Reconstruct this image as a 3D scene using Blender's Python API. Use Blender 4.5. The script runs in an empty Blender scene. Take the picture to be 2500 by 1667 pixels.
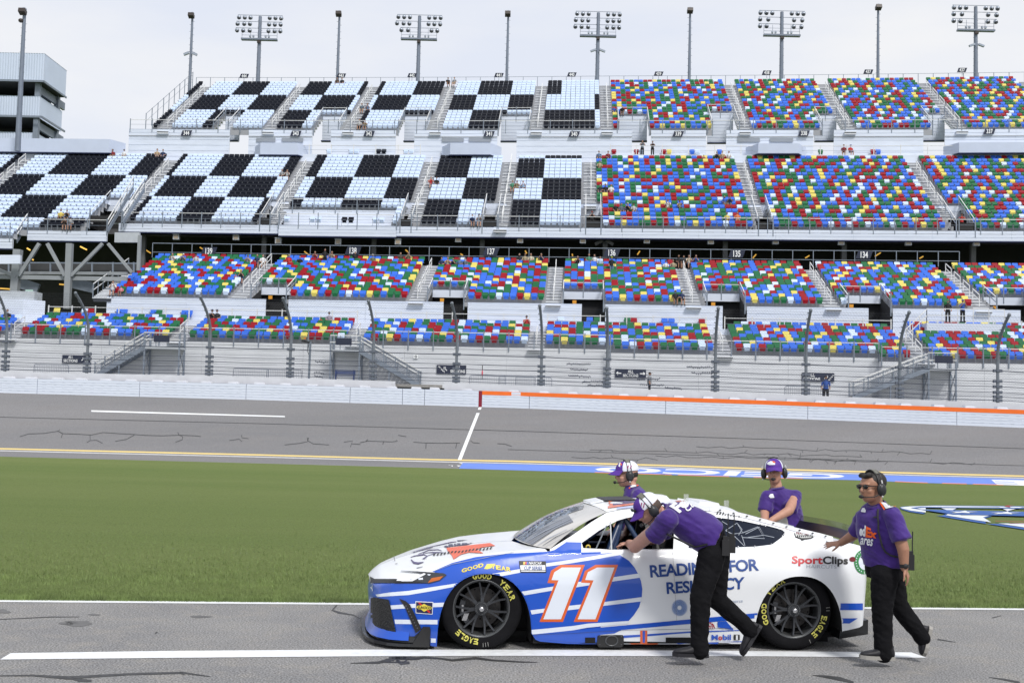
import bpy, bmesh, math, random
import numpy as np
from mathutils import Vector, Matrix
from mathutils.bvhtree import BVHTree
from mathutils.geometry import delaunay_2d_cdt

random.seed(7)
rng = np.random.default_rng(7)
SC = bpy.context.scene
COL = SC.collection

# ------------------------------------------------------------------ camera
FPX = 2900.0          # focal length in pixels of the 2500 px wide photograph
CAMH = 2.02
ROLL = 0.0235
CX, CY, HORY = 1250.0, 833.5, 1015.0
_pit = math.atan((HORY - CY) / FPX * math.cos(ROLL))
FW = np.array([0, math.cos(_pit), math.sin(_pit)])
_r0 = np.array([1.0, 0, 0]); _u0 = np.cross(_r0, FW)
RT = _r0 * math.cos(ROLL) + _u0 * math.sin(ROLL)
UP = -_r0 * math.sin(ROLL) + _u0 * math.cos(ROLL)
CAMP = np.array([0, 0, CAMH])
cam_data = bpy.data.cameras.new("camera")
cam = bpy.data.objects.new("camera", cam_data)
COL.objects.link(cam)
cam_data.sensor_width = 36.0
cam_data.lens = FPX / 2500.0 * 36.0
cam_data.clip_start = 0.1
cam_data.clip_end = 4000
m = Matrix.Identity(4)
for i in range(3):
    m[i][0] = RT[i]; m[i][1] = UP[i]; m[i][2] = -FW[i]; m[i][3] = CAMP[i]
cam.matrix_world = m
SC.camera = cam

# ------------------------------------------------------------------ light
SUN_EL, SUN_AZ = math.radians(50), math.radians(152)   # azimuth measured clockwise from +Y
world = bpy.data.worlds.new("World")
SC.world = world
world.use_nodes = True
wn = world.node_tree.nodes; wl = world.node_tree.links
wn.clear()
w_out = wn.new("ShaderNodeOutputWorld")
w_bg = wn.new("ShaderNodeBackground"); w_bg.inputs[1].default_value = 0.10
w_sky = wn.new("ShaderNodeTexSky"); w_sky.sky_type = 'NISHITA'; w_sky.sun_disc = False
w_sky.sun_elevation = SUN_EL; w_sky.sun_rotation = SUN_AZ
w_bg2 = wn.new("ShaderNodeBackground"); w_bg2.inputs[1].default_value = 0.88
w_mix = wn.new("ShaderNodeMixShader")
w_tc = wn.new("ShaderNodeTexCoord")
w_map = wn.new("ShaderNodeMapping"); w_map.inputs['Scale'].default_value = (1.2, 1.2, 4.5)
w_n = wn.new("ShaderNodeTexNoise"); w_n.inputs['Scale'].default_value = 2.2; w_n.inputs['Detail'].default_value = 6
w_n.inputs['Roughness'].default_value = 0.52
w_r = wn.new("ShaderNodeValToRGB")
w_r.color_ramp.elements[0].position = 0.36; w_r.color_ramp.elements[0].color = (0.79, 0.83, 0.93, 1)
w_r.color_ramp.elements[1].position = 0.66; w_r.color_ramp.elements[1].color = (0.93, 0.93, 0.94, 1)
wl.new(w_tc.outputs['Generated'], w_map.inputs[0]); wl.new(w_map.outputs[0], w_n.inputs[0])
wl.new(w_n.outputs[0], w_r.inputs[0]); wl.new(w_r.outputs[0], w_bg2.inputs[0])
wl.new(w_sky.outputs[0], w_bg.inputs[0])
w_mix.inputs[0].default_value = 0.93
wl.new(w_bg.outputs[0], w_mix.inputs[1]); wl.new(w_bg2.outputs[0], w_mix.inputs[2])
wl.new(w_mix.outputs[0], w_out.inputs[0])

sun_d = bpy.data.lights.new("sun", 'SUN'); sun_d.energy = 2.5; sun_d.angle = math.radians(10.0)
sun_d.color = (1.0, 0.965, 0.91)
sun = bpy.data.objects.new("sun", sun_d); COL.objects.link(sun)
_sd = Vector((math.sin(SUN_AZ) * math.cos(SUN_EL), math.cos(SUN_AZ) * math.cos(SUN_EL), math.sin(SUN_EL)))
sun.rotation_euler = _sd.to_track_quat('Z', 'Y').to_euler()
sun.location = (0, 0, 60)
SC.view_settings.view_transform = 'Standard'
SC.view_settings.look = 'None'
SC.view_settings.exposure = 0.22
SC.view_settings.gamma = 1.0

# ------------------------------------------------------------------ measuring helpers
def ray(px, py):
    d = FW * FPX + RT * (px - CX) + UP * (CY - py)
    return d / np.linalg.norm(d)
def at_y(px, py, Y):
    d = ray(px, py); return CAMP + d * (Y / d[1])
def at_z(px, py, Z):
    d = ray(px, py); return CAMP + d * ((Z - CAMH) / d[2])
def proj(p):
    d = np.asarray(p, float) - CAMP; z = d @ FW
    return CX + FPX * (d @ RT) / z, CY - FPX * (d @ UP) / z
def on_plane(px, py, P0, N):
    d = ray(px, py); return CAMP + d * (((P0 - CAMP) @ N) / (d @ N))

# ------------------------------------------------------------------ materials
MATS = {}
def lin(c):
    if isinstance(c, str):
        c = [int(c[i:i + 2], 16) / 255 for i in (0, 2, 4)]
        c = [x / 12.92 if x <= .04045 else ((x + .055) / 1.055) ** 2.4 for x in c]
    return tuple(c)
def mat(name, color, rough=0.5, metal=0.0, noise=None, bump=None, coat=0.0, spec=0.5, emit=None, alpha=None, trans=0.0, sheen=0.0, stretch=None):
    """noise = (scale, amount[, detail]) value variation, bump = (scale, strength[, distance])"""
    if name in MATS: return MATS[name]
    M = bpy.data.materials.new(name); M.use_nodes = True
    nt = M.node_tree; N = nt.nodes; L = nt.links
    b = N["Principled BSDF"]
    c = lin(color)
    b.inputs['Base Color'].default_value = (*c, 1)
    b.inputs['Roughness'].default_value = rough
    b.inputs['Metallic'].default_value = metal
    b.inputs['Specular IOR Level'].default_value = spec
    if coat: b.inputs['Coat Weight'].default_value = coat; b.inputs['Coat Roughness'].default_value = 0.06
    if trans: b.inputs['Transmission Weight'].default_value = trans
    if sheen: b.inputs['Sheen Weight'].default_value = sheen
    if alpha is not None: b.inputs['Alpha'].default_value = alpha
    if emit: b.inputs['Emission Color'].default_value = (*lin(emit[0]), 1); b.inputs['Emission Strength'].default_value = emit[1]
    if noise or bump:
        tc = N.new("ShaderNodeTexCoord")
        src = tc.outputs['Object']
        if stretch:
            mp = N.new("ShaderNodeMapping"); mp.inputs['Scale'].default_value = stretch
            L.new(src, mp.inputs[0]); src = mp.outputs[0]
    if noise:
        n = N.new("ShaderNodeTexNoise"); n.inputs['Scale'].default_value = noise[0]
        n.inputs['Detail'].default_value = noise[2] if len(noise) > 2 else 4
        L.new(src, n.inputs[0])
        mr = N.new("ShaderNodeMapRange"); mr.inputs[1].default_value = .3; mr.inputs[2].default_value = .7
        mr.inputs[3].default_value = 1 - noise[1]; mr.inputs[4].default_value = 1 + noise[1]
        L.new(n.outputs[0], mr.inputs[0])
        mx = N.new("ShaderNodeMix"); mx.data_type = 'RGBA'; mx.blend_type = 'MULTIPLY'; mx.inputs[0].default_value = 1
        mx.inputs[6].default_value = (*c, 1)
        L.new(mr.outputs[0], mx.inputs[7]); L.new(mx.outputs[2], b.inputs['Base Color'])
    if bump:
        n2 = N.new("ShaderNodeTexNoise"); n2.inputs['Scale'].default_value = bump[0]; n2.inputs['Detail'].default_value = 4
        L.new(src, n2.inputs[0])
        bp = N.new("ShaderNodeBump"); bp.inputs['Strength'].default_value = bump[1]
        bp.inputs['Distance'].default_value = bump[2] if len(bump) > 2 else 0.01
        L.new(n2.outputs[0], bp.inputs['Height']); L.new(bp.outputs[0], b.inputs['Normal'])
    MATS[name] = M
    return M

# ------------------------------------------------------------------ mesh builder
class MB:
    def __init__(s): s.v = []; s.f = []; s.m = []; s.sm = []
    def add(s, vs, fs, mi=0, smooth=False):
        o = len(s.v); s.v.extend([tuple(map(float, p)) for p in vs])
        for f in fs: s.f.append(tuple(i + o for i in f)); s.m.append(mi); s.sm.append(smooth)
        return s
    def box(s, a, b, mi=0):
        x0, y0, z0 = a; x1, y1, z1 = b
        vs = [(x0,y0,z0),(x1,y0,z0),(x1,y1,z0),(x0,y1,z0),(x0,y0,z1),(x1,y0,z1),(x1,y1,z1),(x0,y1,z1)]
        return s.add(vs, [(0,3,2,1),(4,5,6,7),(0,1,5,4),(1,2,6,5),(2,3,7,6),(3,0,4,7)], mi)
    def obox(s, c, ax, ay, az, mi=0):
        """box at centre c with half-axis vectors"""
        c, ax, ay, az = [np.asarray(q, float) for q in (c, ax, ay, az)]
        vs = [c + i*ax + j*ay + k*az for k in (-1,1) for j in (-1,1) for i in (-1,1)]
        return s.add(vs, [(0,2,3,1),(4,5,7,6),(0,1,5,4),(1,3,7,5),(3,2,6,7),(2,0,4,6)], mi)
    def beam(s, p, q, w, h=None, mi=0, up=(0,0,1)):
        p = np.asarray(p, float); q = np.asarray(q, float); h = h or w
        d = q - p; L = np.linalg.norm(d)
        if L < 1e-9: return s
        d /= L; u = np.asarray(up, float)
        a = np.cross(d, u)
        if np.linalg.norm(a) < 1e-3: a = np.cross(d, (1, 0, 0))
        a /= np.linalg.norm(a); b = np.cross(a, d)
        return s.obox((p + q) / 2, d * L / 2, a * w / 2, b * h / 2, mi)
    def tube(s, pts, r, n=8, mi=0, caps=True, smooth=True):
        pts = [np.asarray(p, float) for p in pts]
        R = r if hasattr(r, '__len__') else [r] * len(pts)
        rings = []; prev = None
        for i, p in enumerate(pts):
            d = pts[min(i+1, len(pts)-1)] - pts[max(i-1, 0)]; d = d / (np.linalg.norm(d) + 1e-12)
            if prev is None:
                a = np.cross(d, (0, 0, 1));
                if np.linalg.norm(a) < 1e-3: a = np.cross(d, (1, 0, 0))
            else: a = prev - d * (prev @ d)
            a /= np.linalg.norm(a); prev = a; b = np.cross(d, a)
            rings.append([p + R[i]*(math.cos(t)*a + math.sin(t)*b) for t in [2*math.pi*k/n for k in range(n)]])
        vs = [q for rg in rings for q in rg]
        fs = [(i*n+k, i*n+(k+1)%n, (i+1)*n+(k+1)%n, (i+1)*n+k) for i in range(len(pts)-1) for k in range(n)]
        s.add(vs, fs, mi, smooth)
        if caps:
            s.add(rings[0], [tuple(range(n))[::-1]], mi); s.add(rings[-1], [tuple(range(n))], mi)
        return s
    def quad(s, a, b, c, d, mi=0): return s.add([a,b,c,d], [(0,1,2,3)], mi)
    def grid(s, P, mi=0, smooth=True, flip=False):
        n = len(P); k = len(P[0])
        vs = [q for r in P for q in r]
        fs = [(i*k+j, i*k+j+1, (i+1)*k+j+1, (i+1)*k+j) for i in range(n-1) for j in range(k-1)]
        if flip: fs = [f[::-1] for f in fs]
        return s.add(vs, fs, mi, smooth)
    def ell(s, c, r, n=12, k=8, mi=0, M=None):
        vs = []; c = np.asarray(c, float)
        for i in range(k+1):
            t = math.pi*i/k
            for j in range(n):
                p = 2*math.pi*j/n
                q = np.array([r[0]*math.sin(t)*math.cos(p), r[1]*math.sin(t)*math.sin(p), r[2]*math.cos(t)])
                if M is not None: q = M @ q
                vs.append(c + q)
        fs = [(i*n+j, (i+1)*n+j, (i+1)*n+(j+1)%n, i*n+(j+1)%n) for i in range(k) for j in range(n)]
        return s.add(vs, fs, mi, True)
    def prism(s, poly, d, mi=0):
        """poly: list of 3D points, extruded by vector d"""
        poly = [np.asarray(p, float) for p in poly]; d = np.asarray(d, float); n = len(poly)
        vs = poly + [p + d for p in poly]
        fs = [tuple(range(n))[::-1], tuple(range(n, 2*n))] + [(i, (i+1)%n, n+(i+1)%n, n+i) for i in range(n)]
        return s.add(vs, fs, mi)
    def mesh(s, name, mats):
        me = bpy.data.meshes.new(name)
        me.from_pydata(s.v, [], s.f)
        for mm in (mats if isinstance(mats, (list, tuple)) else [mats]): me.materials.append(mm)
        me.polygons.foreach_set('material_index', s.m)
        me.polygons.foreach_set('use_smooth', s.sm)
        me.update()
        return me
    def build(s, name, mats, parent=None, **k):
        return obj(name, s.mesh(name, mats), parent, **k)

def obj(name, me, parent=None, label=None, cat=None, group=None, kind=None, loc=None, M=None):
    o = bpy.data.objects.new(name, me); COL.objects.link(o)
    if parent is not None: o.parent = parent
    if loc is not None: o.location = loc
    if M is not None: o.matrix_local = M
    tag(o, label, cat, group, kind)
    return o
def tag(o, label=None, cat=None, group=None, kind=None):
    if label: o['label'] = label
    if cat: o['category'] = cat
    if group: o['group'] = group
    if kind: o['kind'] = kind
def empty(name, loc=(0, 0, 0), rz=0.0, **k):
    o = bpy.data.objects.new(name, None); COL.objects.link(o)
    o.location = loc; o.rotation_euler = (0, 0, rz)
    tag(o, **k); return o
def copy_thing(root, loc=None, rz=None, **k):
    r = root.copy(); COL.objects.link(r)
    if loc is not None: r.location = loc
    if rz is not None: r.rotation_euler = (0, 0, rz)
    tag(r, **k)
    for ch in list(root.children):
        c = ch.copy(); COL.objects.link(c); c.parent = r
        for g in ch.children:
            d = g.copy(); COL.objects.link(d); d.parent = c
    return r
def lerp(xs, ys, x): return float(np.interp(x, xs, ys))
def ilerp(xs, ys, x):
    if x < xs[0]: return ys[0] + (x-xs[0])*(ys[1]-ys[0])/(xs[1]-xs[0])
    if x > xs[-1]: return ys[-1] + (x-xs[-1])*(ys[-1]-ys[-2])/(xs[-1]-xs[-2])
    return float(np.interp(x, xs, ys))

# ---- text as a flat triangulated mesh in 2D
_tc = {}
def text2d(s, offset=0.0, shear=0.0, spacing=1.0):
    key = (s, offset, shear, spacing)
    if key in _tc: return _tc[key]
    cu = bpy.data.curves.new("lettering", 'FONT'); cu.body = s; cu.offset = offset; cu.shear = shear
    cu.space_character = spacing; cu.resolution_u = 3; cu.fill_mode = 'FRONT'
    o = bpy.data.objects.new("lettering", cu); COL.objects.link(o)
    bpy.context.view_layer.update()
    me = bpy.data.meshes.new_from_object(o.evaluated_get(bpy.context.evaluated_depsgraph_get()))
    V = np.array([v.co[:2] for v in me.vertices]) if len(me.vertices) else np.zeros((0, 2))
    Fc = [tuple(p.vertices) for p in me.polygons]
    bpy.data.objects.remove(o); bpy.data.curves.remove(cu); bpy.data.meshes.remove(me)
    if len(V):
        V = V - V.min(0); h = V.max(0); V = V / h      # normalised 0..1 both ways
        asp = h[0] / h[1]
    else: asp = 1
    _tc[key] = (V, Fc, asp)
    return _tc[key]
def fill2d(outer, holes=()):
    """triangulate polygon with holes"""
    pts = [Vector(p) for p in outer]; fs = [list(range(len(outer)))]
    edges = []
    n0 = 0
    loops = [outer] + list(holes); allp = []; E = []
    for lp in loops:
        o = len(allp); allp += [Vector(p) for p in lp]; E += [(o+i, o+(i+1) % len(lp)) for i in range(len(lp))]
    r = delaunay_2d_cdt(allp, E, [], 0, 1e-6)
    V = np.array([tuple(v) for v in r[0]]); T = [tuple(t) for t in r[2]]
    def inside(p, lp):
        c = False; n = len(lp)
        for i in range(n):
            x1, y1 = lp[i]; x2, y2 = lp[(i+1) % n]
            if (y1 > p[1]) != (y2 > p[1]) and p[0] < (x2-x1)*(p[1]-y1)/(y2-y1)+x1: c = not c
        return c
    out = []
    for t in T:
        c = V[list(t)].mean(0)
        if inside(c, outer) and not any(inside(c, h) for h in holes): out.append(t)
    return V, out
def subdiv2d(V, Fc, cell):
    """cut a flat mesh along a grid of the given cell size"""
    bm = bmesh.new()
    vs = [bm.verts.new((p[0], p[1], 0)) for p in V]
    for f in Fc:
        try: bm.faces.new([vs[i] for i in f])
        except ValueError: pass
    mn = np.min(V, 0); mx = np.max(V, 0)
    for ax in (0, 1):
        c = cell[ax] if hasattr(cell, '__len__') else cell
        k = math.floor(mn[ax]/c) + 1
        while k*c < mx[ax]:
            co = [0, 0, 0]; no = [0, 0, 0]; co[ax] = k*c; no[ax] = 1
            bmesh.ops.bisect_plane(bm, geom=bm.verts[:]+bm.edges[:]+bm.faces[:], plane_co=co, plane_no=no, dist=1e-7)
            k += 1
    bmesh.ops.triangulate(bm, faces=bm.faces[:])
    bm.verts.ensure_lookup_table()
    for i, v in enumerate(bm.verts): v.index = i
    V2 = np.array([v.co[:2] for v in bm.verts]); F2 = [tuple(v.index for v in f.verts) for f in bm.faces]
    bm.free(); return V2, F2
def apply_mod(o, name, typ, **k):
    md = o.modifiers.new(name, typ)
    for a, b in k.items(): setattr(md, a, b)
    dg = bpy.context.evaluated_depsgraph_get()
    me = bpy.data.meshes.new_from_object(o.evaluated_get(dg))
    o.modifiers.clear(); old = o.data; o.data = me
    if old.users == 0: bpy.data.meshes.remove(old)
    return o
# ================================================================== GROUND
def curve_pts(xs, ys, ds, sx):
    out = []
    for x in sx:
        out.append(at_y(x, ilerp(xs, ys, x), ilerp(xs, ds, x)))
    return np.array(out)
SX = list(range(-900, 3501, 50))
XS = [0, 625, 1250, 1875, 2500]
_gfx = [0, 1060, 1260, 1500, 1640, 1850, 2100, 2260, 2500]
_gfy = [1114, 1142, 1148, 1155, 1159.4, 1166, 1172.4, 1179, 1185.5]
_l1y = [(0, 1101), (625, 1116), (1060, 1127.7), (1260, 1131.6), (1640, 1142.4), (1850, 1150), (2260, 1161.5), (2500, 1168)]
GFd = [ilerp([0, 1250, 2500], [67, 65, 60], x) for x in _gfx]
C_gf = curve_pts(_gfx, _gfy, GFd, SX)
_lx = [a for a, b in _l1y]; _ly = [b for a, b in _l1y]
LD = [ilerp([0, 1250, 2500], [70, 68, 63], x) for x in _lx]
C_l1 = curve_pts(_lx, _ly, LD, SX)
C_tb = curve_pts(_lx, [y - 9.5 for y in _ly], [d + 1.0 for d in LD], SX)
WBx, WBy = XS, [958.6, 976, 995.6, 1019.7, 1044]
WBd = [80.5, 79, 77, 74, 70.5]
C_wb = curve_pts(WBx, WBy, WBd, SX)
def strip(A, B, n=1, crown=0.0):
    P = []
    for t in np.linspace(0, 1, n+1):
        P.append([a*(1-t) + b*t + np.array([0, 0, crown*math.sin(math.pi*t)]) for a, b in zip(A, B)])
    return P
def bvh_of(*obs):
    V = []; Fc = []
    for o in obs:
        k = len(V); mw = o.matrix_world
        V += [mw @ v.co for v in o.data.vertices]
        Fc += [[i+k for i in p.vertices] for p in o.data.polygons]
    return BVHTree.FromPolygons(V, Fc)
def cast_mesh(V, Fc, bvh, off, maxd=500.0, nflip=True, far=0.6):
    """flat px-space mesh laid on the surface the bvh describes, off metres proud of it"""
    P = []; ok = []
    for (x, y) in V:
        d = ray(x, y); h = bvh.ray_cast(Vector(CAMP), Vector(d), maxd)
        if h[0] is None: P.append((0, 0, 0)); ok.append(False); continue
        n = h[1]
        if n.dot(Vector(d)) > 0: n = -n
        P.append(tuple(h[0] + n*off)); ok.append(True)
    out = []
    for f in Fc:
        if not all(ok[i] for i in f): continue
        q = [np.array(P[i]) for i in f]
        if max(np.linalg.norm(q[i]-q[i-1]) for i in range(len(q))) > far: continue
        out.append(f)
    used = sorted({i for f in out for i in f}); mp = {u: i for i, u in enumerate(used)}
    return [P[u] for u in used], [tuple(mp[i] for i in f) for f in out]
def decal(name, polys, material, bvh, off, parent=None, cell=8, far=0.6, holes=(), inv=None, **k):
    mb = MB()
    for poly in polys:
        V, T = fill2d(poly, holes)
        V, T = subdiv2d(V, T, cell)
        P, Fc = cast_mesh(V, T, bvh, off, far=far)
        if inv is not None: P = [tuple(inv @ Vector(p)) for p in P]
        # face the camera
        mb.add(P, Fc, 0, True)
    if not mb.v: return None
    return mb.build(name, material, parent, **k)
def quadmap(V, Q):
    """unit square -> px quad (bl, br, tr, tl)"""
    Q = np.array(Q, float); out = []
    for (u, v) in V: out.append((1-u)*(1-v)*Q[0] + u*(1-v)*Q[1] + u*v*Q[2] + (1-u)*v*Q[3])
    return np.array(out)
def text_decal(name, s, Q, material, bvh, off, parent=None, cell=6, offset=0.0, shear=0.0, spacing=1.0, far=.6, inv=None, **k):
    V, Fc, a = text2d(s, offset, shear, spacing)
    if not len(V): return None
    V = quadmap(V, Q); V, T = subdiv2d(V, Fc, cell)
    P, Fc = cast_mesh(V, T, bvh, off, far=far)
    if inv is not None: P = [tuple(inv @ Vector(p)) for p in P]
    if not P: return None
    return MB().add(P, Fc, 0, True).build(name, material, parent, **k)

# --- materials for the ground
def ground_mat(name, c1, c2, c3, scales, rough=.95, bumps=(60, .4, .01), stretch=(1, 1, 1), spec=.3, fa=.38):
    M = bpy.data.materials.new(name); M.use_nodes = True; N = M.node_tree.nodes; L = M.node_tree.links
    b = N["Principled BSDF"]; b.inputs['Roughness'].default_value = rough; b.inputs['Specular IOR Level'].default_value = spec
    tc = N.new("ShaderNodeTexCoord"); mp = N.new("ShaderNodeMapping"); mp.inputs['Scale'].default_value = stretch
    L.new(tc.outputs['Object'], mp.inputs[0])
    def nz(sc, det, src, ro=.6):
        n = N.new("ShaderNodeTexNoise"); n.inputs['Scale'].default_value = sc; n.inputs['Detail'].default_value = det
        n.inputs['Roughness'].default_value = ro; L.new(src, n.inputs[0]); return n.outputs[0]
    def ramp(src, a, bb, ca, cb):
        r = N.new("ShaderNodeValToRGB"); r.color_ramp.elements[0].position = a; r.color_ramp.elements[1].position = bb
        r.color_ramp.elements[0].color = (*ca, 1); r.color_ramp.elements[1].color = (*cb, 1); L.new(src, r.inputs[0]); return r.outputs[0]
    big = ramp(nz(scales[0], 5, mp.outputs[0]), .35, .65, c1, c2)
    mid = nz(scales[1], 6, mp.outputs[0], .7)
    fine = nz(scales[2], 2, tc.outputs['Object'])
    mx = N.new("ShaderNodeMix"); mx.data_type = 'RGBA'; L.new(ramp(mid, .48, .72, (0, 0, 0), (1, 1, 1)), mx.inputs[0])
    L.new(big, mx.inputs[6]); mx.inputs[7].default_value = (*c3, 1)
    mr = N.new("ShaderNodeMapRange"); mr.inputs[1].default_value = .25; mr.inputs[2].default_value = .75
    mr.inputs[3].default_value = 1-fa; mr.inputs[4].default_value = 1+fa; L.new(fine, mr.inputs[0])
    m2 = N.new("ShaderNodeMix"); m2.data_type = 'RGBA'; m2.blend_type = 'MULTIPLY'; m2.inputs[0].default_value = 1
    L.new(mx.outputs[2], m2.inputs[6]); L.new(mr.outputs[0], m2.inputs[7]); L.new(m2.outputs[2], b.inputs['Base Color'])
    bp = N.new("ShaderNodeBump"); bp.inputs['Strength'].default_value = bumps[1]; bp.inputs['Distance'].default_value = bumps[2]
    L.new(nz(bumps[0], 3, tc.outputs['Object']), bp.inputs['Height']); L.new(bp.outputs[0], b.inputs['Normal'])
    MATS[name] = M; return M
m_asph = ground_mat("pit_asphalt", (.20, .20, .205), (.255, .252, .25), (.275, .262, .245), (.5, 3, 62), bumps=(75, .9, .012), fa=.85)
m_track = ground_mat("track_asphalt", (.17, .17, .178), (.20, .198, .205), (.19, .185, .187), (.12, .5, 30), stretch=(.35, 2.0, 1), bumps=(40, .2, .01))
m_grass = ground_mat("turf", (.136, .186, .056), (.165, .208, .070), (.150, .197, .063), (.10, .6, 34), stretch=(.16, 1.1, 1), bumps=(120, .9, .03), spec=.15)
m_paintw = mat("white_line_paint", (.72, .74, .76), .6, noise=(14, .10, 8))
m_painty = mat("yellow_line_paint", (.72, .55, .20), .6, noise=(20, .08))
m_paintb = mat("blue_apron_paint", (.13, .23, .66), .7, noise=(2.5, .10, 6), stretch=(.3, 2, 1))
m_paintr = mat("red_paint", (.42, .10, .13), .7, noise=(6, .1))
m_seal = mat("crack_sealant", (.045, .045, .048), .75, noise=(6, .25))
m_seal2 = mat("tar_on_pit_road", (.035, .035, .036), .6, noise=(9, .35, 8))

base = MB(); base.quad((-2500, -1500, -6), (2500, -1500, -6), (2500, 2500, -6), (-2500, 2500, -6))
base.build("ground", m_grass, kind='structure')
# pit road sheet: from behind the camera to the grass
gn = [at_z(x, ilerp([0, 1250, 2500], [1471, 1478.5, 1490], x), 0) for x in (-6000, 8500)]
gdir = (gn[1]-gn[0]); gdir /= np.linalg.norm(gdir)
def near_edge(t, off=0.0):   # t metres along from x=0
    p = at_z(1250, 1478.5, 0); nrm = np.array([-gdir[1], gdir[0], 0]); return p + gdir*t + nrm*off
pr = MB(); T = np.linspace(-60, 60, 61)
pr.grid([[near_edge(t, o) for t in T] for o in (-40, -20, -12, -8, -6, -4, -3, -2, -1, 0.0)], flip=False)
pit_road = pr.build("pit_road", m_asph, kind='structure')
# white edge line
wl_ = MB(); wl_.grid([[near_edge(t, o)+np.array([0, 0, .004]) for t in T] for o in (-.02, .12)])
wl_.build("edge_line", m_paintw, kind='structure')
# grass sheet
NE = np.array([near_edge(t, .12) for t in np.interp(SX, [SX[0], SX[-1]], [-55, 55])])
C_n = []
for i, p in enumerate(C_gf):   # nearest point along the near edge in the same line of sight
    d = np.array([p[0], p[1]]); px, py = proj(p)
    q = near_edge(0, .12); # intersection of the vertical plane through camera & p with near edge line
    a = np.array([gdir[:2], -d/np.linalg.norm(d)]).T; s = np.linalg.solve(a, -q[:2]); C_n.append(q + gdir*s[0])
C_n = np.array(C_n)
gr = MB()
rows = []
for t in [0, .012, .03, .06, .1, .15, .21, .28, .36, .45, .55, .65, .75, .85, .93, .97, 1]:
    e = t*t*(3-2*t)*.35 + t*.65
    rows.append([np.array([*(a*(1-t)+b*t)[:2], a[2]*(1-e)+b[2]*e + (-.015 if t == 0 else .02*(t < .02)) ]) for a, b in zip(C_n, C_gf)])
gr.grid(rows)
grass = gr.build("grass", m_grass, kind='structure')
ap = MB(); ap.grid(strip(C_gf + np.array([0, 0, -.01]), C_l1, 2)); 
apron = ap.build("track_apron", m_track, kind='structure')
tk = MB()
tk.grid(strip(C_l1, C_tb, 1)); 
bank = strip(C_tb, C_wb, 10)
tk.grid(bank)
track = tk.build("race_track", m_track, kind='structure')
bpy.context.view_layer.update()
bv_track = bvh_of(track, apron); bv_grass = bvh_of(grass); bv_pit = bvh_of(pit_road)
UPV = np.array([0, 0, 1.0])
def strip_obj(name, A, B, mt, off=.006):
    s = MB(); s.grid(strip(A + UPV*off, B + UPV*off, 1)); return s.build(name, mt, kind='structure')
# yellow and white lines
strip_obj("white_line", C_l1 + (C_gf-C_l1)*.02, C_l1 + (C_tb-C_l1)*.22, mat("dull_white_line", (.50, .50, .50), .7, noise=(3, .1)))
strip_obj("yellow_line", C_l1*.55 + C_tb*.45, C_l1*.2 + C_tb*.8, m_painty)
def px_strip(pts, w):
    """px polyline -> ribbon polygon of px width w"""
    pts = [np.array(p, float) for p in pts]; L = []; R = []
    for i, p in enumerate(pts):
        d = pts[min(i+1, len(pts)-1)] - pts[max(i-1, 0)]; d /= np.linalg.norm(d); n = np.array([-d[1], d[0]])
        ww = w[i] if hasattr(w, '__len__') else w
        L.append(tuple(p+n*ww/2)); R.append(tuple(p-n*ww/2))
    return L + R[::-1]
decal("start_finish_line", [[(1169, 993.9), (1176.4, 993.9), (1126.5, 1122.7), (1117.3, 1122.5)]], m_paintw, bv_track, .008, kind='structure')
decal("lane_dash", [[(223, 1001.4), (695, 1015.3), (696, 1018.2), (223, 1005)]], m_paintw, bv_track, .008, far=3, kind='structure', cell=30)
def px_at(C, x):   # px y of a ground curve at px x
    P = [proj(p) for p in C]; return float(np.interp(x, [p[0] for p in P], [p[1] for p in P]))
def band(xa, xb, f0, f1, n=40):
    X = np.linspace(xa, xb, n)
    lo = [(x, px_at(C_gf, x)*(1-f0) + px_at(C_l1, x)*f0) for x in X]; hi = [(x, px_at(C_gf, x)*(1-f1) + px_at(C_l1, x)*f1) for x in X]
    return lo + hi[::-1]
# slanted patches at the start line then the long blue advertising band
decal("apron_patch", [[(1089.3, 1142), (1101.5, 1129.5), (1111, 1129.6), (1101.5, 1142.4)]], m_paintw, bv_track, .007, kind='structure')
decal("apron_patch", [[(1101.5, 1142.4), (1111, 1129.6), (1119, 1129.8), (1109.5, 1142.6)]], m_paintr, bv_track, .007, kind='structure')
decal("apron_patch", [[(1109.5, 1142.6), (1119, 1129.8), (1129.5, 1130.2), (1120.5, 1143.3)]], m_paintw, bv_track, .007, kind='structure')
bb = band(1120.5, 2900, .02, .93)
bb[-1] = (1129.5, bb[-1][1])
decal("apron_band", [bb], m_paintb, bv_track, .007, cell=25, far=3, kind='structure')
decal("apron_edge_trim", [band(x0, x1, -.02, .07, 12) for x0, x1 in ((1452, 1640), (1655, 1780), (1840, 1960), (2185, 2265), (2300, 2360), (2375, 2450))], mat("orange_trim_paint", (.75, .22, .10), .7), bv_track, .011, cell=25, far=3, kind='structure')
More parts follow.
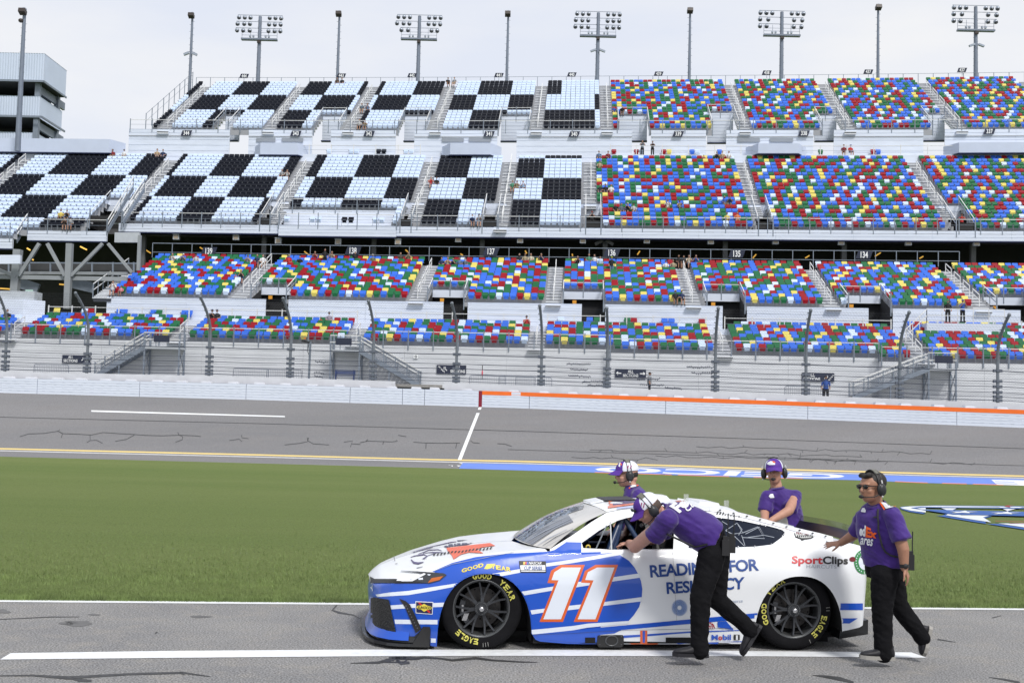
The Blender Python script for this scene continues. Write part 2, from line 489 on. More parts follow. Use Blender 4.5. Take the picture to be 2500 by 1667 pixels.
# sponsor lettering painted on the band, read from the track side
V, Fc, _a = text2d("GEICO", offset=.03)
X0, X1 = 2062, 1453
V2 = []
V, Fc = subdiv2d(V, Fc, (.02, .25))
for (u, v) in V:
    x = X0 + (X1-X0)*u + (v-.5)*-14
    f = .90 - .76*v
    V2.append((x, px_at(C_gf, x)*(1-f) + px_at(C_l1, x)*f))
P, Fq = cast_mesh(V2, Fc, bv_track, .012, far=3)
MB().add(P, Fq, 0).build("apron_lettering", m_paintw, kind='structure')
E_ = [[(2420, 1171), (2560, 1173.5), (2560, 1188), (2434, 1183)]]
decal("apron_lettering", E_, m_paintw, bv_track, .012, cell=20, far=3, kind='structure')
decal("apron_lettering_gap", [[(2428, 1175), (2475, 1176), (2478, 1177.3), (2430, 1176.3)], [(2431, 1179.2), (2483, 1180.6), (2485, 1181.8), (2433, 1180.4)]], m_paintb, bv_track, .014, cell=20, far=3, kind='structure')
# dark seam and sealed cracks on the track
seam = [(x, lerp([-300, 0, 625, 1250, 1875, 2500, 2900], [1010, 1018, 1033.6, 1051.8, 1072.3, 1095, 1110], x)) for x in range(-300, 2901, 100)]
decal("track_seam", [px_strip(seam, 1.5)], m_seal, bv_track, .005, cell=30, far=4, kind='structure')
seam2 = [(x, lerp([1200, 1850, 2500], [1096, 1115, 1137], x)) for x in range(1240, 2600, 80)]
decal("track_seam", [px_strip(seam2, 1.3)], m_seal, bv_track, .005, cell=30, far=4, kind='structure')
cr = []
def z1(L, o, s): return [(o[0]+x*s, o[1]+y*s) for x, y in L]
q = 1/3.733
for L in ([(180,1440),(260,1415),(400,1410),(530,1390),(570,1412),(720,1418),(830,1425),(940,1402),(1080,1412),(1225,1420),(1330,1428),(1480,1432),(1640,1426),(1770,1432),(1830,1438)],
          [(545,1375),(530,1390),(570,1412),(558,1450)], [(820,1425),(822,1475),(880,1472),(935,1500)], [(1225,1425),(1150,1465),(1050,1482)],
          [(1620,1400),(1630,1424),(1665,1440),(1662,1468),(1600,1490)], [(2090,1475),(2180,1462),(2205,1485)], [(2200,1425),(2205,1450),(2265,1458)], [(790,1495),(822,1475)]):
    cr.append(px_strip(z1(L, (0, 680), q), 1.9))
for L in ([(260,1515),(400,1500),(470,1485),(470,1450)], [(470,1475),(520,1505),(665,1515)], [(800,1490),(880,1478),(860,1535)], [(870,1505),(950,1510)],
          [(945,1495),(1020,1480),(1240,1487),(1290,1480),(1280,1468)], [(1435,1490),(1540,1497),(1700,1500),(1860,1497)], [(1550,1497),(1548,1550)], [(1830,1500),(1820,1545)],
          [(1295,1427),(1370,1440)], [(1955,1475),(1980,1495),(2040,1500)], [(2200,1503),(2270,1508),(2330,1528)], [(480,1450),(470,1475)], [(1165,1480),(1155,1512)], [(1020,1463),(1000,1484)]):
    cr.append(px_strip(z1(L, (625, 680), q), 1.9))
for (xa, xb, y0, sl, n) in ((1395, 1600, 1116, .02, 9), (1440, 2100, 1098, .024, 26), (1600, 2080, 1112, .024, 18), (1700, 2250, 1090, .03, 12), (1950, 2350, 1120, .03, 8)):
    x = xa; y = y0; pts = [(x, y)]
    while x < xb:
        x += rng.uniform(18, 40); y = y0 + (x-xa)*sl + rng.uniform(-3, 3); pts.append((x, y))
        if rng.random() < .5: cr.append(px_strip([(x, y), (x+rng.uniform(-9, 9), y+rng.uniform(4, 9)*rng.choice([-1, 1]))], 1.3))
    cr.append(px_strip(pts, 1.4))
ck = MB()
for c in cr:
    try:
        V, T_ = fill2d(c); V, T_ = subdiv2d(V, T_, 20); P, Fq = cast_mesh(V, T_, bv_track, .004, far=4); ck.add(P, Fq)
    except Exception: pass
ck.build("track_cracks", m_seal, kind='structure')
# pit road: near white line, tar worms, stains
wpts_u = [(0, 1610), (26, 1594.5), (400, 1588.5), (888, 1585), (1240, 1586), (1750, 1587.8), (2090, 1589.5), (2225, 1593)]
wpts_l = [(2270, 1606), (1860, 1601.5), (1240, 1600.5), (880, 1602), (400, 1606), (60, 1610.5)]
def tozline(u):   # straight edges on the road in world space
    return u
A0 = at_z(26, 1594.5, 0); A1 = at_z(2225, 1592.5, 0); B0 = at_z(0, 1610, 0); B1 = at_z(2262, 1605.5, 0)
pl = MB(); n = 30
wu = [(26, 1594.5), (400, 1589), (888, 1585.5), (1240, 1586), (1750, 1588.5), (2225, 1592.5)]; wl2 = [(0, 1610), (400, 1606), (880, 1602), (1240, 1600.8), (1860, 1602), (2262, 1605.5)]
def lpt(L, t): x = L[0][0]+(L[-1][0]-L[0][0])*t; return at_z(x, float(np.interp(x, [a for a, b in L], [b for a, b in L])), 0)+UPV*.004
pl.grid([[lpt(wu, t) for t in np.linspace(0, 1, n)], [lpt(wl2, t) for t in np.linspace(0, 1, n)]], flip=True)
pl.build("pit_lane_line", m_paintw, kind='structure')
tar = MB()
def blob(px, py, rx, ry, n=14):
    ph = rng.uniform(0, 6.28, 4)
    return [(px+rx*(1+.25*math.sin(2*t+ph[0])+.18*math.sin(5*t+ph[1]))*math.cos(t), py+ry*(1+.25*math.sin(3*t+ph[2]))*math.sin(t)) for t in [6.2832*k/n for k in range(n)]]
K1 = 1000/1344
for L, w in (([(0,281),(110,280),(225,288),(300,283),(420,276),(600,271),(690,284)], [2,4,8,6,5,5,1]), ([(225,286),(262,296),(300,298)], [6,8,5]), ([(590,270),(606,277)], 4),
             ([(0,96),(170,88),(260,88)], [1.5,2,1]), ([(1143,42),(1105,50),(1090,66),(1112,74),(1160,82),(1185,96)], [2,4,5,5,2,1]),
             ([(1150,240),(1240,238),(1290,226),(1310,219),(1344,226)], [1,6,9,10,5]), ([(1300,230),(1316,240),(1344,238)], [5,8,6]), ([(510,143),(516,137)], 3)):
    tar.add(*cast_mesh(*subdiv2d(*fill2d(px_strip([(x*K1, 1440+y*K1) for x, y in L], w)), 20), bv_pit, .003))
Q2 = .2806
for L, w in (([(1175,1000),(1150,1010)], [2, 3]), ([(250,1515),(330,1520),(480,1530),(560,1520),(700,1530),(800,1545),(1000,1525),(1150,1545),(1420,1560),(1540,1562)], [6, 11, 7, 5, 4, 5, 6, 4, 3, 1]), ([(300,1505),(340,1545)], [7, 9]), ([(420,1530),(380,1560),(250,1562),(100,1560)], [3,4,3,1])):
    tar.add(*cast_mesh(*subdiv2d(*fill2d(px_strip([(880+x*Q2, 1180+y*Q2-(22 if y > 1400 else 0)+20) for x, y in L], w)), 20), bv_pit, .003))
K3 = 1000/1344
for L, w in (([(650,118),(690,122),(740,130),(785,142)], [1, 6, 9, 5]), ([(1230,125),(1280,132),(1330,142)], [1, 4, 5]), ([(1060,0),(1120,10)], [3, 1]), ([(1500-260,-70),(1270,-78)],[2,1])):
    tar.add(*cast_mesh(*subdiv2d(*fill2d(px_strip([(1500+x*K3, 1560+y*K3) for x, y in L], w)), 20), bv_pit, .003))
tar.build("tar_patches", m_seal2, kind='structure')
st = MB()
for (x, y, rx, ry) in ((190, 1521, 42, 7), (165, 1521, 20, 4), (5, 1492, 18, 5), (490, 1505, 22, 3), (230, 1500, 14, 2)):
    st.add(*cast_mesh(*subdiv2d(*fill2d(blob(x, y, rx, ry)), 20), bv_pit, .0025))
st.build("road_stains", mat("old_road_stain", (.12, .12, .122), .9, noise=(5, .15, 8)), kind='structure')
# logo painted on the grass
o = (2160, 1140); s = 340/2352
def Z(L): return [(o[0]+x*s, o[1]+y*s) for x, y in L]
m_lb = mat("blue_turf_paint", (.03, .10, .33), .9, noise=(30, .2)); m_lw = mat("white_turf_paint", (.62, .66, .70), .9, noise=(30, .12)); m_lr = mat("dark_red_turf_paint", (.30, .04, .05), .9)
decal("turf_logo", [Z([(250,690),(300,675),(850,655),(2352,668),(3400,690),(3400,1330),(2352,1065),(1500,935),(900,835),(420,765),(280,720)])], m_lb, bv_grass, .02, cell=20, far=3, kind='structure')
decal("turf_logo_white", [Z([(262,695),(420,678),(850,668),(2352,684),(3400,705),(3400,1300),(2352,1035),(1500,905),(900,808),(440,750),(300,715)])], m_lw, bv_grass, .03, cell=20, far=3, kind='structure')
decal("turf_logo_blue", [Z([(440,708),(600,690),(2352,708),(3400,720),(3400,730),(2352,722),(640,702),(525,712),(620,735),(2352,775),(3400,800),(3400,880),(2352,850),(1160,822),(700,752)])], m_lb, bv_grass, .04, cell=20, far=3, kind='structure')
decal("turf_logo_red", [Z([(2020,685),(2060,668),(2200,672),(2100,680),(2130,702)]), Z([(1850,935),(2352,945),(3400,960),(3400,966),(2352,951),(1880,942)]), Z([(2090,968),(2352,975),(3400,990),(3400,996),(2352,981),(2120,975)])], m_lr, bv_grass, .045, cell=20, far=3, kind='structure')
def star(cx, cy, rx, ry, sh):
    out = []
    for k in range(10):
        r = 1 if k % 2 == 0 else .42; t = math.pi/2 + k*math.pi/5
        out.append((cx+rx*r*math.cos(t)+sh*r*math.sin(t), cy-ry*r*math.sin(t)))
    return out
decal("turf_star", [star(*Z([(1320, 787)])[0], 38, 3.6, 6), star(*Z([(2030, 803)])[0], 40, 3.6, 6)], m_lw, bv_grass, .05, cell=20, far=3, kind='structure')
# grass blades along the near edge and thinning out with distance
def blades(n):
    V = np.zeros((n*3, 3)); t = rng.uniform(-9, 9, n); w = rng.exponential(1.0, n)*1.6; w = np.where(rng.random(n) < .25, rng.uniform(-.03, .06, n), w)
    nr = np.array([-gdir[1], gdir[0], 0]); P = near_edge(0, .12)[None]+gdir[None]*t[:, None]+nr[None]*w[:, None]
    P[:, 2] = -.035*np.clip(w, 0, None)*0.35
    h = rng.uniform(.025, .06, n)*np.where(w < .1, 1.15, 1); a = rng.uniform(0, 6.28, n); dd = np.stack([np.cos(a), np.sin(a), 0*a], 1)
    V[0::3] = P - dd*.0035; V[1::3] = P + dd*.0035; V[2::3] = P + np.stack([rng.normal(0, .018, n), rng.normal(0, .018, n), h], 1)
    me = bpy.data.meshes.new("grass_blades"); me.vertices.add(n*3); me.vertices.foreach_set('co', V.ravel())
    me.loops.add(n*3); me.loops.foreach_set('vertex_index', np.arange(n*3)); me.polygons.add(n)
    me.polygons.foreach_set('loop_start', np.arange(0, n*3, 3)); me.polygons.foreach_set('loop_total', np.full(n, 3)); me.update(); me.validate()
    me.materials.append(mat("grass_blade", (.155, .215, .065), .7, noise=(3, .3))); return me
obj("grass_blades", blades(110000), kind='stuff', label='short mown grass blades along the edge of pit road', cat='grass')
# ================================================================== GRANDSTAND FRAME OF REFERENCE
A0_, K_ = .05, .0009
_U = np.linspace(-160, 160, 1281); _du = _U[1]-_U[0]
_an = A0_ + K_*_U
_X = np.concatenate([[0], np.cumsum(np.cos((_an[1:]+_an[:-1])/2)*_du)]); _X -= np.interp(0, _U, _X)
_Y = -np.concatenate([[0], np.cumsum(np.sin((_an[1:]+_an[:-1])/2)*_du)]); _Y -= np.interp(0, _U, _Y)
Y00 = 85.4
def S(u, v, z):
    a = A0_ + K_*u
    return np.array([np.interp(u, _U, _X) + v*math.sin(a), Y00 + np.interp(u, _U, _Y) + v*math.cos(a), z])
def EU(u): a = A0_+K_*u; return np.array([math.cos(a), -math.sin(a), 0])
def EV(u): a = A0_+K_*u; return np.array([math.sin(a), math.cos(a), 0])
def UZ(px, py, v):
    u = 0
    for _ in range(6):
        p = on_plane(px, py, S(u, v, 0), EV(u)); q = p - S(u, v, 0); u = u + q @ EU(u)
    return float(u), float(p[2])
def U_(px, py, v): return UZ(px, py, v)[0]
def GZ(u): return ilerp([-38, 8, 46], [-.021, 0, .011], u)
def ZN(z, v): return z - .43 + .03966*(85.4+v)
def SP(u, v, z): return S(u, v, CAMH + (z-CAMH)*(1+GZ(u)))
def UZc(px, py, v):
    u, z = UZ(px, py, v); return u, CAMH + (z-CAMH)/(1+GZ(u))

m_panel = mat("white_steel_cladding", (.62, .675, .79), .45, noise=(1.5, .05, 6), stretch=(.4, .4, 3))
m_panel2 = mat("weathered_white_cladding", (.58, .60, .64), .5, noise=(.9, .08, 7), stretch=(.5, .5, 3))
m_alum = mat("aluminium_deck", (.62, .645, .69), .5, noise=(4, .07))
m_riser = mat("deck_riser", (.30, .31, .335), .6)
m_gap = mat("step_gap", (.05, .055, .075), .7)
m_lav = mat("pale_blue_box_paint", (.50, .56, .70), .5, noise=(1, .03))
m_steel = mat("galvanised_steel", (.20, .235, .29), .5, .2, noise=(3, .1))
m_steel_l = mat("light_grey_steel", (.42, .45, .49), .5, noise=(2, .08))
m_rail = mat("pale_rail", (.66, .67, .68), .4, noise=(5, .06))
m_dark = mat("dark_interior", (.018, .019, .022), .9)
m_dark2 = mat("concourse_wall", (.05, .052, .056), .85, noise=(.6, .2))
m_navy = mat("navy_trim", (.02, .03, .09), .5)
m_signb = mat("sign_navy", (.012, .018, .045), .5)
m_signw = mat("sign_white", (.80, .82, .84), .5)
m_black = mat("matt_black", (.012, .012, .014), .55)

TI = {}
TI['B'] = dict(v0=0.0, z0=6.71, dv=.84, dz=.295)
TI['L'] = dict(v0=7.6, z0=10.905, dv=.84, dz=.327)
TI['U'] = dict(v0=20.5, z0=18.98, dv=.84, dz=.512)
TI['T'] = dict(v0=38.0, z0=32.12, dv=.95, dz=.548)
def rv(t, r):
    d = TI[t]; k = r+1 if t == 'B' else r
    return d['v0'] + d['dv']*k, d['z0'] + d['dz']*k
# aisle centre lines: (px, py at the foot, row of foot) , (px, py at the head)
def aisle(t, xb, yb, rb, xt, yt, rt, w=1.2):
    ub = U_(xb, yb, rv(t, rb)[0]); ut = U_(xt, yt, rv(t, rt)[0])
    return ((ub+ut)/2, rb, rt, w)
AIS = {
 'T': [aisle('T', 400, 318, 0, 503, 207, 16), aisle('T', 660, 318, 0, 731, 207, 16), aisle('T', 858, 318, 0, 903, 207, 16), aisle('T', 1064, 318, 0, 1100, 207, 16),
       aisle('T', 1310, 318, 0, 1322, 206, 16), aisle('T', 1487, 318, 0, 1473, 205, 16), aisle('T', 1823, 318, 0, 1776, 200, 16), aisle('T', 2084, 316, 0, 2001, 198, 16),
       aisle('T', 2354, 311, 0, 2247, 196, 16), aisle('T', 2625, 310, 0, 2495, 190, 16)],
 'U': [aisle('U', -120, 600, -4, 37, 366, 18), aisle('U', 300, 535, 1, 420, 369, 18), aisle('U', 660, 535, 1, 762, 378, 18), aisle('U', 1010, 530, 2, 1056, 377, 18),
       aisle('U', 1232, 550, 0, 1238, 376, 18), aisle('U', 1441, 500, 4, 1440, 377, 18), aisle('U', 1850, 500, 4, 1805, 378, 18), aisle('U', 2325, 510, 4, 2205, 377, 18),
       aisle('U', 2720, 510, 4, 2560, 377, 18)],
 'L': [aisle('L', 589, 725, 1, 661, 634, 13), aisle('L', 1019, 732, 0, 1054, 640, 13), aisle('L', 1353, 744, 0, 1356, 648, 13), aisle('L', 1695, 746, 0, 1664, 652, 13),
       aisle('L', 2036, 749, 0, 1971, 654, 13), aisle('L', 2400, 752, 0, 2301, 656, 13), aisle('L', 2760, 752, 0, 2640, 656, 13)],
 'B': [aisle('B', 27, 808, 0, 80, 768, 5), aisle('B', 434, 830, 0, 471, 773, 5), aisle('B', 861, 838, 0, 893, 768, 5), aisle('B', 1309, 842, 0, 1314, 778, 5),
       aisle('B', 1775, 855, -1, 1743, 785, 5), aisle('B', 2265, 860, -2, 2200, 795, 5)],
}
# seat-free notches with entries: tier, px left, px right (at its face), rows, py
def notch(t, xl, xr, y, n): v = rv(t, n)[0]; return (U_(xl, y, v), U_(xr, y, v), n)
NOT = {
 'T': [notch('T', 551, 586, 290, 5), notch('T', 788, 846, 290, 5), notch('T', 988, 1052, 290, 5), notch('T', 1224, 1296, 290, 5), notch('T', 1508, 1580, 290, 5),
       notch('T', 1727, 1790, 286, 6), notch('T', 1988, 2042, 286, 5), notch('T', 2248, 2306, 285, 5)],
 'U': [notch('U', 270, 345, 480, 6), notch('U', 668, 692, 490, 6), notch('U', 692, 966, 508, 4), notch('U', 996, 1022, 505, 6), notch('U', 1188, 1223, 505, 6),
       notch('U', 1430, 1466, 505, 6), notch('U', 1834, 1868, 505, 6), notch('U', 2296, 2340, 505, 6)],
 'L': [notch('L', 638, 722, 712, 4), notch('L', 1056, 1142, 710, 4), notch('L', 1376, 1472, 716, 4), notch('L', 1716, 1806, 718, 4), notch('L', 2050, 2150, 722, 4), notch('L', 2400, 2500, 725, 4)],
 'B': [],
}
UL = {'T': U_(366, 318, 38.0), 'U': -75, 'L': U_(262, 722, 7.6), 'B': -75}
UR = {'T': 75, 'U': 75, 'L': 75, 'B': 75}
u_b1 = U_(1490, 862, 0); u_b2 = U_(2145, 880, 0); u_b6a, u_b6b = U_(1787, 780, 5.9), U_(2190, 780, 5.9)
u_ub0, u_ub1, u_ub2 = U_(42, 590, 18), U_(262, 575, 19), U_(285, 560, 20)
def row_span(t, u):
    if t == 'T': return (0, 17)
    if t == 'L': return (0, 13)
    if t == 'U': return (-4 if u < u_ub0 else (-2 if u < u_ub1 else 0), 18)
    lo = 0 if u < u_b1 else (-1 if u < u_b2 else -2)
    hi = 6 if u_b6a < u < u_b6b else (7 if u > u_b6b + 1 else 5)
    return (lo, hi)
def in_notch(t, u, r, pad=0.0):
    for a, b, n in NOT[t]:
        if a-pad < u < b+pad and r < n: return True
    return False

# ------------------------------------------------------------------ the two stands as things
lower_stand = empty("lower_grandstand", label="low white grandstand of multicoloured seats right behind the catch fence", cat="grandstand")
upper_stand = empty("upper_grandstand", label="tall upper grandstand deck of checkered and multicoloured seats above the dark concourse", cat="grandstand")
OWN = {'B': lower_stand, 'L': lower_stand, 'U': upper_stand, 'T': upper_stand}

def useg(a, b, step=2.4):
    n = max(1, int(math.ceil((b-a)/step))); return [a + (b-a)*i/n for i in range(n+1)]
def decks(t):
    mb = MB(); rlo, rhi = -4, (17 if t == 'T' else 18 if t == 'U' else 13 if t == 'L' else 7)
    # breakpoints
    bp = {UL[t], UR[t]}
    for a, b, n in NOT[t]: bp |= {a, b}
    if t == 'B': bp |= {u_b1, u_b2, u_b6a, u_b6b, u_b6b+1}
    if t == 'U': bp |= {u_ub0, u_ub1}
    bp = sorted(x for x in bp if UL[t] <= x <= UR[t])
    for i in range(len(bp)-1):
        a, b = bp[i], bp[i+1]; um = (a+b)/2; lo, hi = row_span(t, um); us = useg(a, b, 4)
        for r in range(lo, hi+1):
            if in_notch(t, um, r): continue
            v, z = rv(t, r); v2 = v + TI[t]['dv']; zb = z - TI[t]['dz'] - .02
            mb.grid([[SP(u, v, z) for u in us], [SP(u, v2, z) for u in us]], 0, False)
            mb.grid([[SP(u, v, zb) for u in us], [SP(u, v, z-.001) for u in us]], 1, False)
        if lo-1 < hi and t in 'TU' : pass
    return mb
for t in 'BLUT':
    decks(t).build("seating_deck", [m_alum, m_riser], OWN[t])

# ------------------------------------------------------------------ aisle stairs
def stairs_flight(t, A, mb):
    u, rb, rt, w = A
    h = w/2
    for r in range(rb, rt+1):
        if in_notch(t, u, r, -.3): continue
        v, z = rv(t, r); dv, dz = TI[t]['dv'], TI[t]['dz']
        for k in (0, 1):
            vv = v - dv*.5 + dv*.5*k; zz = z - dz*.5 + dz*.5*k + .012
            a = SP(u-h, vv, zz); eu, ev = EU(u), EV(u)
            c = SP(u, vv+dv*.27, zz-.035)
            mb.obox(c, eu*h, ev*dv*.27, (0, 0, .035), 0)
            c = SP(u, vv+dv*.27+.03, zz-.07-dz*.2)
            mb.obox(c, eu*(h-.02), ev*(dv*.27-.03), (0, 0, dz*.2), 0)
            c = SP(u, vv+.028, zz-.07-.030); mb.obox(c, eu*(h-.01), ev*.004, (0, 0, .030), 1)
    # centre and side rail
def rail_line(mb, pts, h, post_every=1.8, rs=.024, mi=0, mid=True, pmi=1, pw=.055):
    pts = [np.asarray(p, float) for p in pts]
    top = [p + UPV*h for p in pts]
    for a, b in zip(top[:-1], top[1:]): mb.beam(a, b, rs*2, rs*2, mi)
    if mid:
        for a, b in zip(pts[:-1], pts[1:]): mb.beam(a+UPV*h*.52, b+UPV*h*.52, rs*1.3, rs*1.3, mi)
    for a, b in zip(pts[:-1], pts[1:]):
        L = np.linalg.norm(b-a); n = max(1, int(round(L/post_every)))
        for i in range(n+1):
            p = a + (b-a)*i/n; mb.beam(p, p+UPV*h, pw, pw, pmi)
def do_aisles(t):
    st = MB()
    for A in AIS[t]:
        stairs_flight(t, A, st)
        u, rb, rt, w = A
        # broken central handrails, in pairs of rows
        off = 0 if t in 'LB' else .1
        step = 3
        r = rb+1
        while r + 1 < rt:
            v1, z1_ = rv(t, r); v2, z2_ = rv(t, min(r+2, rt))
            if not in_notch(t, u, r):
                p1, p2 = SP(u+off, v1, z1_), SP(u+off, v2, z2_)
                hr = MB(); hr.beam(p1, p1+UPV*.9, .05, .05, 0); hr.beam(p2, p2+UPV*.9, .05, .05, 0)
                hr.beam(p1+UPV*.9, p2+UPV*.9, .06, .06, 0); hr.beam(p1+UPV*.5, p2+UPV*.5, .045, .045, 0); hr.build("aisle_handrail", [m_rail], OWN[t])
            r += step
    st.build("aisle_steps", [m_alum, m_gap], OWN[t], kind='stuff')
for t in 'BLUT': do_aisles(t)

# ------------------------------------------------------------------ walls, fascias
def wall(mb, u0, u1, v, z0, z1, mi=0, rib=.30, rd=.03, thick=.12, step=3):
    """horizontally ribbed cladding wall"""
    us = useg(u0, u1, step); z = z0; k = 0
    prof = [(0, z0)]
    while z < z1-1e-6:
        zt = min(z+rib, z1)
        prof += [(-rd if False else 0, z), (0, zt-.05), (rd, zt-.03), (rd, zt)]
        z = zt
    mb.grid([[SP(u, v+d, zz) for u in us] for d, zz in prof], mi, False)
    mb.grid([[SP(u, v, z1) for u in us], [SP(u, v+thick, z1) for u in us]], mi, False)
    for u in (u0, u1): mb.quad(SP(u, v, z0), SP(u, v+thick, z0), SP(u, v+thick, z1), SP(u, v, z1), mi)
    return mb
def panels(name, t, spans, v, z0, z1, m, width=6.0, rib=.3, parent=None, rd=.03):
    for a, b in spans:
        n = max(1, int(round((b-a)/width)))
        for i in range(n):
            p, q = a+(b-a)*i/n, a+(b-a)*(i+1)/n
            zz0 = z0(p) if callable(z0) else z0
            zz1 = z1(p) if callable(z1) else z1
            wall(MB(), p+.006, q-.006, v(p) if callable(v) else v, zz0, zz1, 0, rib=rib, rd=rd).build(name, [m], parent or OWN[t])
# B front wall down to the ground, in three steps
GZB = 3.2
panels("wall_panel", 'B', [(UL['B'], u_b1)], .84-.02, GZB, rv('B', 0)[1]+.0, m_panel2, 7.5, .36)
panels("wall_panel", 'B', [(u_b1, u_b2)], -.02, GZB, rv('B', -1)[1], m_panel2, 7.5, .36)
panels("wall_panel", 'B', [(u_b2, UR['B'])], -.86, GZB, rv('B', -2)[1], m_panel2, 7.5, .36)
for uu, va_, vb_, zt_ in ((u_b1, -.02, .95, rv('B', -1)[1]), (u_b2, -.86, .1, rv('B', -2)[1])):
    cl_ = MB(); cl_.quad(SP(uu, va_, GZB), SP(uu, vb_, GZB), SP(uu, vb_, zt_), SP(uu, va_, zt_)); cl_.build('wall_return', [m_panel2], lower_stand)
# wall between B and L with the walkway
def gaps(t, spans, holes):
    out = []
    for a, b in spans:
        cur = a
        for h0, h1 in sorted(holes):
            if h1 <= cur or h0 >= b: continue
            if h0 > cur: out.append((cur, h0))
            cur = max(cur, h1)
        if cur < b: out.append((cur, b))
    return out
vomL = [U_(x, 735, 7.5) for x in (649, 704, 1083, 1142, 1421, 1478, 1765, 1824, 2121, 2180, 2492, 2560)]
vomL = list(zip(vomL[0::2], vomL[1::2]))
zwl = ZN(5.75, 7)
panels("walkway_wall", 'L', gaps('L', [(UL['L'], UR['L'])], vomL), 7.52, zwl, TI['L']['z0'], m_panel, 6.5, .45)
wk = MB(); us = useg(UL['B'], UR['B'], 4)
wk.grid([[SP(u, 5.85, zwl) for u in us], [SP(u, 7.6, zwl) for u in us]], 0, False)
wk.grid([[SP(u, 5.85, zwl-.65) for u in us], [SP(u, 5.85, zwl-.001) for u in us]], 1, False)
wk.build("walkway", [m_alum, m_panel], lower_stand)
# notch faces in L
for a, b, n in NOT['L']:
    v, z = rv('L', n)
    wall(MB(), a, b, v-.03, z-.62, z+.02, 0, rib=.7).build("notch_wall", [m_panel], lower_stand)
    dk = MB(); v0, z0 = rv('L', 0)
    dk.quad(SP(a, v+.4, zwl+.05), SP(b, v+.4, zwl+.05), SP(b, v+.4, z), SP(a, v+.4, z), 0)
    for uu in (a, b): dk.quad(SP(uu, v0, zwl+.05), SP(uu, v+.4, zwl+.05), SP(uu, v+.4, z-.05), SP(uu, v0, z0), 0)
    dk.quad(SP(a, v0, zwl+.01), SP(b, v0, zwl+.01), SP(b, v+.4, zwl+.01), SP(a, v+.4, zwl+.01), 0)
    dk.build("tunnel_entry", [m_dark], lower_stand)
    bd = MB(); um = (a*.72+b*.28); c = SP(um, v-.12, z-.85)
    bd.obox(c, EU(um)*.16, EV(um)*.02, (0, 0, .14), 0); bd.build("row_marker_sign", [mat("orange_marker", (.75, .33, .03), .5)], lower_stand)
# U fascia : upper edge at front row, lower edge ~1 m down
def ufv(u): return rv('U', -4 if u < u_ub0 else (-2 if u < u_ub1 else 0))[0]-.03
def ufz(u): return rv('U', -4 if u < u_ub0 else (-2 if u < u_ub1 else 0))[1]
ub_a, ub_b = U_(680, 575, 20.3), U_(967, 578, 20.3)
for (a, b, extra, dvv) in ((UL['U'], u_ub0-.05, .05, 0), (U_(66, 590, 18.8), u_ub1, .05, 0), (u_ub2, ub_a, -.10, 0), (ub_a, ub_b, .12, -.25), (ub_b, UR['U'], 0.0, 0)):
    um = (a+b)/2; zt = ufz(um); vv = ufv(um)+dvv
    n = max(1, int((b-a)/6.5))
    for i in range(n):
        p, q_ = a+(b-a)*i/n+.005, a+(b-a)*(i+1)/n-.005
        wall(MB(), p, q_, vv, zt-.88-extra, zt+.0, 0, rib=.30, thick=.3).build("fascia_panel", [m_panel], upper_stand)
    tb = MB(); us = useg(a, b, 4)
    tb.grid([[SP(u, vv+.01, zt-.98-extra) for u in us], [SP(u, vv+.01, zt-.882-extra) for u in us]], 0, False)
    tb.grid([[SP(u, vv, zt-.98-extra) for u in us], [SP(u, vv+.6, zt-.98-extra) for u in us]], 0, False)
    tb.build("fascia_trim", [m_navy], upper_stand)
# soffit under U, back of the concourse, its floor
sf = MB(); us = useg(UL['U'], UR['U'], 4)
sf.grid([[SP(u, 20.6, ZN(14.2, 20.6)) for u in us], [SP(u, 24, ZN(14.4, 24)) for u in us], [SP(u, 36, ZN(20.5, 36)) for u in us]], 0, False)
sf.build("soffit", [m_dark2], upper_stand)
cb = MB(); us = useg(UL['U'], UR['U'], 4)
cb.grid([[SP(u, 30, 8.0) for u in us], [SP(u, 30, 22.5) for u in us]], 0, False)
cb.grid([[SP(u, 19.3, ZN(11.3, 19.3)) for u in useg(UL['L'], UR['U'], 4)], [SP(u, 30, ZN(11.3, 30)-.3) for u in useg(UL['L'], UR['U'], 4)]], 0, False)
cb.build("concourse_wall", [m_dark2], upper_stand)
pn = MB(); wall(pn, U_(405, 635, 26), U_(625, 640, 26), 26, ZN(11.3, 26), ZN(12.9, 26), 0, rib=2); pn.build("grey_kiosk_wall", [mat("kiosk_grey", (.22, .23, .24), .7)], upper_stand)
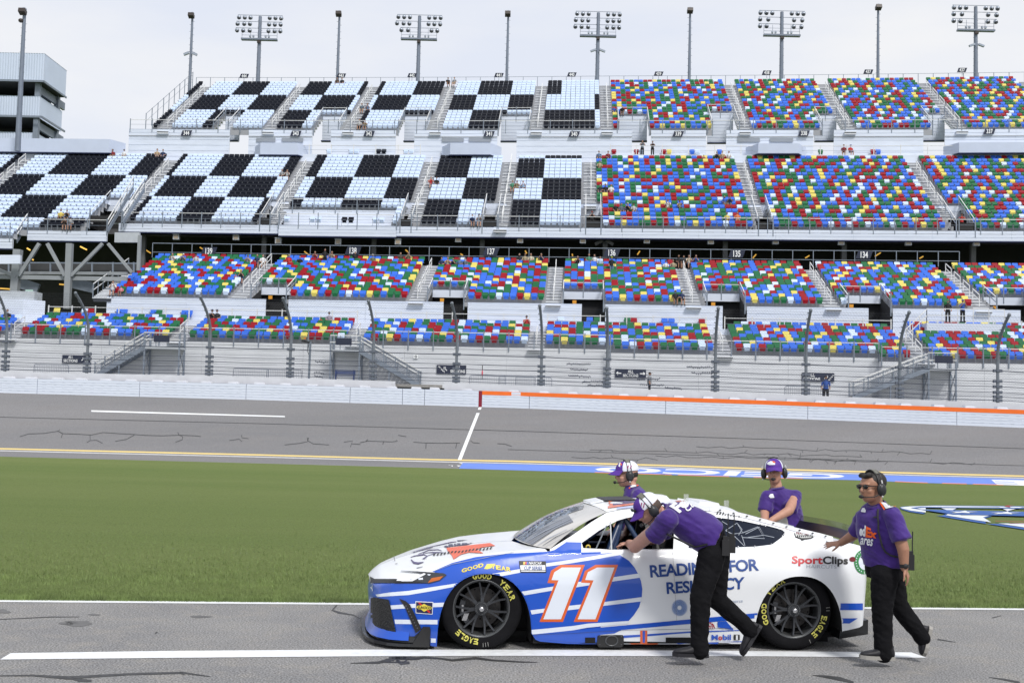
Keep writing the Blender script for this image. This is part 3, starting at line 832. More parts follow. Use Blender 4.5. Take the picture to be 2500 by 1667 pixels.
# T front wall with gaps open to the sky
zwt, zbt = TI['T']['z0'], ZN(24.7, 37.8)
holesT = [(U_(a, 345, 37.8), U_(b, 345, 37.8)) for a, b in ((560, 606), (762, 807), (966, 1011), (1214, 1261), (1543, 1589), (1724, 1773), (1986, 2036), (2255, 2307))]
TS = gaps('T', [(U_(313, 350, 37.8), UR['T'])], holesT)
panels("back_wall_panel", 'T', TS, 37.85, zwt-.72+.0, zwt, m_panel, 7, .36)
panels("back_wall_panel", 'T', TS, 37.9, zbt-.6, zwt-.74, m_panel, 7, .62, rd=.04)
tr = MB()
for a, b in TS:
    us = useg(a, b, 4); tr.grid([[SP(u, 37.8, zwt-.76) for u in us], [SP(u, 37.8, zwt-.70) for u in us]], 0, False)
tr.build("wall_trim", [m_riser], upper_stand)
for i, (a, b) in enumerate(TS):      # louvre vents
    for (xa, xb) in ((625, 673), (687, 741), (1078, 1133), (1144, 1199), (1800, 1856), (1879, 1937)):
        ua, ub_ = U_(xa, 342, 37.8), U_(xb, 342, 37.8)
        if a < ua and ub_ < b:
            vm = MB(); c = SP((ua+ub_)/2, 37.8, UZc((xa+xb)/2, 342, 37.8)[1])
            for k in range(-4, 5): vm.obox(c+UPV*k*.048, EU(ua)*(ub_-ua)/2, EV(ua)*.03, (0, 0, .02), 0)
            vm.build("wall_vent", [mat("vent_grey", (.30, .33, .38), .5)], upper_stand)
for a, b, n in NOT['T']:
    v, z = rv('T', n)
    wall(MB(), a, b, v-.03, ZN(27.3, 43), z+.02, 0, rib=.36).build("notch_wall", [m_panel], upper_stand)
    ledge = MB(); ledge.beam(SP(a, v-.4, ZN(27.3, v)), SP(b, v-.4, ZN(27.3, v)), .5, .12, 0); ledge.build("notch_beam", [m_navy], upper_stand)
for a, b, n in NOT['U']:
    v, z = rv('U', n)
    if b-a > 6:   # the wide recess
        panels("notch_wall", 'U', [(a, b)], v-.03, rv('U', 0)[1]-.1, z, m_panel, 6, .5)
        fl = MB(); us = useg(ub_a, ub_b, 3); fl.grid([[SP(u, 20.2, TI['U']['z0']) for u in us], [SP(u, v, TI['U']['z0']) for u in us]], 0, False); fl.build("recess_floor", [m_alum], upper_stand); continue
    wall(MB(), a-.5, b+.5, v-.03, z-1.1, z+.02, 0, rib=.55).build("notch_wall", [m_panel], upper_stand)
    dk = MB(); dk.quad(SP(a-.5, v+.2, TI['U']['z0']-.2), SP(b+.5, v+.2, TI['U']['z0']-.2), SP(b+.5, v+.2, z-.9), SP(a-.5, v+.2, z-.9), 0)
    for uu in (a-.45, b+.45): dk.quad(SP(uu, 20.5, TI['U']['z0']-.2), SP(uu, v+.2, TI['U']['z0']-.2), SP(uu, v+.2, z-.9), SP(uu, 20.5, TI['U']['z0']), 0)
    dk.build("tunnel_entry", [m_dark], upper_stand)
    bx = MB(); um = (a+b)/2; bx.obox(SP(um, 20.62, TI['U']['z0']+.38), EU(um)*(b-a)*.55, EV(um)*.03, (0, 0, .3), 0); bx.build("entry_board", [m_black], upper_stand)
# walkway behind U
zbk = ZN(24.75, 36.3)
us = useg(UL['U'], UR['U'], 4); wk = MB()
ws = gaps('U', [(UL['U'], UR['U'])], [(U_(a, 370, 36.3), U_(b, 370, 36.3)) for a, b in ((280, 700), (1026, 1240), (1240, 1490))])
for a, b in ws:
    us = useg(a, b, 4)
    wk.grid([[SP(u, 36.3, zbk-.85) for u in us], [SP(u, 36.3, zbk) for u in us]], 1, False)
    wk.grid([[SP(u, 36.3, zbk) for u in us], [SP(u, 37.9, zbk) for u in us]], 0, False)
us = useg(UL['U'], UR['U'], 4)
wk.grid([[SP(u, 35.7, zbk-1.05) for u in us], [SP(u, 37.9, zbk-1.05) for u in us]], 0, False)
wk.build("back_walkway", [m_alum, m_panel], upper_stand)
# pale blue boxes on the walkway
for i, (xa, xb, y0, y1) in enumerate(((-60, 292, 340, 372), (612, 752, 350, 378), (1075, 1222, 350, 378), (1826, 1975, 351, 375), (2315, 2560, 348, 373))):
    ua, ub_ = U_(xa, 360, 35.7), U_(xb, 360, 35.7); zt = UZc((xa+xb)/2, y0, 35.7)[1]; zb_ = UZc((xa+xb)/2, y1, 35.7)[1]
    hb = MB(); c = 1.0
    pl_ = [(ua, 37.5), (ua+c, 35.6), (ub_-c, 35.6), (ub_, 37.5)] if i else [(ua, 37.5), (ua, 35.6), (ub_-c, 35.6), (ub_, 37.5)]
    hb.prism([SP(u, v, zb_) for u, v in pl_], (0, 0, zt-zb_), 0)
    hb.prism([SP(u, v-.02, zb_-.08) for u, v in pl_], (0, 0, .075), 1)
    hb.build("equipment_box", [m_lav, m_navy], None, label=["long pale blue box behind the checkered seats below the tower", "pale blue box in front of the wall vents left of section 342",
        "pale blue box in front of the wall below section 341", "pale blue box below the section 338 sign", "pale blue box below the section 337 sign at the right edge"][i], cat="equipment box", group="pale blue boxes on the back walkway")

# ------------------------------------------------------------------ railings
def tier_rail(t, v, z, spans, h=1.0, every=1.85, name="front_railing", drop=.35, own=None, white=False):
    for a, b in spans:
        mb = MB(); us = useg(a, b, every); n = len(us)
        for i in range(n-1):
            p, q_ = SP(us[i], v, z), SP(us[i+1], v, z)
            mb.beam(p+UPV*h, q_+UPV*h, .06, .05, 0)
            mb.beam(p+UPV*h*.5, q_+UPV*h*.5, .022, .022, 1)
        for u in us:
            p = SP(u, v, z); mb.beam(p-UPV*drop, p+UPV*(h+.12), .075, .075, 1 if not white else 0)
        mb.build(name, [m_rail, m_steel], own or OWN[t])
tier_rail('B', .80, rv('B', 0)[1], [(-48, u_b1)])
tier_rail('B', -.05, rv('B', -1)[1], [(u_b1, u_b2)]); tier_rail('B', -.9, rv('B', -2)[1], [(u_b2, 45)])
tier_rail('L', 7.45, 7.63, gaps('L', [(UL['L'], 50)], vomL))
tier_rail('B', 6.0, zwl, gaps('B', [(-42, 50)], [(A[0]-.7, A[0]+.7) for A in AIS['B']]), .85, 2.2, "walkway_railing", 0, white=True)
for (a, b, dvv) in ((UL['U'], u_ub0-.3, 0), (U_(66, 590, 18.8), u_ub1, 0), (u_ub2+.4, ub_a, 0), (ub_a, ub_b, -.25), (ub_b, 50, 0)):
    um = (a+b)/2; tier_rail('U', ufv(um)+dvv+.02, ufz(um), [(a, b)], 1.0, 1.85)
tier_rail('U', rv('U', 4)[0]-.05, rv('U', 4)[1], [(ub_a+.4, ub_b-.2)], 1.0, 2.0, "recess_railing")
tier_rail('T', 37.85, TI['T']['z0'], gaps('T', [(UL['T']-2, 56)], []), 1.0, 2.3)
tier_rail('U', 36.4, zbk, [(a, b) for a, b in ws if a < 55], .95, 2.6, "walkway_railing", 0, white=True)
for a, b, n in NOT['T']: tier_rail('T', rv('T', n)[0]-.02, rv('T', n)[1], [(a, b)], .95, 1.8, "notch_railing", .6)
for a, b, n in NOT['L']: tier_rail('L', rv('L', n)[0]-.02, rv('L', n)[1], [(a, b)], .75, 2.2, "notch_railing", .5)
# entry handrails sloping down beside each notch
for t in 'TLU':
    for a, b, n in NOT[t]:
        if b-a > 6: continue
        for uu in (a, b):
            mb = MB(); v1, z1_ = rv(t, 0); v2, z2_ = rv(t, n)
            for hh in (.95, .55):
                mb.beam(SP(uu, v1, z1_)+UPV*hh, SP(uu, v2, z2_)+UPV*hh, .055, .055, 0 if hh > .9 else 1)
            for k in range(0, n+1, 2):
                v, z = rv(t, k); mb.beam(SP(uu, v, z), SP(uu, v, z)+UPV*.95, .05, .05, 1)
            mb.beam(SP(uu, v1, z1_)-UPV*.6, SP(uu, v1, z1_)+UPV*1.2, .09, .09, 1)
            mb.build("entry_railing", [m_rail, m_steel], OWN[t])
# glazed screen frame above the last row of L
mb = MB(); ua, ub_ = U_(372, 620, 19.3), U_(2342, 625, 19.3)
us = useg(ua, ub_, 1.75); zt = UZc(1500, 606.5, 19.3)[1]; zb_ = UZc(1500, 629, 19.3)[1]
for i, u in enumerate(us):
    mb.beam(SP(u, 19.3, zb_-.5), SP(u, 19.3, zt), .06, .06, 0)
    if i: mb.beam(SP(us[i-1], 19.3, zt), SP(u, 19.3, zt), .07, .06, 0); mb.beam(SP(us[i-1], 19.3, zb_), SP(u, 19.3, zb_), .05, .05, 0)
mb.build("concourse_screen", [m_steel], lower_stand)
# concourse columns, diagonals, light tubes
for x in (350, 645, 913, 1177, 1477, 1770, 2060, 2375, 2640):
    u = U_(x, 610, 22); mb = MB(); mb.beam(SP(u, 22, 11), SP(u, 22, 19), .42, .42, 0)
    mb.build("concourse_column", [mat("column_grey", (.10, .105, .11), .7)], upper_stand)
m_tube = mat("warm_light_tube", (.8, .5, .1), .5, emit=((1.0, .55, .10), .55))
tubes = [(743,614,755,623),(990,610,997,616),(1124,620,1130,623),(1282,612,1286,619),(1397,620,1398,625),(1556,622,1562,613),(1838,630,1846,621),(1966,630,1976,624),(2136,626,2150,617),(2245,631,2254,626),
         (196,602,212,610),(66,606,74,611),(76,632,82,635),(488,604,498,610),(352,608,368,618),(0,704,28,706),(145,694,157,695)]
for (x0, y0, x1, y1) in tubes:
    v = 26 if x0 > 300 else 14
    p = on_plane(x0, y0, S(U_(x0, y0, v), v, 0), EV(0)); q_ = on_plane(x1, y1, S(U_(x1, y1, v), v, 0), EV(0))
    MB().beam(p, q_, .11, .11).build("light_tube", [m_tube], upper_stand)
# floodlights under the U fascia
for x, y in ((431,579),(577,580),(680,589),(826,591),(972,591),(1119,585),(1270,587),(1423,588),(1579,588),(1735,590),(1893,590),(2053,592),(2217,593),(2383,594)):
    u, z = UZc(x, y, 20.9); c = SP(u, 20.9, z); mb = MB(); e, f = EU(u), EV(u)
    mb.obox(c, e*.27, f*.2, (0, 0, .24), 0); mb.obox(c-f*.205, e*.19, f*.02, (0, 0, .17), 1); mb.obox(c+UPV*.26, e*.3, f*.26, (0, 0, .03), 0); mb.beam(c+UPV*.3, c+UPV*.75, .07, .07, 2)
    mb.build("floodlight", [m_steel_l, mat("lamp_lens", (.33, .27, .20), .3), m_steel], upper_stand)
for sx in (-1, 1):
    u, z = UZc(1475+sx*13, 592, 21.5); mb = MB(); mb.obox(SP(u, 21.5, z), (sx*-.0+.34, 0, .34*-sx*.55), (0, .08, 0), (sx*.06, 0, .12), 0)
    mb.build("loudspeaker", [mat("speaker_grey", (.10, .10, .105), .6)], upper_stand)
# steelwork at the left end of the lower stand
def stl(x, y, v): u, z = UZc(x, y, v); return SP(u, v, z)
Q5 = 350/1307.
m_shade = mat('shaded_steelwork_grey', (.25, .27, .29), .6, noise=(1, .08))  # grey darkened to put the shade below the upper deck into the colour
def L5(x, y, v=10): return stl(x*Q5, 540+y*Q5, v)
for (a, b, w, nm, v) in (((637,205),(612,800),.95,"steel_column",10), ((165,260),(135,650),1.2,"steel_column",10.2), ((1275,130),(1262,450),.5,"steel_column",9),
    ((360,205),(172,500),.55,"steel_brace",10), ((432,205),(592,500),.5,"steel_brace",10), ((935,205),(648,500),.5,"steel_brace",10), ((985,205),(1205,470),.45,"steel_brace",10), ((-120,400),(150,505),.5,"steel_brace",10)):
    MB().beam(L5(*a, v), L5(*b, v), w*.5, w*.5).build(nm, [m_shade], upper_stand)
for (x0, y0, x1, y1, h, v, m_) in ((-300,502,1160,530,.62,10.3,m_shade), (-300,470,1160,478,.45,12,m_shade), (-200,350,190,350,1.3,9,m_panel), (1050,150,1275,150,1.5,12,m_steel_l), (170,560,350,620,1.6,14,m_steel), (650,560,860,610,1.6,14,m_steel)):
    p, q_ = L5(x0, y0, v), L5(x1, y1, v); MB().beam(p, q_, .3, h*.55).build("steel_beam", [m_], upper_stand)
mb = MB()
for x in range(-300, 1300, 190): mb.beam(L5(x, 470, 12.5), L5(x, 375, 12.5), .12, .12, 0)
mb.beam(L5(-300, 375, 12.5), L5(1250, 385, 12.5), .1, .1, 0); mb.build("mezzanine_railing", [m_steel], upper_stand)
mz = MB(); mz.quad(L5(-300, 470, 13), L5(1250, 480, 13), L5(1250, 385, 13), L5(-300, 375, 13)); mz.build("mezzanine_screen", [m_dark2], upper_stand)
# left low block: grey cab with glass panel beside the yellow seat
mb = MB(); ua = U_(-60, 720, 6.2); ub_ = U_(88, 720, 6.2); zt = UZc(50, 712, 6.2)[1]; zb_ = UZc(50, 735, 6.2)[1]
mb.prism([SP(ua, 5.9, zb_), SP(ub_, 5.9, zb_), SP(ub_, 7.4, zb_), SP(ua, 7.4, zb_)], (0, 0, zt-zb_), 0)
zt2 = UZc(50, 733, 5.6)[1]; ub2 = U_(62, 750, 5.6)
mb.prism([SP(ua, 5.2, zwl-1), SP(ub2, 5.2, zwl-1), SP(ub2+1.2, 6.4, zwl-1), SP(ua, 6.4, zwl-1)], (0, 0, zt2-zwl+1), 1)
g0 = UZc(62, 707, 6.1); g1 = UZc(80, 727, 6.1)
mb.quad(SP(g0[0], 6.1, g1[1]), SP(g1[0], 6.1, g1[1]), SP(g1[0], 6.1, g0[1]), SP(g0[0], 6.1, g0[1]), 2)
mb.build("press_booth", [m_steel_l, m_panel, mat("green_glass", (.35, .50, .45), .1)], lower_stand)
# left edge stair of L
mb = MB(); hr = MB()
for k in range(22):
    t_ = k/21; x = 254 + (338-254)*t_; y = 727 + (661-727)*t_
    v = 7.6 + 11.0*t_; u, z = UZc(x, y, v); mb.obox(SP(u-.1, v, z-.04), EU(u)*.75, EV(u)*.25, (0, 0, .04), 0); mb.obox(SP(u-.1, v+.05, z-.2), EU(u)*.7, EV(u)*.2, (0, 0, .12), 1)
    if k % 3 == 0:
        p = SP(u-.9, v, z); hr.beam(p, p+UPV*1.1, .06, .06, 1)
        if k: hr.beam(pp+UPV*1.1, p+UPV*1.1, .06, .06, 0); hr.beam(pp+UPV*.6, p+UPV*.6, .05, .05, 0)
        pp = p
mb.build("end_steps", [m_alum, m_gap], lower_stand, kind='stuff'); hr.build("end_railing", [m_rail, m_steel], lower_stand)
# stair pair coming out of the upper deck at its left step-downs
for (pts) in (((262, 560, 19.0), (325, 455, 22.6)), ((40, 585, 18.2), (66, 545, 20)), ((300, 540, 19.2), (352, 458, 22.8))):
    a_, b_ = pts; pa, pb = stl(*a_), stl(*b_); mb = MB()
    for hh in (.0, .45): mb.beam(pa+UPV*(hh+.4), pb+UPV*(hh+.4), .07, .07, 0)
    mb.beam(pa-UPV*.2, pb-UPV*.2, .1, .3, 1)
    for k in range(5): p = pa+(pb-pa)*k/4; mb.beam(p-UPV*.3, p+UPV*.9, .07, .07, 1)
    mb.build("stair_railing", [m_rail, m_steel], upper_stand)
# slanted end fence of T and top rail
mb = MB(); ul = U_(360, 318, 38)
for r in range(0, 19, 2):
    v, z = rv('T', r); v = min(v, 54.4); z = min(z, 41.6); p = SP(ul+(-.2), v, z); mb.beam(p-UPV*.2, p+UPV*1.75, .07, .07, 0)
    if r: mb.beam(pp+UPV*1.7, p+UPV*1.7, .035, .035, 0); mb.beam(pp+UPV*.9, p+UPV*.9, .02, .02, 0)
    pp = p
mb.build("end_fence", [m_steel], upper_stand)
mb = MB(); us = useg(ul, 62, 2.0*.83)
for i, u in enumerate(us):
    p = SP(u, 55.2, ZN(36.0, 55.2))
    if i % 1 == 0: mb.beam(p, p+UPV*1.75, .06, .06, 0)
    if i: mb.beam(pp+UPV*1.75, p+UPV*1.75, .035, .035, 0)
    pp = p
mb.build("top_fence", [m_steel], upper_stand)
# ================================================================== SEATS
def seat_geo():
    """one folded stadium seat, origin at floor centre, x along the row, -y to the track.
    returns verts, faces, part ids: 0 shell, 1 arms, 2 legs"""
    mb = MB()
    # back shell: rounded-corner slab leaning back, slightly curved
    w, z0, z1, c = .248, .50, .87, .045
    ol = [(-w, z0), (w, z0), (w, z1-c), (w-c*.35, z1-c*.3), (w-c*1.2, z1), (-w+c*1.2, z1), (-w+c*.35, z1-c*.3), (-w, z1-c)]
    def yb(z): return .10 + (z-z0)*.34
    n = len(ol)
    vs = [(x, yb(z), z) for x, z in ol] + [(x, yb(z)+.035, z) for x, z in ol]
    fs = [tuple(range(n)), tuple(range(n, 2*n))[::-1]] + [(i, n+i, n+(i+1) % n, (i+1) % n) for i in range(n)]
    mb.add(vs, fs, 0)
    # folded pan
    mb.obox((0, .05, .455), (.185, 0, 0), (0, .02, .012), (0, -.055, .15), 0)
    # arm and legs
    mb.box((-.283, -.12, .60), (-.245, .16, .655), 1)
    for sx in (-.255,):
        mb.box((sx-.012, .02, 0), (sx+.012, .06, .60), 2)
    mb.box((-.25, .03, .30), (.25, .06, .325), 2)
    return np.array(mb.v), mb.f, np.array(mb.m)
SV, SF, SM = seat_geo()
m_seat = {
 'blue': mat("blue_seat", (.045, .155, .68), .5, noise=(.9, .10), spec=.12),
 'green': mat("green_seat", (.020, .145, .060), .5, noise=(.9, .10), spec=.12),
 'red': mat("red_seat", (.30, .010, .020), .5, noise=(.9, .10), spec=.12),
 'yellow': mat("yellow_seat", (.70, .60, .15), .5, noise=(.9, .06), spec=.12),
 'white': mat("pale_seat", (.58, .69, .88), .5, noise=(.9, .05), spec=.15),
 'black': mat("black_seat", (.004, .006, .014), .55, noise=(.9, .1), spec=.18),
}
CK = list(m_seat)
m_arm = mat("seat_arm", (.018, .02, .026), .5); m_leg = mat("seat_leg", (.22, .24, .28), .45, .3)
_last = []
def pick():
    for _ in range(6):
        c = pick0()
        if c in ('yellow', 'white') and ('yellow' in _last[-3:] or 'white' in _last[-2:]): continue
        if _last[-2:] == [c, c]: continue
        break
    _last.append(c); return c
def pick0():
    r = random.random()
    return 'blue' if r < .30 else 'green' if r < .55 else 'red' if r < .75 else 'yellow' if r < .89 else 'white'
# checkerboard boundaries at the top rows (px) and where the pattern starts
TB_ = [440, 512, 585, 658, 733, 806, 884, 946, 1023, 1097, 1177, 1255, 1335, 1371, 1500]
uT = [U_(x, 196, rv('T', 17)[0]) for x in TB_]
UB_ = [-200, -35, 40, 78, 168, 258, 356, 380, 456, 541, 619, 703, 795, 880, 968, 1043, 1148, 1253, 1332, 1425]
UBc = [1, 0, 1, 0, 1, 0, 1, 1, 0, 1, 0, 1, 0, 1, 0, 1, 0, 1, 0]
uU = [U_(x, 385, rv('U', 18)[0]) for x in UB_]
u_split = {'T': U_(1478, 200, 54), 'U': U_(1440, 380, 35)}
def checker(t, u, r):
    if t == 'T':
        k = int(np.searchsorted(uT, u)) - 1; band = (17-r)//6
        if k >= 12:   # the last block before the coloured seats
            x = u
            b1, b2 = uT[12], uT[13]
            if band == 0: return 'black' if b1 < u < b2 else 'white'
            if band == 1: return 'black' if u > uT[13]+3.6 else 'white'
            return 'black' if u < uT[13]+3.6 and k >= 12 else 'white'
        base = (k % 2 == 0)      # block 0 black
        blk = base if band != 1 else not base
        return 'black' if blk else 'white'
    k = int(np.clip(np.searchsorted(uU, u)-1, 0, len(UBc)-1))
    blk = bool(UBc[k]); fr = 18-r
    if fr == 0 and u > uU[17]: return 'black' if u > uU[18] else 'white'
    band = 0 if fr <= 6 else 1 if fr <= 12 else 2 if fr <= 18 else 3
    if band % 2 == 1: blk = not blk
    return 'black' if blk else 'white'
SEATS = []     # (tier, row, u, color)
for t in 'BLUT':
    pitch = .55 if t in 'BL' else .525
    edges = [UL[t]] + [x for A in AIS[t] for x in (A[0]-A[3]/2, A[0]+A[3]/2)] + [UR[t]]
    segs = [(edges[i], edges[i+1]) for i in range(0, len(edges), 2)]
    for a, b in segs:
        if b-a < .4: continue
        n = int((b-a)/pitch); off = (b-a-n*pitch)/2
        for r in range(-4, 19):
            for i in range(n):
                u = a + off + pitch*(i+.5)
                lo, hi = row_span(t, u)
                if r < lo or r > hi: continue
                if in_notch(t, u, r, .15): continue
                if u < -58 or u > 58: continue
                if t == 'U' and r < 0 and u_ub1-.2 < u: continue
                c = checker(t, u, r) if (t in 'TU' and u < u_split[t]) else pick()
                SEATS.append((t, r, u, c))
    # seats also fill the aisle width in the very top row of T
# drop seats where nothing of the frame can show them
def seat_xf(t, r, u):
    v, z = rv(t, r); return SP(u, v+.35, z), EU(u), EV(u)
def mark(S_):
    out = []
    for s in S_:
        p, e, f = seat_xf(*s[:3]); x, y = proj(p)
        if -60 < x < 2560: out.append(s)
    return out
SEATS = mark(SEATS)
def seat_mesh(name, color):
    me = bpy.data.meshes.new(name); me.from_pydata(SV.tolist(), [], SF)
    for mm in (m_seat[color], m_arm, m_leg): me.materials.append(mm)
    me.polygons.foreach_set('material_index', SM.tolist()); me.update(); return me
SMESH = {c: seat_mesh("seat", c) for c in CK}
def one_seat(u, v, z, c, parent, rz=None):
    e = EU(u); a = math.atan2(e[1], e[0]) if rz is None else rz
    o = obj("seat", SMESH[c], parent); p = SP(u, v, z); o.location = tuple(p); o.rotation_euler = (0, 0, a); return o
def big_seats(name, L, parent):
    nv = len(SV); Vs = []; Ls = []; tot = []; mi = []
    fl = [len(f) for f in SF]; fi = np.array([i for f in SF for i in f])
    for k, (t, r, u, c) in enumerate(L):
        p, e, f = seat_xf(t, r, u)
        j = random.gauss(0, .018); e2 = e*math.cos(j)+f*math.sin(j); f2 = -e*math.sin(j)+f*math.cos(j)
        Vs.append(p + SV[:, :1]*e2 + SV[:, 1:2]*f2 + SV[:, 2:]*UPV)
        Ls.append(fi + k*nv); tot += fl
        ci = CK.index(c); mi.append(np.where(SM == 0, ci, SM+5))
    V = np.concatenate(Vs); Li = np.concatenate(Ls); tot = np.array(tot)
    me = bpy.data.meshes.new(name); me.vertices.add(len(V)); me.vertices.foreach_set('co', V.ravel())
    me.loops.add(len(Li)); me.loops.foreach_set('vertex_index', Li)
    me.polygons.add(len(tot)); me.polygons.foreach_set('loop_start', np.concatenate([[0], np.cumsum(tot)[:-1]])); me.polygons.foreach_set('loop_total', tot)
    for c in CK: me.materials.append(m_seat[c])
    me.materials.append(m_arm); me.materials.append(m_leg)
    me.polygons.foreach_set('material_index', np.concatenate(mi)); me.polygons.foreach_set('use_smooth', np.zeros(len(tot), bool)); me.update(); me.validate()
    return obj(name, me, parent, kind='stuff')
for own, ts, nm in ((lower_stand, 'BL', 280), (upper_stand, 'UT', 280)):
    L = [s for s in SEATS if s[0] in ts]
    L.sort(key=lambda s: (np.linalg.norm(seat_xf(*s[:3])[0]-CAMP)))
    vis = []; rest = []
    for s in L:
        (vis if len(vis) < nm else rest).append(s)
    for t, r, u, c in vis:
        v, z = rv(t, r); one_seat(u, v+.35, z, c, own)
    big_seats("seats", rest, own)
# loose accessible seats on the walkways
for (x, y, v, c, own) in ((290,759,7.1,'blue',lower_stand),(302,759,7.1,'blue',lower_stand),(373,760,7.1,'blue',lower_stand),(387,760,7.1,'green',lower_stand),(449,761,7.1,'blue',lower_stand),(461,761,7.1,'blue',lower_stand),
    (220,758,7.1,'red',lower_stand),(205,757,7.1,'white',lower_stand),(137,756,7.1,'yellow',lower_stand),(1440,769,7.1,'blue',lower_stand),(1458,769,7.1,'green',lower_stand),(1532,770,7.1,'green',lower_stand),(1548,770,7.1,'red',lower_stand),
    (1623,770,7.1,'blue',lower_stand),(1640,770,7.1,'blue',lower_stand),(1714,772,7.1,'red',lower_stand),(1370,768,7.1,'white',lower_stand),
    (699,548,20.6,'white',upper_stand),(762,548,20.6,'white',upper_stand),(777,548,20.6,'white',upper_stand),(840,550,20.6,'black',upper_stand),(856,550,20.6,'black',upper_stand),(916,550,20.6,'white',upper_stand),(931,550,20.6,'white',upper_stand),
    (803,364,37.4,'white',upper_stand),(858,364,37.4,'white',upper_stand),(870,364,37.4,'white',upper_stand),(924,364,37.4,'black',upper_stand),(937,364,37.4,'black',upper_stand),(991,365,37.4,'white',upper_stand),(1004,365,37.4,'white',upper_stand),
    (1499,365,37.4,'red',upper_stand),(1554,365,37.4,'red',upper_stand),(1567,365,37.4,'white',upper_stand),(1621,365,37.4,'red',upper_stand),(1634,365,37.4,'yellow',upper_stand),(1690,365,37.4,'blue',upper_stand),(1703,365,37.4,'white',upper_stand),(1757,364,37.4,'blue',upper_stand),
    (2004,363,37.4,'green',upper_stand),(2132,363,37.4,'red',upper_stand),(2145,363,37.4,'blue',upper_stand)):
    zf = zwl if v < 10 else (TI['U']['z0'] if v < 30 else zbk)
    one_seat(U_(x, y, v), v, zf, c, own)
# ================================================================== BARRIER, FENCE, SIGNS, MASTS
TOPx, TOPy = XS, [922.4, 937.3, 956.2, 977.6, 1000.3]     # safer barrier top
CONy = [906.5, 920, 939.5, 961.3, 985.5]                   # concrete wall top
def barrier_pt(px, kind):
    d = ilerp(WBx, WBd, px)
    if kind == 'b': return at_y(px, ilerp(WBx, WBy, px), d)
    if kind == 't': 
        b = barrier_pt(px, 'b'); h = at_y(px, ilerp(XS, TOPy, px), d)[2]; return np.array([b[0], b[1], h])
    if kind == 'c':
        b = at_y(px, ilerp(XS, CONy, px), d+1.1); return b
m_bar = mat("white_barrier_paint", (.66, .71, .82), .45, noise=(1.2, .03, 6), stretch=(.3, .3, 2))
m_bar2 = mat("barrier_joint", (.30, .33, .39), .7)
m_org = mat("orange_stripe", (.85, .16, .02), .45, noise=(2, .05))
m_mar = mat("maroon_stripe", (.22, .01, .03), .45)
m_conc = mat("concrete_parapet", (.60, .61, .66), .7, noise=(1.4, .07, 6))
joints = [-560, -230, 90, 340, 600, 854, 982, 1036, 1292, 1625, 1972, 2336, 2700, 3050]
safer = empty("track_barrier", label="long white steel and foam barrier along the outside of the track", cat="barrier")
def arc(xa, xb, kind, step=60):
    n = max(1, int((xb-xa)/step)); return [barrier_pt(xa+(xb-xa)*i/n, kind) for i in range(n+1)]
BK = np.array([0, .55, 0.0])
for a, b in zip(joints[:-1], joints[1:]):
    gate = (a == 982); y0 = .05 if not gate else .05
    bot, top = arc(a+.7, b-.7, 'b'), arc(a+.7, b-.7, 't'); mb = MB()
    prof = []
    NR = 6
    for k in range(NR):
        t0, t1 = k/NR, (k+1)/NR
        prof += [[p*(1-t0)+q_*t0 for p, q_ in zip(bot, top)], [p*(1-(t1-.02))+q_*(t1-.02) for p, q_ in zip(bot, top)], [p*(1-(t1-.008))+q_*(t1-.008)+np.array([0, .03, 0]) for p, q_ in zip(bot, top)]]
    prof.append(top); mb.grid(prof, 0, False)
    mb.grid([top, [p+BK for p in top]], 0, False)
    for e_ in (0, -1): mb.quad(bot[e_], bot[e_]+BK, top[e_]+BK, top[e_], 0)
    mb.build("barrier_panel", [m_bar, m_bar2], safer)
    jm = MB(); p = barrier_pt(b, 'b'); q_ = barrier_pt(b, 't'); jm.beam(p+np.array([0, .08, 0]), q_+np.array([0, .08, -.01]), .035, .05)
    jm.build("joint_strip", [m_bar2], safer)
    # foam lines : short dashes
    dm = MB()
    for k, t in enumerate((.2, .42, .63, .8)):
        x = a+12
        while x < b-14:
            p0 = barrier_pt(x, 'b')*(1-t)+barrier_pt(x, 't')*t; x2 = x+rng.uniform(7, 13); p1 = barrier_pt(x2, 'b')*(1-t)+barrier_pt(x2, 't')*t
            dm.beam(p0-np.array([0, .004, 0]), p1-np.array([0, .004, 0]), .008, .018); x = x2+rng.uniform(9, 20)
    dm.build("seam_marks", [mat("faint_seam", (.52, .57, .66), .6)], safer, kind='stuff')
mb = MB()
def stripe(xa, xb, t0, t1, m_, name):
    bot, top = arc(xa, xb, 'b', 40), arc(xa, xb, 't', 40); o = np.array([0, -.012, 0]); s = MB()
    s.grid([[p*(1-t0)+q_*t0+o for p, q_ in zip(bot, top)], [p*(1-t1)+q_*t1+o for p, q_ in zip(bot, top)]], 0, False); s.build(name, [m_], safer)
stripe(1176.4, 3000, .76, 1.0, m_org, "orange_stripe")
stripe(1168, 1176.4, .0, 1.0, m_mar, "maroon_stripe")
# concrete wall behind with brackets
cw = empty("concrete_wall", label="pale concrete retaining wall carrying the catch fence posts", cat="wall")
for a, b in ((-900, 965), (1085, 3400)):
    n = int((b-a)/120)
    for i in range(n):
        xa, xb = a+(b-a)*i/n, a+(b-a)*(i+1)/n
        T_ = [barrier_pt(x, 'c') for x in np.linspace(xa, xb, 4)]; B_ = [np.array([p[0], p[1], barrier_pt(1250, 'b')[2]-1.6]) for p in T_]
        s = MB(); s.grid([B_, T_], 0, False); s.grid([T_, [p+np.array([0, .35, 0]) for p in T_]], 0, False)
        s.grid([[p+np.array([0, .35, 0]) for p in T_], [p+np.array([0, .35, 0]) for p in B_]], 0, False)
        s.build("wall_section", [m_conc], cw)
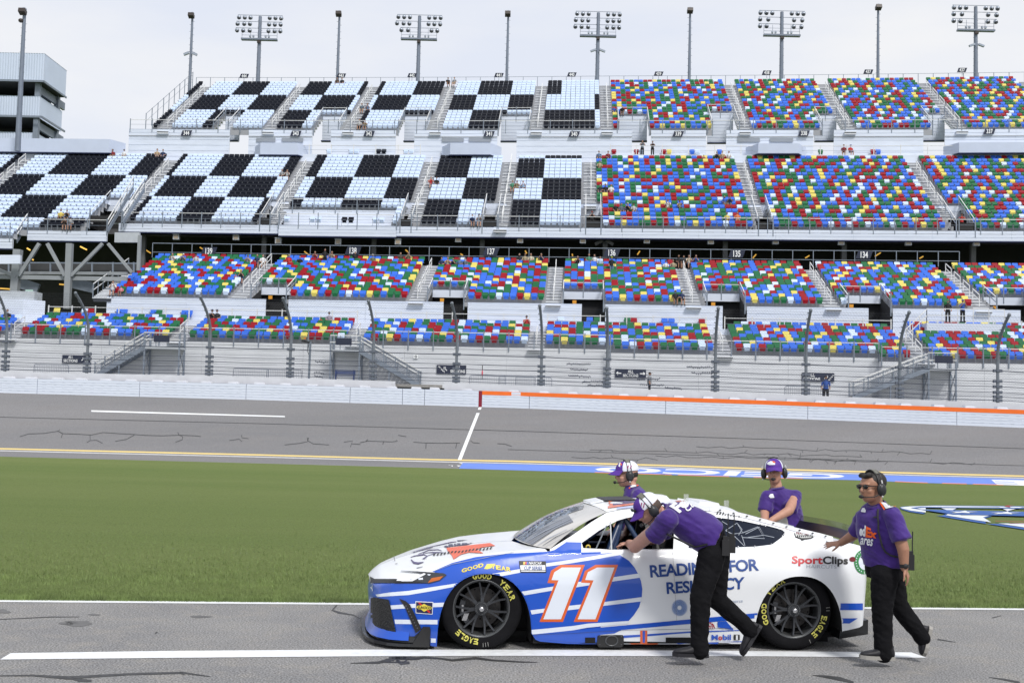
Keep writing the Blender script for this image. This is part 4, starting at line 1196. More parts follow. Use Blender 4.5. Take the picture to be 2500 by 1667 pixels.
# the gap at the stair foot
s = MB()
for x0, x1, y0, y1 in ((963, 1080, 937, 948),):
    T_ = [at_y(x, y0+(x-x0)*.02, 79.5) for x in (x0, 1020, x1)]; s.grid([[p-UPV*.6 for p in T_], T_], 0, False); s.grid([T_, [p+np.array([0, .4, .0]) for p in T_]], 0, False)
s.build("ramp_plate", [mat("dirty_concrete", (.32, .31, .30), .8, noise=(3, .15))], cw)
for x in (16, 70, 135, 193, 253, 315, 380, 440, 500, 566, 630, 694, 760, 826, 889, 955, 1015, 1060, 1140, 1255, 1328, 1398, 1458, 1523, 1593, 1658, 1730, 1795, 1860, 1935, 2005, 2079, 2152, 2215, 2296, 2372, 2451):
    b = barrier_pt(x, 't'); s = MB(); w = .34
    s.prism([b+np.array([-w, .15, .002]), b+np.array([w, .15, .002]), b+np.array([w*.7, .15, .13]), b+np.array([-w*.9, .15, .15])], (0, .5, 0)); s.build("bracket", [m_conc], safer)
# ground behind the wall
gb = MB(); us = useg(-70, 70, 5)
gz = [1.28 - .012*(u+10)*1.0 for u in us]
gb.grid([[barrier_pt(x, 'c') + np.array([0, .3, -.35]) for x in np.linspace(-900, 3400, len(us))], [SP(u, 1.5, 3.85-.004*u) for u in us]], 0, False)
gb.build("spectator_path", [mat("path_concrete", (.33, .33, .33), .85, noise=(1, .1))], kind='structure')
# ---------------------------------------------------------------- catch fence
fence = empty("catch_fence", label="tall catch fence of curved steel posts and cables on the trackside wall", cat="fence")
m_post = mat("fence_post_grey", (.15, .17, .20), .5, .1, noise=(3, .12))
m_cable = mat("fence_cable", (.045, .055, .085), .5, .3)
PX = [-200, 9, 209, 508, 706, 909, 1113, 1321, 1482, 1747, 1969, 2199, 2439, 2680]
TX = [-240, -14, 182, 487, 690, 899, 1103, 1318, 1482, 1755, 1981, 2222, 2467, 2720]
TY = [690, 705, 715, 724, 728, 735, 740, 746, 752, 752, 757, 762, 768, 780]
def post_curve(i, f):
    """f 0..1 from wall top to tip"""
    b = barrier_pt(PX[i], 'c'); tip = at_y(TX[i], TY[i], b[1]-1.55)
    zt = tip[2]; z = b[2] + (zt-b[2])*f
    k = max(0, (f-.55)/.45); off = 1.55*k**1.9
    return np.array([b[0]+(tip[0]-b[0])*(k**1.9), b[1]-off+.18, z])
hts = [(978-658)/320, (978-765)/320, (978-818)/320, (978-875)/320, (978-920)/320, (978-955)/320]
fz = [.5*h/1.0 for h in hts]      # fraction of the post height
fz = [.372, .250, .188, .122, .070, .028]
for i in range(len(PX)):
    pts = [post_curve(i, f) for f in (0, .2, .4, .55, .64, .72, .8, .87, .93, 1)]
    s = MB(); s.tube(pts, [.095]*6+[.09]*4, 10, 0); s.ell(pts[-1], (.12, .12, .12), 8, 6, 0)
    s.build("fence_post", [m_post], fence)
    for f in fz:
        c = post_curve(i, f); k = MB(); k.box(c-np.array([.26, .07, .09]), c+np.array([.26, .13, .09])); k.box(c-np.array([.12, .13, .06]), c+np.array([.12, .15, .06])); k.build("cable_clamp", [mat("clamp_grey", (.10, .115, .15), .5)], fence)
    tabs = MB()
    for f in np.linspace(.45, .97, 9): c = post_curve(i, f); tabs.box(c-np.array([.17, .03, .03]), c+np.array([.02, .03, .03]))
    tabs.build("wire_tabs", [m_post], fence, kind='stuff')
def span_wire(i, f, r, mb, sag=.0):
    a, b = post_curve(i, f), post_curve(i+1, f); n = 4
    pts = [a+(b-a)*t-UPV*sag*4*t*(1-t) for t in np.linspace(0, 1, n+1)]; mb.tube(pts, r, 4, 0, caps=False)
for i in range(len(PX)-1):
    for j, f in enumerate(fz):
        s = MB(); span_wire(i, f, .018 if j != 0 else .026, s, .03); s.build("cable", [m_cable], fence)
    tw = MB()
    for f in np.linspace(.05, .98, 34): span_wire(i, f, .0036, tw)
    tw.build("thin_wires", [mat("thin_wire", (.05, .055, .07), .6)], fence, kind='stuff')
# frayed cable ties
tie = MB()
for (x0, x1, y0, y1) in ((1384,1441,888,890),(1393,1434,902,903),(1388,1441,917,919),(1422,1480,932,930),(1435,1478,940,941),(1556,1610,925,925),(1563,1619,938,941),(1624,1663,946,948),(1677,1742,896,897),(1689,1742,911,911),(770,800,883,885),(767,790,909,911),(768,787,918,920)):
    n = int((x1-x0)/5); pp = None
    for k in range(n+1):
        x = x0+(x1-x0)*k/n; y = y0+(y1-y0)*k/n + rng.uniform(-.6, .6); p = at_y(x, y, barrier_pt(x, 'c')[1]+.15)
        if pp is not None: tie.beam(pp, p, .05, .05)
        s_ = rng.choice([-1, 1]); tie.beam(p, p+np.array([.02, 0, .09*s_]), .04, .04); pp = p
tie.build("cable_ties", [m_cable], fence, kind='stuff')
# woven mesh: fine diamond wire veil
def veil_mat():
    M = bpy.data.materials.new("woven_wire_mesh"); M.use_nodes = True; N = M.node_tree.nodes; L = M.node_tree.links
    b = N["Principled BSDF"]; b.inputs['Base Color'].default_value = (.08, .085, .10, 1); b.inputs['Roughness'].default_value = .5
    uv = N.new("ShaderNodeUVMap"); sp = N.new("ShaderNodeSeparateXYZ"); L.new(uv.outputs[0], sp.inputs[0])
    outs = []
    for sgn in (1, -1):
        a = N.new("ShaderNodeMath"); a.operation = 'ADD' if sgn == 1 else 'SUBTRACT'; L.new(sp.outputs[0], a.inputs[0]); L.new(sp.outputs[1], a.inputs[1])
        f = N.new("ShaderNodeMath"); f.operation = 'PINGPONG'; f.inputs[1].default_value = 1.0; L.new(a.outputs[0], f.inputs[0])
        l = N.new("ShaderNodeMath"); l.operation = 'LESS_THAN'; l.inputs[1].default_value = .03; L.new(f.outputs[0], l.inputs[0]); outs.append(l)
    mx = N.new("ShaderNodeMath"); mx.operation = 'MAXIMUM'; L.new(outs[0].outputs[0], mx.inputs[0]); L.new(outs[1].outputs[0], mx.inputs[1])
    L.new(mx.outputs[0], b.inputs['Alpha']); return M
m_veil = veil_mat()
for i in range(len(PX)-1):
    fs = [0, .2, .4, .55, .64, .72, .8, .9, 1]; s = MB(); P = [[post_curve(i, f)*(1-t)+post_curve(i+1, f)*t for t in np.linspace(0, 1, 5)] for f in fs]; s.grid(P, 0, True)
    me = s.mesh("wire_mesh", [m_veil]); uvl = me.uv_layers.new(name="UVMap"); cell = .085
    for lp in me.loops:
        v = me.vertices[lp.vertex_index].co; uvl.data[lp.index].uv = (v.x/cell, v.z/cell)
    obj("wire_mesh", me, fence)
# ---------------------------------------------------------------- front stair towers
def sl(x, y, v): u, z = UZc(x, y, v); return SP(u, v, z)
m_mesh = mat("railing_mesh_grey", (.22, .25, .30), .5)
ORD = ["leftmost", "second from the left", "third from the left", "fourth from the left", "fifth from the left", "sixth from the left", "seventh from the left", "second from the right", "rightmost"]
def stair_tower(ld, foot, topv, lab, board, flip):
    """ld: landing (xl, xr, y floor), foot: (x, y) of the lower end"""
    xl, xr, yf = ld; root = empty("access_stair", label=lab, cat="staircase", group="steel access stairs in front of the lower stand")
    v = topv; dk = MB(); a, b = sl(xl, yf, v-1.3), sl(xr, yf, v-1.3); ua, _ = UZc(xl, yf, v-1.3); ub_, zf = UZc(xr, yf, v-1.3)
    dk.prism([SP(ua, v-1.4, zf-.14), SP(ub_, v-1.4, zf-.14), SP(ub_, v+.1, zf-.14), SP(ua, v+.1, zf-.14)], (0, 0, .14)); dk.build("landing", [m_steel_l], root)
    # posts
    gz_ = SP(ua, v-1.3, 3.3)[2]
    for uu in (ua+.05, ub_-.05):
        for vv in (v-1.35, v-.1): MB().beam(SP(uu, vv, gz_), SP(uu, vv, zf+1.1), .11, .11).build("leg", [m_steel], root)
        br = MB()
        for k in range(2):
            z0 = gz_+(zf-.2-gz_)*k/2; z1_ = gz_+(zf-.2-gz_)*(k+1)/2
            br.beam(SP(uu, v-1.35, z0), SP(uu, v-.1, z1_), .05, .05); br.beam(SP(uu, v-.1, z0), SP(uu, v-1.35, z1_), .05, .05)
        br.build("cross_brace", [m_steel], root)
    rl = MB()
    for hh in (1.05, .55): rl.beam(SP(ua, v-1.38, zf+hh), SP(ub_, v-1.38, zf+hh), .06, .06, 0)
    us_ = useg(ua, ub_, .9)
    for uu in us_: rl.beam(SP(uu, v-1.38, zf), SP(uu, v-1.38, zf+1.05), .05, .05, 1)
    rl.build("landing_rail", [m_rail, m_steel], root)
    bu0, bu1 = U_(board[0], yf, v-1.45), U_(board[1], yf, v-1.45)
    MB().prism([SP(bu0, v-1.47, zf+.35), SP(bu1, v-1.47, zf+.35), SP(bu1, v-1.47, zf+.85), SP(bu0, v-1.47, zf+.85)], EV(0)*.04).build("board", [m_signb], root)
    # flight
    uf, zfoot = UZc(foot[0], foot[1], v-1.3); us0 = ub_ if flip else ua
    n = 16
    for vv, nm in ((v-1.4, 0), (v-.1, 1)):
        MB().beam(SP(us0, vv, zf-.1), SP(uf, vv, zfoot-.1), .06, .30).build("stringer", [m_steel], root)
        hr = MB()
        for hh in (1.0, .72): hr.beam(SP(us0, vv, zf+hh), SP(uf, vv, zfoot+hh), .06, .06, 0)
        for k in range(6):
            t = k/5; p = SP(us0+(uf-us0)*t, vv, zf+(zfoot-zf)*t); hr.beam(p-UPV*.1, p+UPV*1.0, .07, .07, 1)
        hr.build("handrail", [m_rail, m_steel], root)
        # infill mesh: real diagonal wires
        w = MB(); Lh = abs(uf-us0); m_ = int(Lh/.16)
        for k in range(m_):
            t = k/m_; uu = us0+(uf-us0)*t; zz = zf+(zfoot-zf)*t; t2 = min(1, t+.7/Lh); u2 = us0+(uf-us0)*t2; z2 = zf+(zfoot-zf)*t2
            w.beam(SP(uu, vv, zz+.05), SP(u2, vv, z2+.95), .014, .014); w.beam(SP(uu, vv, zz+.95), SP(u2, vv, z2+.05), .014, .014)
        w.build("railing_mesh", [m_mesh], root, kind='stuff')
    stp = MB()
    for k in range(n):
        t = (k+.5)/n; stp.obox(SP(us0+(uf-us0)*t, v-.75, zf+(zfoot-zf)*t), EU(0)*abs(uf-us0)/n*.5, EV(0)*.62, (0, 0, .025))
    stp.build("steps", [m_steel_l], root, kind='stuff')
    for k in (1,):
        t = .5; p = SP(us0+(uf-us0)*t, v-1.35, zf+(zfoot-zf)*t)
        MB().beam(np.array([p[0], p[1], gz_]), p, .1, .1).build("leg", [m_steel], root)
    return root
stair_tower((352, 440, 848), (232, 916), .85, "grey steel stair rising to the right beside the leftmost arrow sign", (375, 413), False)
stair_tower((806, 880, 855), (1022, 938), .85, "grey steel stair descending to the right beside the blue bench", (819, 858), True)
stair_tower((2265, 2335, 900), (2082, 968), -.86, "grey steel stair descending to the left behind the orange striped barrier", (2283, 2326), False)
# ---------------------------------------------------------------- flat signs
def panel_text(mb, s, c, e, w, h, off, mi, offset=.0, n=None):
    """text centred at c in the plane of e and up"""
    V, Fc, a = text2d(s, offset)
    P = [c + e*(u-.5)*w + UPV*(vv-.5)*h + off for u, vv in V]; mb.add(P, Fc, mi)
def stand_sign(s, x, y, v, w, h, lab, own=None, slant=.35, dark=True, wt=.62, name="section_sign", pole=False, group="numbered section signs"):
    u, z = UZc(x, y, v); c = SP(u, v, z); e = EU(u); f = EV(u)
    root = empty(name, tuple(c), label=lab, cat="sign", group=group); R = np.array(c)
    mb = MB(); sx = slant*h/2
    pts = [c-e*w/2-UPV*h/2-e*sx, c+e*w/2-UPV*h/2-e*sx, c+e*w/2+UPV*h/2+e*sx, c-e*w/2+UPV*h/2+e*sx]
    mb.prism([p-R for p in pts], f*.05); mb.build("board", [m_signb], root)
    tx = MB(); panel_text(tx, s, c-R, e, w*wt, h*.80, -f*.012, 0, .02); tx.build("lettering", [m_signw], root)
    if pole: MB().beam(c-R-UPV*h/2, c-R-UPV*h*1.3, .05, .05).build("bracket", [m_steel], root)
    return root
for s, x, y in (("444",596,186),("443",833,185),("442",1006,184.5),("441",1218,184),("440",1396,182.5),("439",1608,180.5),("438",1872,178),("437",2120,175.5),("437",2349,171.5)):
    k_ = [596,833,1006,1218,1396,1608,1872,2120,2349].index(x)
    stand_sign(s, x, y, 54.9, .98, .52, "navy slanted sign reading %s on the top fence, %s of the row" % (s, ORD[k_]), pole=True)
for s, x, y in (("344",455,325),("343",722,326),("342",901,326.5),("341",1194,327),("340",1402,327.5),("339",1656,327),("338",1963,325.5),("337",2416,321)):
    stand_sign(s, x, y, 37.6, 1.0, .58, "navy slanted sign reading %s on the wall below the top deck, %s" % (s, (ORD[:6]+ORD[7:])[[455,722,901,1194,1402,1656,1963,2416].index(x)]))
for s, x, y in (("139",510,613),("138",862,612),("137",1199,614),("136",1494,617),("135",1799,619.5),("134",2110,622)):
    stand_sign(s, x, y, 19.2, 1.25, .70, "dark sign reading %s on the concourse screen, %s of the row" % (s, (ORD[:4]+ORD[7:])[[510,862,1199,1494,1799,2110].index(x)]), wt=.5)
stand_sign("133", 2500, 666, 17.5, 1.2, .6, "dark sign on the railing at the right edge of the concourse", wt=.6)
def arrow(mb, c, e, f, L, ang, mi=0):
    d = e*math.cos(ang)+UPV*math.sin(ang); n = -e*math.sin(ang)+UPV*math.cos(ang)
    mb.obox(c, d*L/2, n*L*.09, f*.002, mi)
    for s_ in (1, -1):
        q_ = c+d*L/2; dd = -d*.7+n*s_*.7; mb.obox(q_+dd*L*.2, dd*L*.26, np.cross(dd, f)*L*.09, f*.002, mi)
def allsec(x0, x1, y0, y1, v, lab, kind):
    u, z = UZc((x0+x1)/2, (y0+y1)/2, v); c = SP(u, v, z); e, f = EU(u), EV(u); sc = 2900/c[1]; w, h = (x1-x0)/sc, (y1-y0)/sc
    root = empty("direction_sign", tuple(c), label=lab, cat="sign", group="all sections direction signs"); R = c
    MB().obox(c*0, e*w/2, f*.03, UPV*h/2).build("board", [m_signb], root)
    tx = MB(); o = -f*.04; tw = {'lr': .50, 'ul': .50, 'ru': .50, 'r2': .52}[kind]; sh = {'lr': 0, 'ul': .22, 'ru': -.2, 'r2': -.2}[kind]
    cc = e*w*sh
    panel_text(tx, "ALL", cc+UPV*h*.24, e, w*tw*.36, h*.36, o, 0, .02); panel_text(tx, "SECTIONS", cc-UPV*h*.22, e, w*tw, h*.36, o, 0, .02)
    tx.build("lettering", [m_signw], root)
    ar = MB()
    if kind == 'lr': arrow(ar, -e*w*.38+o, e, f, w*.16, math.pi); arrow(ar, e*w*.38+o, e, f, w*.16, 0)
    elif kind == 'ul':
        arrow(ar, -e*w*.2+UPV*h*.02+o, e, f, w*.15, math.pi*.75)
        for k in range(4): ar.obox(-e*w*(.42-.05*k)+UPV*h*(.28-.17*k)+o, e*w*.035, f*.002, UPV*h*.035); ar.obox(-e*w*(.39-.05*k)+UPV*h*(.20-.17*k)+o, e*w*.008, f*.002, UPV*h*.10)
    else:
        arrow(ar, e*w*.24+o, e, f, w*.14, math.pi*.25)
        for k in range(4): ar.obox(e*w*(.34+.04*k)+UPV*h*(-.28+.17*k)+o, e*w*.03, f*.002, UPV*h*.035)
    ar.build("arrow", [m_signw], root)
allsec(152, 221, 867, 886, .75, "dark all sections sign with a slanted arrow beside the leftmost stair", 'ru')
allsec(1066, 1138, 891, 912, .75, "dark all sections sign with a staircase symbol below the small G plate", 'ul')
allsec(1502, 1577, 901, 922, -.1, "dark all sections sign with arrows pointing both ways", 'lr')
allsec(1959, 2036, 910, 931, -.1, "dark all sections sign behind the man in the blue shirt", 'r2')
u, z = UZc(1015, 870, .75); c = SP(u, .75, z); mb = MB(); mb.obox(c*0, EU(u)*.16, EV(u)*.02, UPV*.15, 0); panel_text(mb, "G", c*0, EU(u), .17, .19, -EV(u)*.03, 1, .03)
mb.build("letter_plate", [m_signw, m_signb], None, loc=tuple(c), label="small square white plate with the letter G on the wall", cat="sign")
# ---------------------------------------------------------------- masts
m_mast = mat("mast_grey", (.17, .20, .26), .5, .2, noise=(2, .08)); m_lampt = mat("lamp_shell", (.33, .37, .44), .35, .3); m_lampd = mat("lamp_glass", (.05, .055, .065), .15); m_boxd = mat("lamp_box_dark", (.035, .025, .022), .5)
def mast_base(xt, yt, v): u, z = UZc(xt, yt, v); return SP(u, v, z)
rung = None
def lamp_mesh():
    s = MB()
    for k in range(6):
        t0 = math.pi/2*k/5
    s.ell((0, 0, 0), (.27, .27, .27), 12, 8, 0)
    s.ell((0, -.10, -.10), (.22, .22, .20), 12, 8, 1)
    s.beam((0, 0, .2), (0, .05, .34), .05, .05, 2)
    return s.mesh("lamp", [m_lampt, m_lampd, m_mast])
LAMP = lamp_mesh()
def pole(root, H, r0, r1, name="pole"):
    MB().tube([(0, 0, 0), (0, 0, H)], [r0, r1], 10).build(name, [m_mast], root)
    s = MB()
    for k in range(int(H/.42)):
        z = .6+k*.42
        if z < H-.4: s.beam((-.30 if k % 2 else -.05, 0, z), (.05 if k % 2 else .30, 0, z), .03, .03)
    s.build("climbing_rungs", [m_mast], root, kind='stuff')
for i, (xt, yt, sp, lb) in enumerate(((635.5, 41, 0, "cluster mast, leftmost of the five"), (1024.5, 40, 0, "cluster mast, second of the five from the left"), (1461, 32, 1, "cluster mast where the checkered seats meet coloured ones"),
        (1909, 30, 0, "cluster mast, fourth of the five from the left"), (2382, 17, 1, "cluster mast nearest the right edge of the stand"))):
    v = 56.5; top = mast_base(xt, yt, v); zb_ = ZN(30.0, 56); H_ = top[2]-zb_
    root = empty("floodlight_mast", (top[0], top[1], zb_), label="grey floodlight " + lb, cat="light mast", group="floodlight masts behind the top row"); pole(root, H_, .30, .20)
    up = H_
    sc = 141/2900.
    rows_ = [(.18, [-2.75, -2.0, -1.25, 1.25-.0, 2.0, 2.75]), (.98, [-2.9, -2.05, -1.3, 1.2, 1.95, 2.7]), (1.8, [-2.95, -2.15, -1.3, 1.15, 1.95, 2.7])]
    if i in (1,): rows_[2] = (1.8, [-2.2-.1, -1.45, 1.6, 2.35])
    if i in (3, 4): rows_[1] = (.98, [-2.8, -1.75, 1.55, 2.6]); rows_[2] = (1.8, [-2.8, -1.95, 1.5, 2.5])
    for dz, xs_ in rows_:
        MB().beam((min(xs_), 0, up-dz+.32), (max(xs_), 0, up-dz+.32), .05, .05).build("crossbar", [m_mast], root)
        for x in xs_:
            o = obj("lamp", LAMP, root); o.location = (x*.94, -.05, up-dz); o.rotation_euler = (rng.uniform(-.1, .2), 0, rng.uniform(-.35, .35))
    pf = MB(); pf.box((-2.2, -.35, up-3.0), (2.2, .25, up-2.8)); pf.build("platform", [m_mast], root)
    rr = MB()
    for x in (-2.15, -1.1, 1.1, 2.15): rr.beam((x, 0, up-2.8), (x, 0, up-1.6), .04, .04)
    for zz in (up-2.0, up-2.35): rr.beam((-2.15, 0, zz), (2.15, 0, zz), .03, .03)
    rr.build("platform_rail", [m_mast], root)
    for x in (-1.15, -.75, .75, 1.15): MB().box((x-.1, -.2, up-2.62), (x+.1, .1, up-2.38)).build("small_lamp", [m_lampt], root)
    MB().box((-.2, -.45, up-3.4), (.2, -.05, up-3.1)).build("junction_box", [m_boxd], root)
    if sp:
        for sx in (-1, 1):
            s = MB(); s.obox((sx*.55, -.3, up-4.75), (.33, 0, -.12*sx), (0, .16, 0), (.04*sx, 0, .1), 0); s.beam((0, 0, up-4.45), (sx*.55, -.2, up-4.6), .05, .05, 1); s.build("loudspeaker", [m_lampt, m_mast], root)
for i, (xt, yt, xb, lb, sp, v) in enumerate(((60, 27, 48, "tall single lamp mast in front of the tower at the left", 0, 33), (470, 37, 466, "single lamp mast at the left end of the top deck", 1, 56), (829, 33, 824, "single lamp mast between the first two cluster masts", 0, 56.5),
        (1241, 33, 1238, "single lamp mast between the second cluster mast and the middle one", 0, 56.5), (1685, 25, 1681, "single lamp mast just right of the middle cluster mast", 0, 56.5), (2144, 17, 2139, "single lamp mast between the two rightmost cluster masts", 0, 56.5))):
    top = mast_base(xt, yt, v); zb_ = ZN(23.5, 33) if i == 0 else ZN(30.0, 56); H_ = top[2]-zb_; root = empty("lamp_mast", (top[0], top[1], zb_), label=lb, cat="light mast", group="single lamp masts behind the top row")
    pole(root, H_-.3, .24 if i else .30, .13 if i else .17)
    s = MB(); s.obox((-.06, -.35, H_-.2), (.34, 0, 0), (0, .3, -.12), (0, .06, .2), 0); s.build("lamp_box", [m_boxd], root)
    s = MB(); s.ell((0, -.1, H_+.12), (.26, .3, .2), 10, 6, 0); s.build("lamp_cap", [m_lampt], root)
    if sp:
        for sx in (-1, 1): s = MB(); s.obox((sx*.5, -.2, H_-4.9), (.3, 0, -.13*sx), (0, .16, 0), (.04*sx, 0, .13), 0); s.beam((0, 0, H_-4.55), (sx*.5, -.1, H_-4.7), .06, .06, 1); s.build("loudspeaker", [m_lampt, m_mast], root)
    if i == 0: s = MB(); s.ell((-.25, -.2, H_-1.1), (.26, .26, .22), 10, 6, 0); s.build("lamp_box", [m_boxd], root)
# ---------------------------------------------------------------- tower at the left
D0 = 134.
P = at_y(109, 131, D0); X0 = P[0]; zt = P[2]
def ztw(y): return at_y(109, y, D0)[2]
tower = empty("suite_tower", (X0, D0, 24), label="white clad tower with dark open storeys at the upper left edge", cat="building")
R = np.array([X0, D0, 24])
m_tw = mat("tower_cladding", (.50, .57, .70), .45, noise=(.5, .04))
def tw_panel(y0, y1, inset=0.0):
    z1_, z0 = ztw(y0), ztw(y1); L = 42; Dp = 7.0; s = MB(); st_ = .30
    X1 = X0+inset*-1; n = int(L/st_)
    # vertical ribs on front (-Y) and side (+X) faces
    pf = []
    for k in range(n*2+1): pf.append((X0-L+k*st_/2-inset, D0+inset+(0 if k % 2 else .05)))
    m_ = int(Dp/st_)
    for k in range(1, m_*2+1): pf.append((X0-inset-(0 if k % 2 else .05), D0+inset+k*st_/2))
    s.grid([[np.array([x, y, z0])-R for x, y in pf], [np.array([x, y, z1_])-R for x, y in pf]], 0, False)
    s.quad(np.array([X0-L, D0, z1_])-R, np.array([X0-inset, D0+inset, z1_])-R, np.array([X0-inset, D0+Dp, z1_])-R, np.array([X0-L, D0+Dp, z1_])-R, 0)
    s.quad(np.array([X0-L, D0, z0])-R, np.array([X0-inset, D0+inset, z0])-R, np.array([X0-inset, D0+Dp, z0])-R, np.array([X0-L, D0+Dp, z0])-R, 1)
    s.build("cladding_band", [m_tw, m_dark2], tower)
    tb = MB(); tb.beam(np.array([X0-L, D0-.03, z0])-R, np.array([X0, D0-.03, z0])-R, .12, .22); tb.beam(np.array([X0+.03, D0, z0])-R, np.array([X0+.03, D0+Dp, z0])-R, .12, .22); tb.build("edge_beam", [m_steel], tower)
tw_panel(131, 199); tw_panel(233, 286, .5); tw_panel(320, 372, .9)
s = MB()
for zz0, zz1 in ((ztw(235), ztw(198)), (ztw(322), ztw(286))):
    s.quad(np.array([X0-42, D0+6, zz0])-R, np.array([X0-1.5, D0+6.3, zz0])-R, np.array([X0-1.5, D0+6.3, zz1])-R, np.array([X0-42, D0+6, zz1])-R)
s.build("inner_wall", [m_dark2], tower)
for x, dy in ((-.9, .9), (-.9, 6.6), (-14, .9)):
    MB().beam(np.array([X0+x, D0+dy, 25])-R, np.array([X0+x, D0+dy, zt-.5])-R, .55, .55).build("column", [m_steel], tower)
s = MB(); s.beam(np.array([X0-7, D0+1, ztw(232)])-R, np.array([X0-14, D0+1, ztw(200)])-R, .3, .3); s.beam(np.array([X0-1, D0+1, ztw(212)])-R, np.array([X0-1, D0+9, ztw(212)])-R, .3, .9); s.beam(np.array([X0-1, D0+1, ztw(300)])-R, np.array([X0-1, D0+9, ztw(300)])-R, .3, .9); s.build("brace", [m_steel], tower)
# ---------------------------------------------------------------- barricades, bench, pole with lamp, post
def barricade_mesh():
    s = MB(); s.tube([(-1.2, 0, .1), (-1.2, 0, .95), (-1.12, 0, 1.03), (1.12, 0, 1.03), (1.2, 0, .95), (1.2, 0, .1)], .022, 6); s.beam((-1.2, 0, .14), (1.2, 0, .14), .035, .035)
    for k in range(1, 20): s.beam((-1.2+k*.12, 0, .14), (-1.2+k*.12, 0, 1.02), .016, .016)
    for x in (-.8, .8): s.beam((x, -.25, .02), (x, .25, .02), .04, .04); s.beam((x, 0, .02), (x, 0, .14), .03, .03)
    return s.mesh("barricade", [mat("barricade_blue_grey", (.16, .19, .26), .45, .3)])
BM = barricade_mesh()
for x, lb in ((125, "left of the leftmost stair"), (612, "left of the thin lamp pole post"), (694, "behind the fence post left of the blue bench"), (1190, "right of the staircase symbol sign"), (1262, "left of the all sections arrow sign"), (1303, "just behind the fence post near the orange stripe start"), (1962, "beside the man in the blue shirt")):
    y = ilerp(XS, CONy, x); b = barrier_pt(x, 'c'); o = obj("barricade", BM); o.location = (at_y(x, y, b[1]+1.6)[0], b[1]+1.6, b[2]-.42); o.rotation_euler = (0, 0, rng.uniform(-.06, .06))
    tag(o, "grey steel crowd barricade " + lb, "barricade", "crowd barricades behind the trackside wall")
c = at_y(842, 917, 81.5); bn = empty("bench", (c[0], c[1], c[2]-.45), label="blue slatted bench under the stair landing", cat="bench"); mb_ = mat("bench_blue", (.03, .06, .20), .5)
for k in range(4): MB().box((-.7, .18, .5+.09*k), (.7, .21, .57+.09*k)).build("slat", [mb_], bn)
for k in range(3): MB().box((-.7, -.2+.13*k, .42), (.7, -.1+.13*k, .45)).build("slat", [mb_], bn)
for x in (-.62, .62): MB().box((x-.03, -.2, 0), (x+.03, .2, .85)).build("leg", [mb_], bn)
b0 = at_y(754, 922, 80.2); root = empty("work_light", tuple(b0-UPV*.5), label="thin steel pole with a tilted work light behind the fence", cat="light pole")
MB().beam((0, 0, 0), (.02, 0, 2.95), .13, .13).build("pole", [m_steel], root); MB().obox((-.28, 0, 2.93), (.26, 0, -.06), (0, .15, 0), (.02, 0, .07)).build("lamp", [m_black], root)
MB().tube([(-.1, 0, 2.8), (-.15, 0, 2.3), (0, 0, 1.9)], .02, 5).build("cable", [m_black], root); MB().box((-.4, -.02, 3.1), (-.31, .02, 3.22)).build("tag", [m_org], root)
b0 = at_y(1177, 926, 79.5); root = empty("marker_post", tuple(b0), label="thin black and pink marker rod on the wall", cat="marker post")
MB().beam((0, 0, 0), (0, 0, .93), .05, .05).build("rod", [m_black], root); MB().ell((0, -.03, .42), (.05, .05, .2), 8, 6).build("flag", [mat("pink_flag", (.7, .08, .12), .6)], root)
# ================================================================== RACE CAR
_h1 = at_z(1176, 1487, .352); _h2 = at_z(1940, 1491, .352)
YAW = math.atan2(_h2[1]-_h1[1], _h2[0]-_h1[0])
CXV = np.array([math.cos(YAW), math.sin(YAW), 0]); CYV = np.array([-math.sin(YAW), math.cos(YAW), 0]); CO = np.array([_h1[0], _h1[1], 0])
def CW(x, y, z): return CO + CXV*x + CYV*y + UPV*z
car = empty("race_car", tuple(CO), YAW, label="white and blue stock car with orange outlined number 11 pushed along pit road", cat="race car")
CM = Matrix.Translation(Vector(CO)) @ Matrix.Rotation(YAW, 4, 'Z'); CMI = CM.inverted()
WB = 2.794
m_white = mat("car_white_paint", (.76, .78, .81), .32, coat=.22, spec=.35, noise=(1.5, .015))
m_blue = mat("car_blue_wrap", (.006, .078, .50), .30, coat=.45)
m_blue2 = mat("car_light_stripe", (.70, .75, .84), .30, coat=1.0)
m_orange = mat("car_orange", (.66, .11, .015), .35, coat=.6)
m_navyt = mat("car_navy_print", (.015, .06, .26), .4)
m_carb = mat("carbon_black", (.008, .009, .011), .35, coat=.25, noise=(30, .3))
m_blk = mat("satin_black", (.012, .012, .013), .5)
m_well = mat("wheel_well_black", (.006, .006, .007), .9)
m_tyre = mat("tyre_rubber", (.0065, .0065, .008), .85, noise=(8, .2), bump=(90, .15, .002), spec=.15)
m_rim = mat("rim_satin_black", (.045, .048, .055), .34, .4)
m_ring = mat("rim_ring", (.10, .105, .11), .35, .6)
m_silver = mat("bare_metal", (.62, .62, .64), .25, .9)
m_disc = mat("brake_disc", (.045, .042, .042), .45, .6)
m_yel = mat("tyre_lettering", (.55, .52, .10), .6, noise=(60, .15))
m_cage = mat("roll_cage_blue", (.018, .04, .10), .35, coat=.4)
m_glassd = mat("quarter_glass", (.006, .010, .022), .12, spec=.25)
m_wind = mat("windshield", (.50, .485, .46), .12, coat=.6, noise=(1.8, .22, 4), stretch=(.5, 2, .6))  # cream base paints in the reflection off the tear-off film
NX = [-1.2, -.3, 0, 3.5]
def yside(x):
    return ilerp([-.985, -.98, -.965, -.935, -.88, -.79, -.68, -.55, -.43, -.2, .5, 1.1, 2.2, 2.8, 3.30, 3.40, 3.46, 3.51, 3.54, 3.552], [.98, .75, .55, .38, .24, .125, .06, .025, .008, 0, .008, .022, .018, -.01, .0, .02, .06, .14, .32, .98], x)
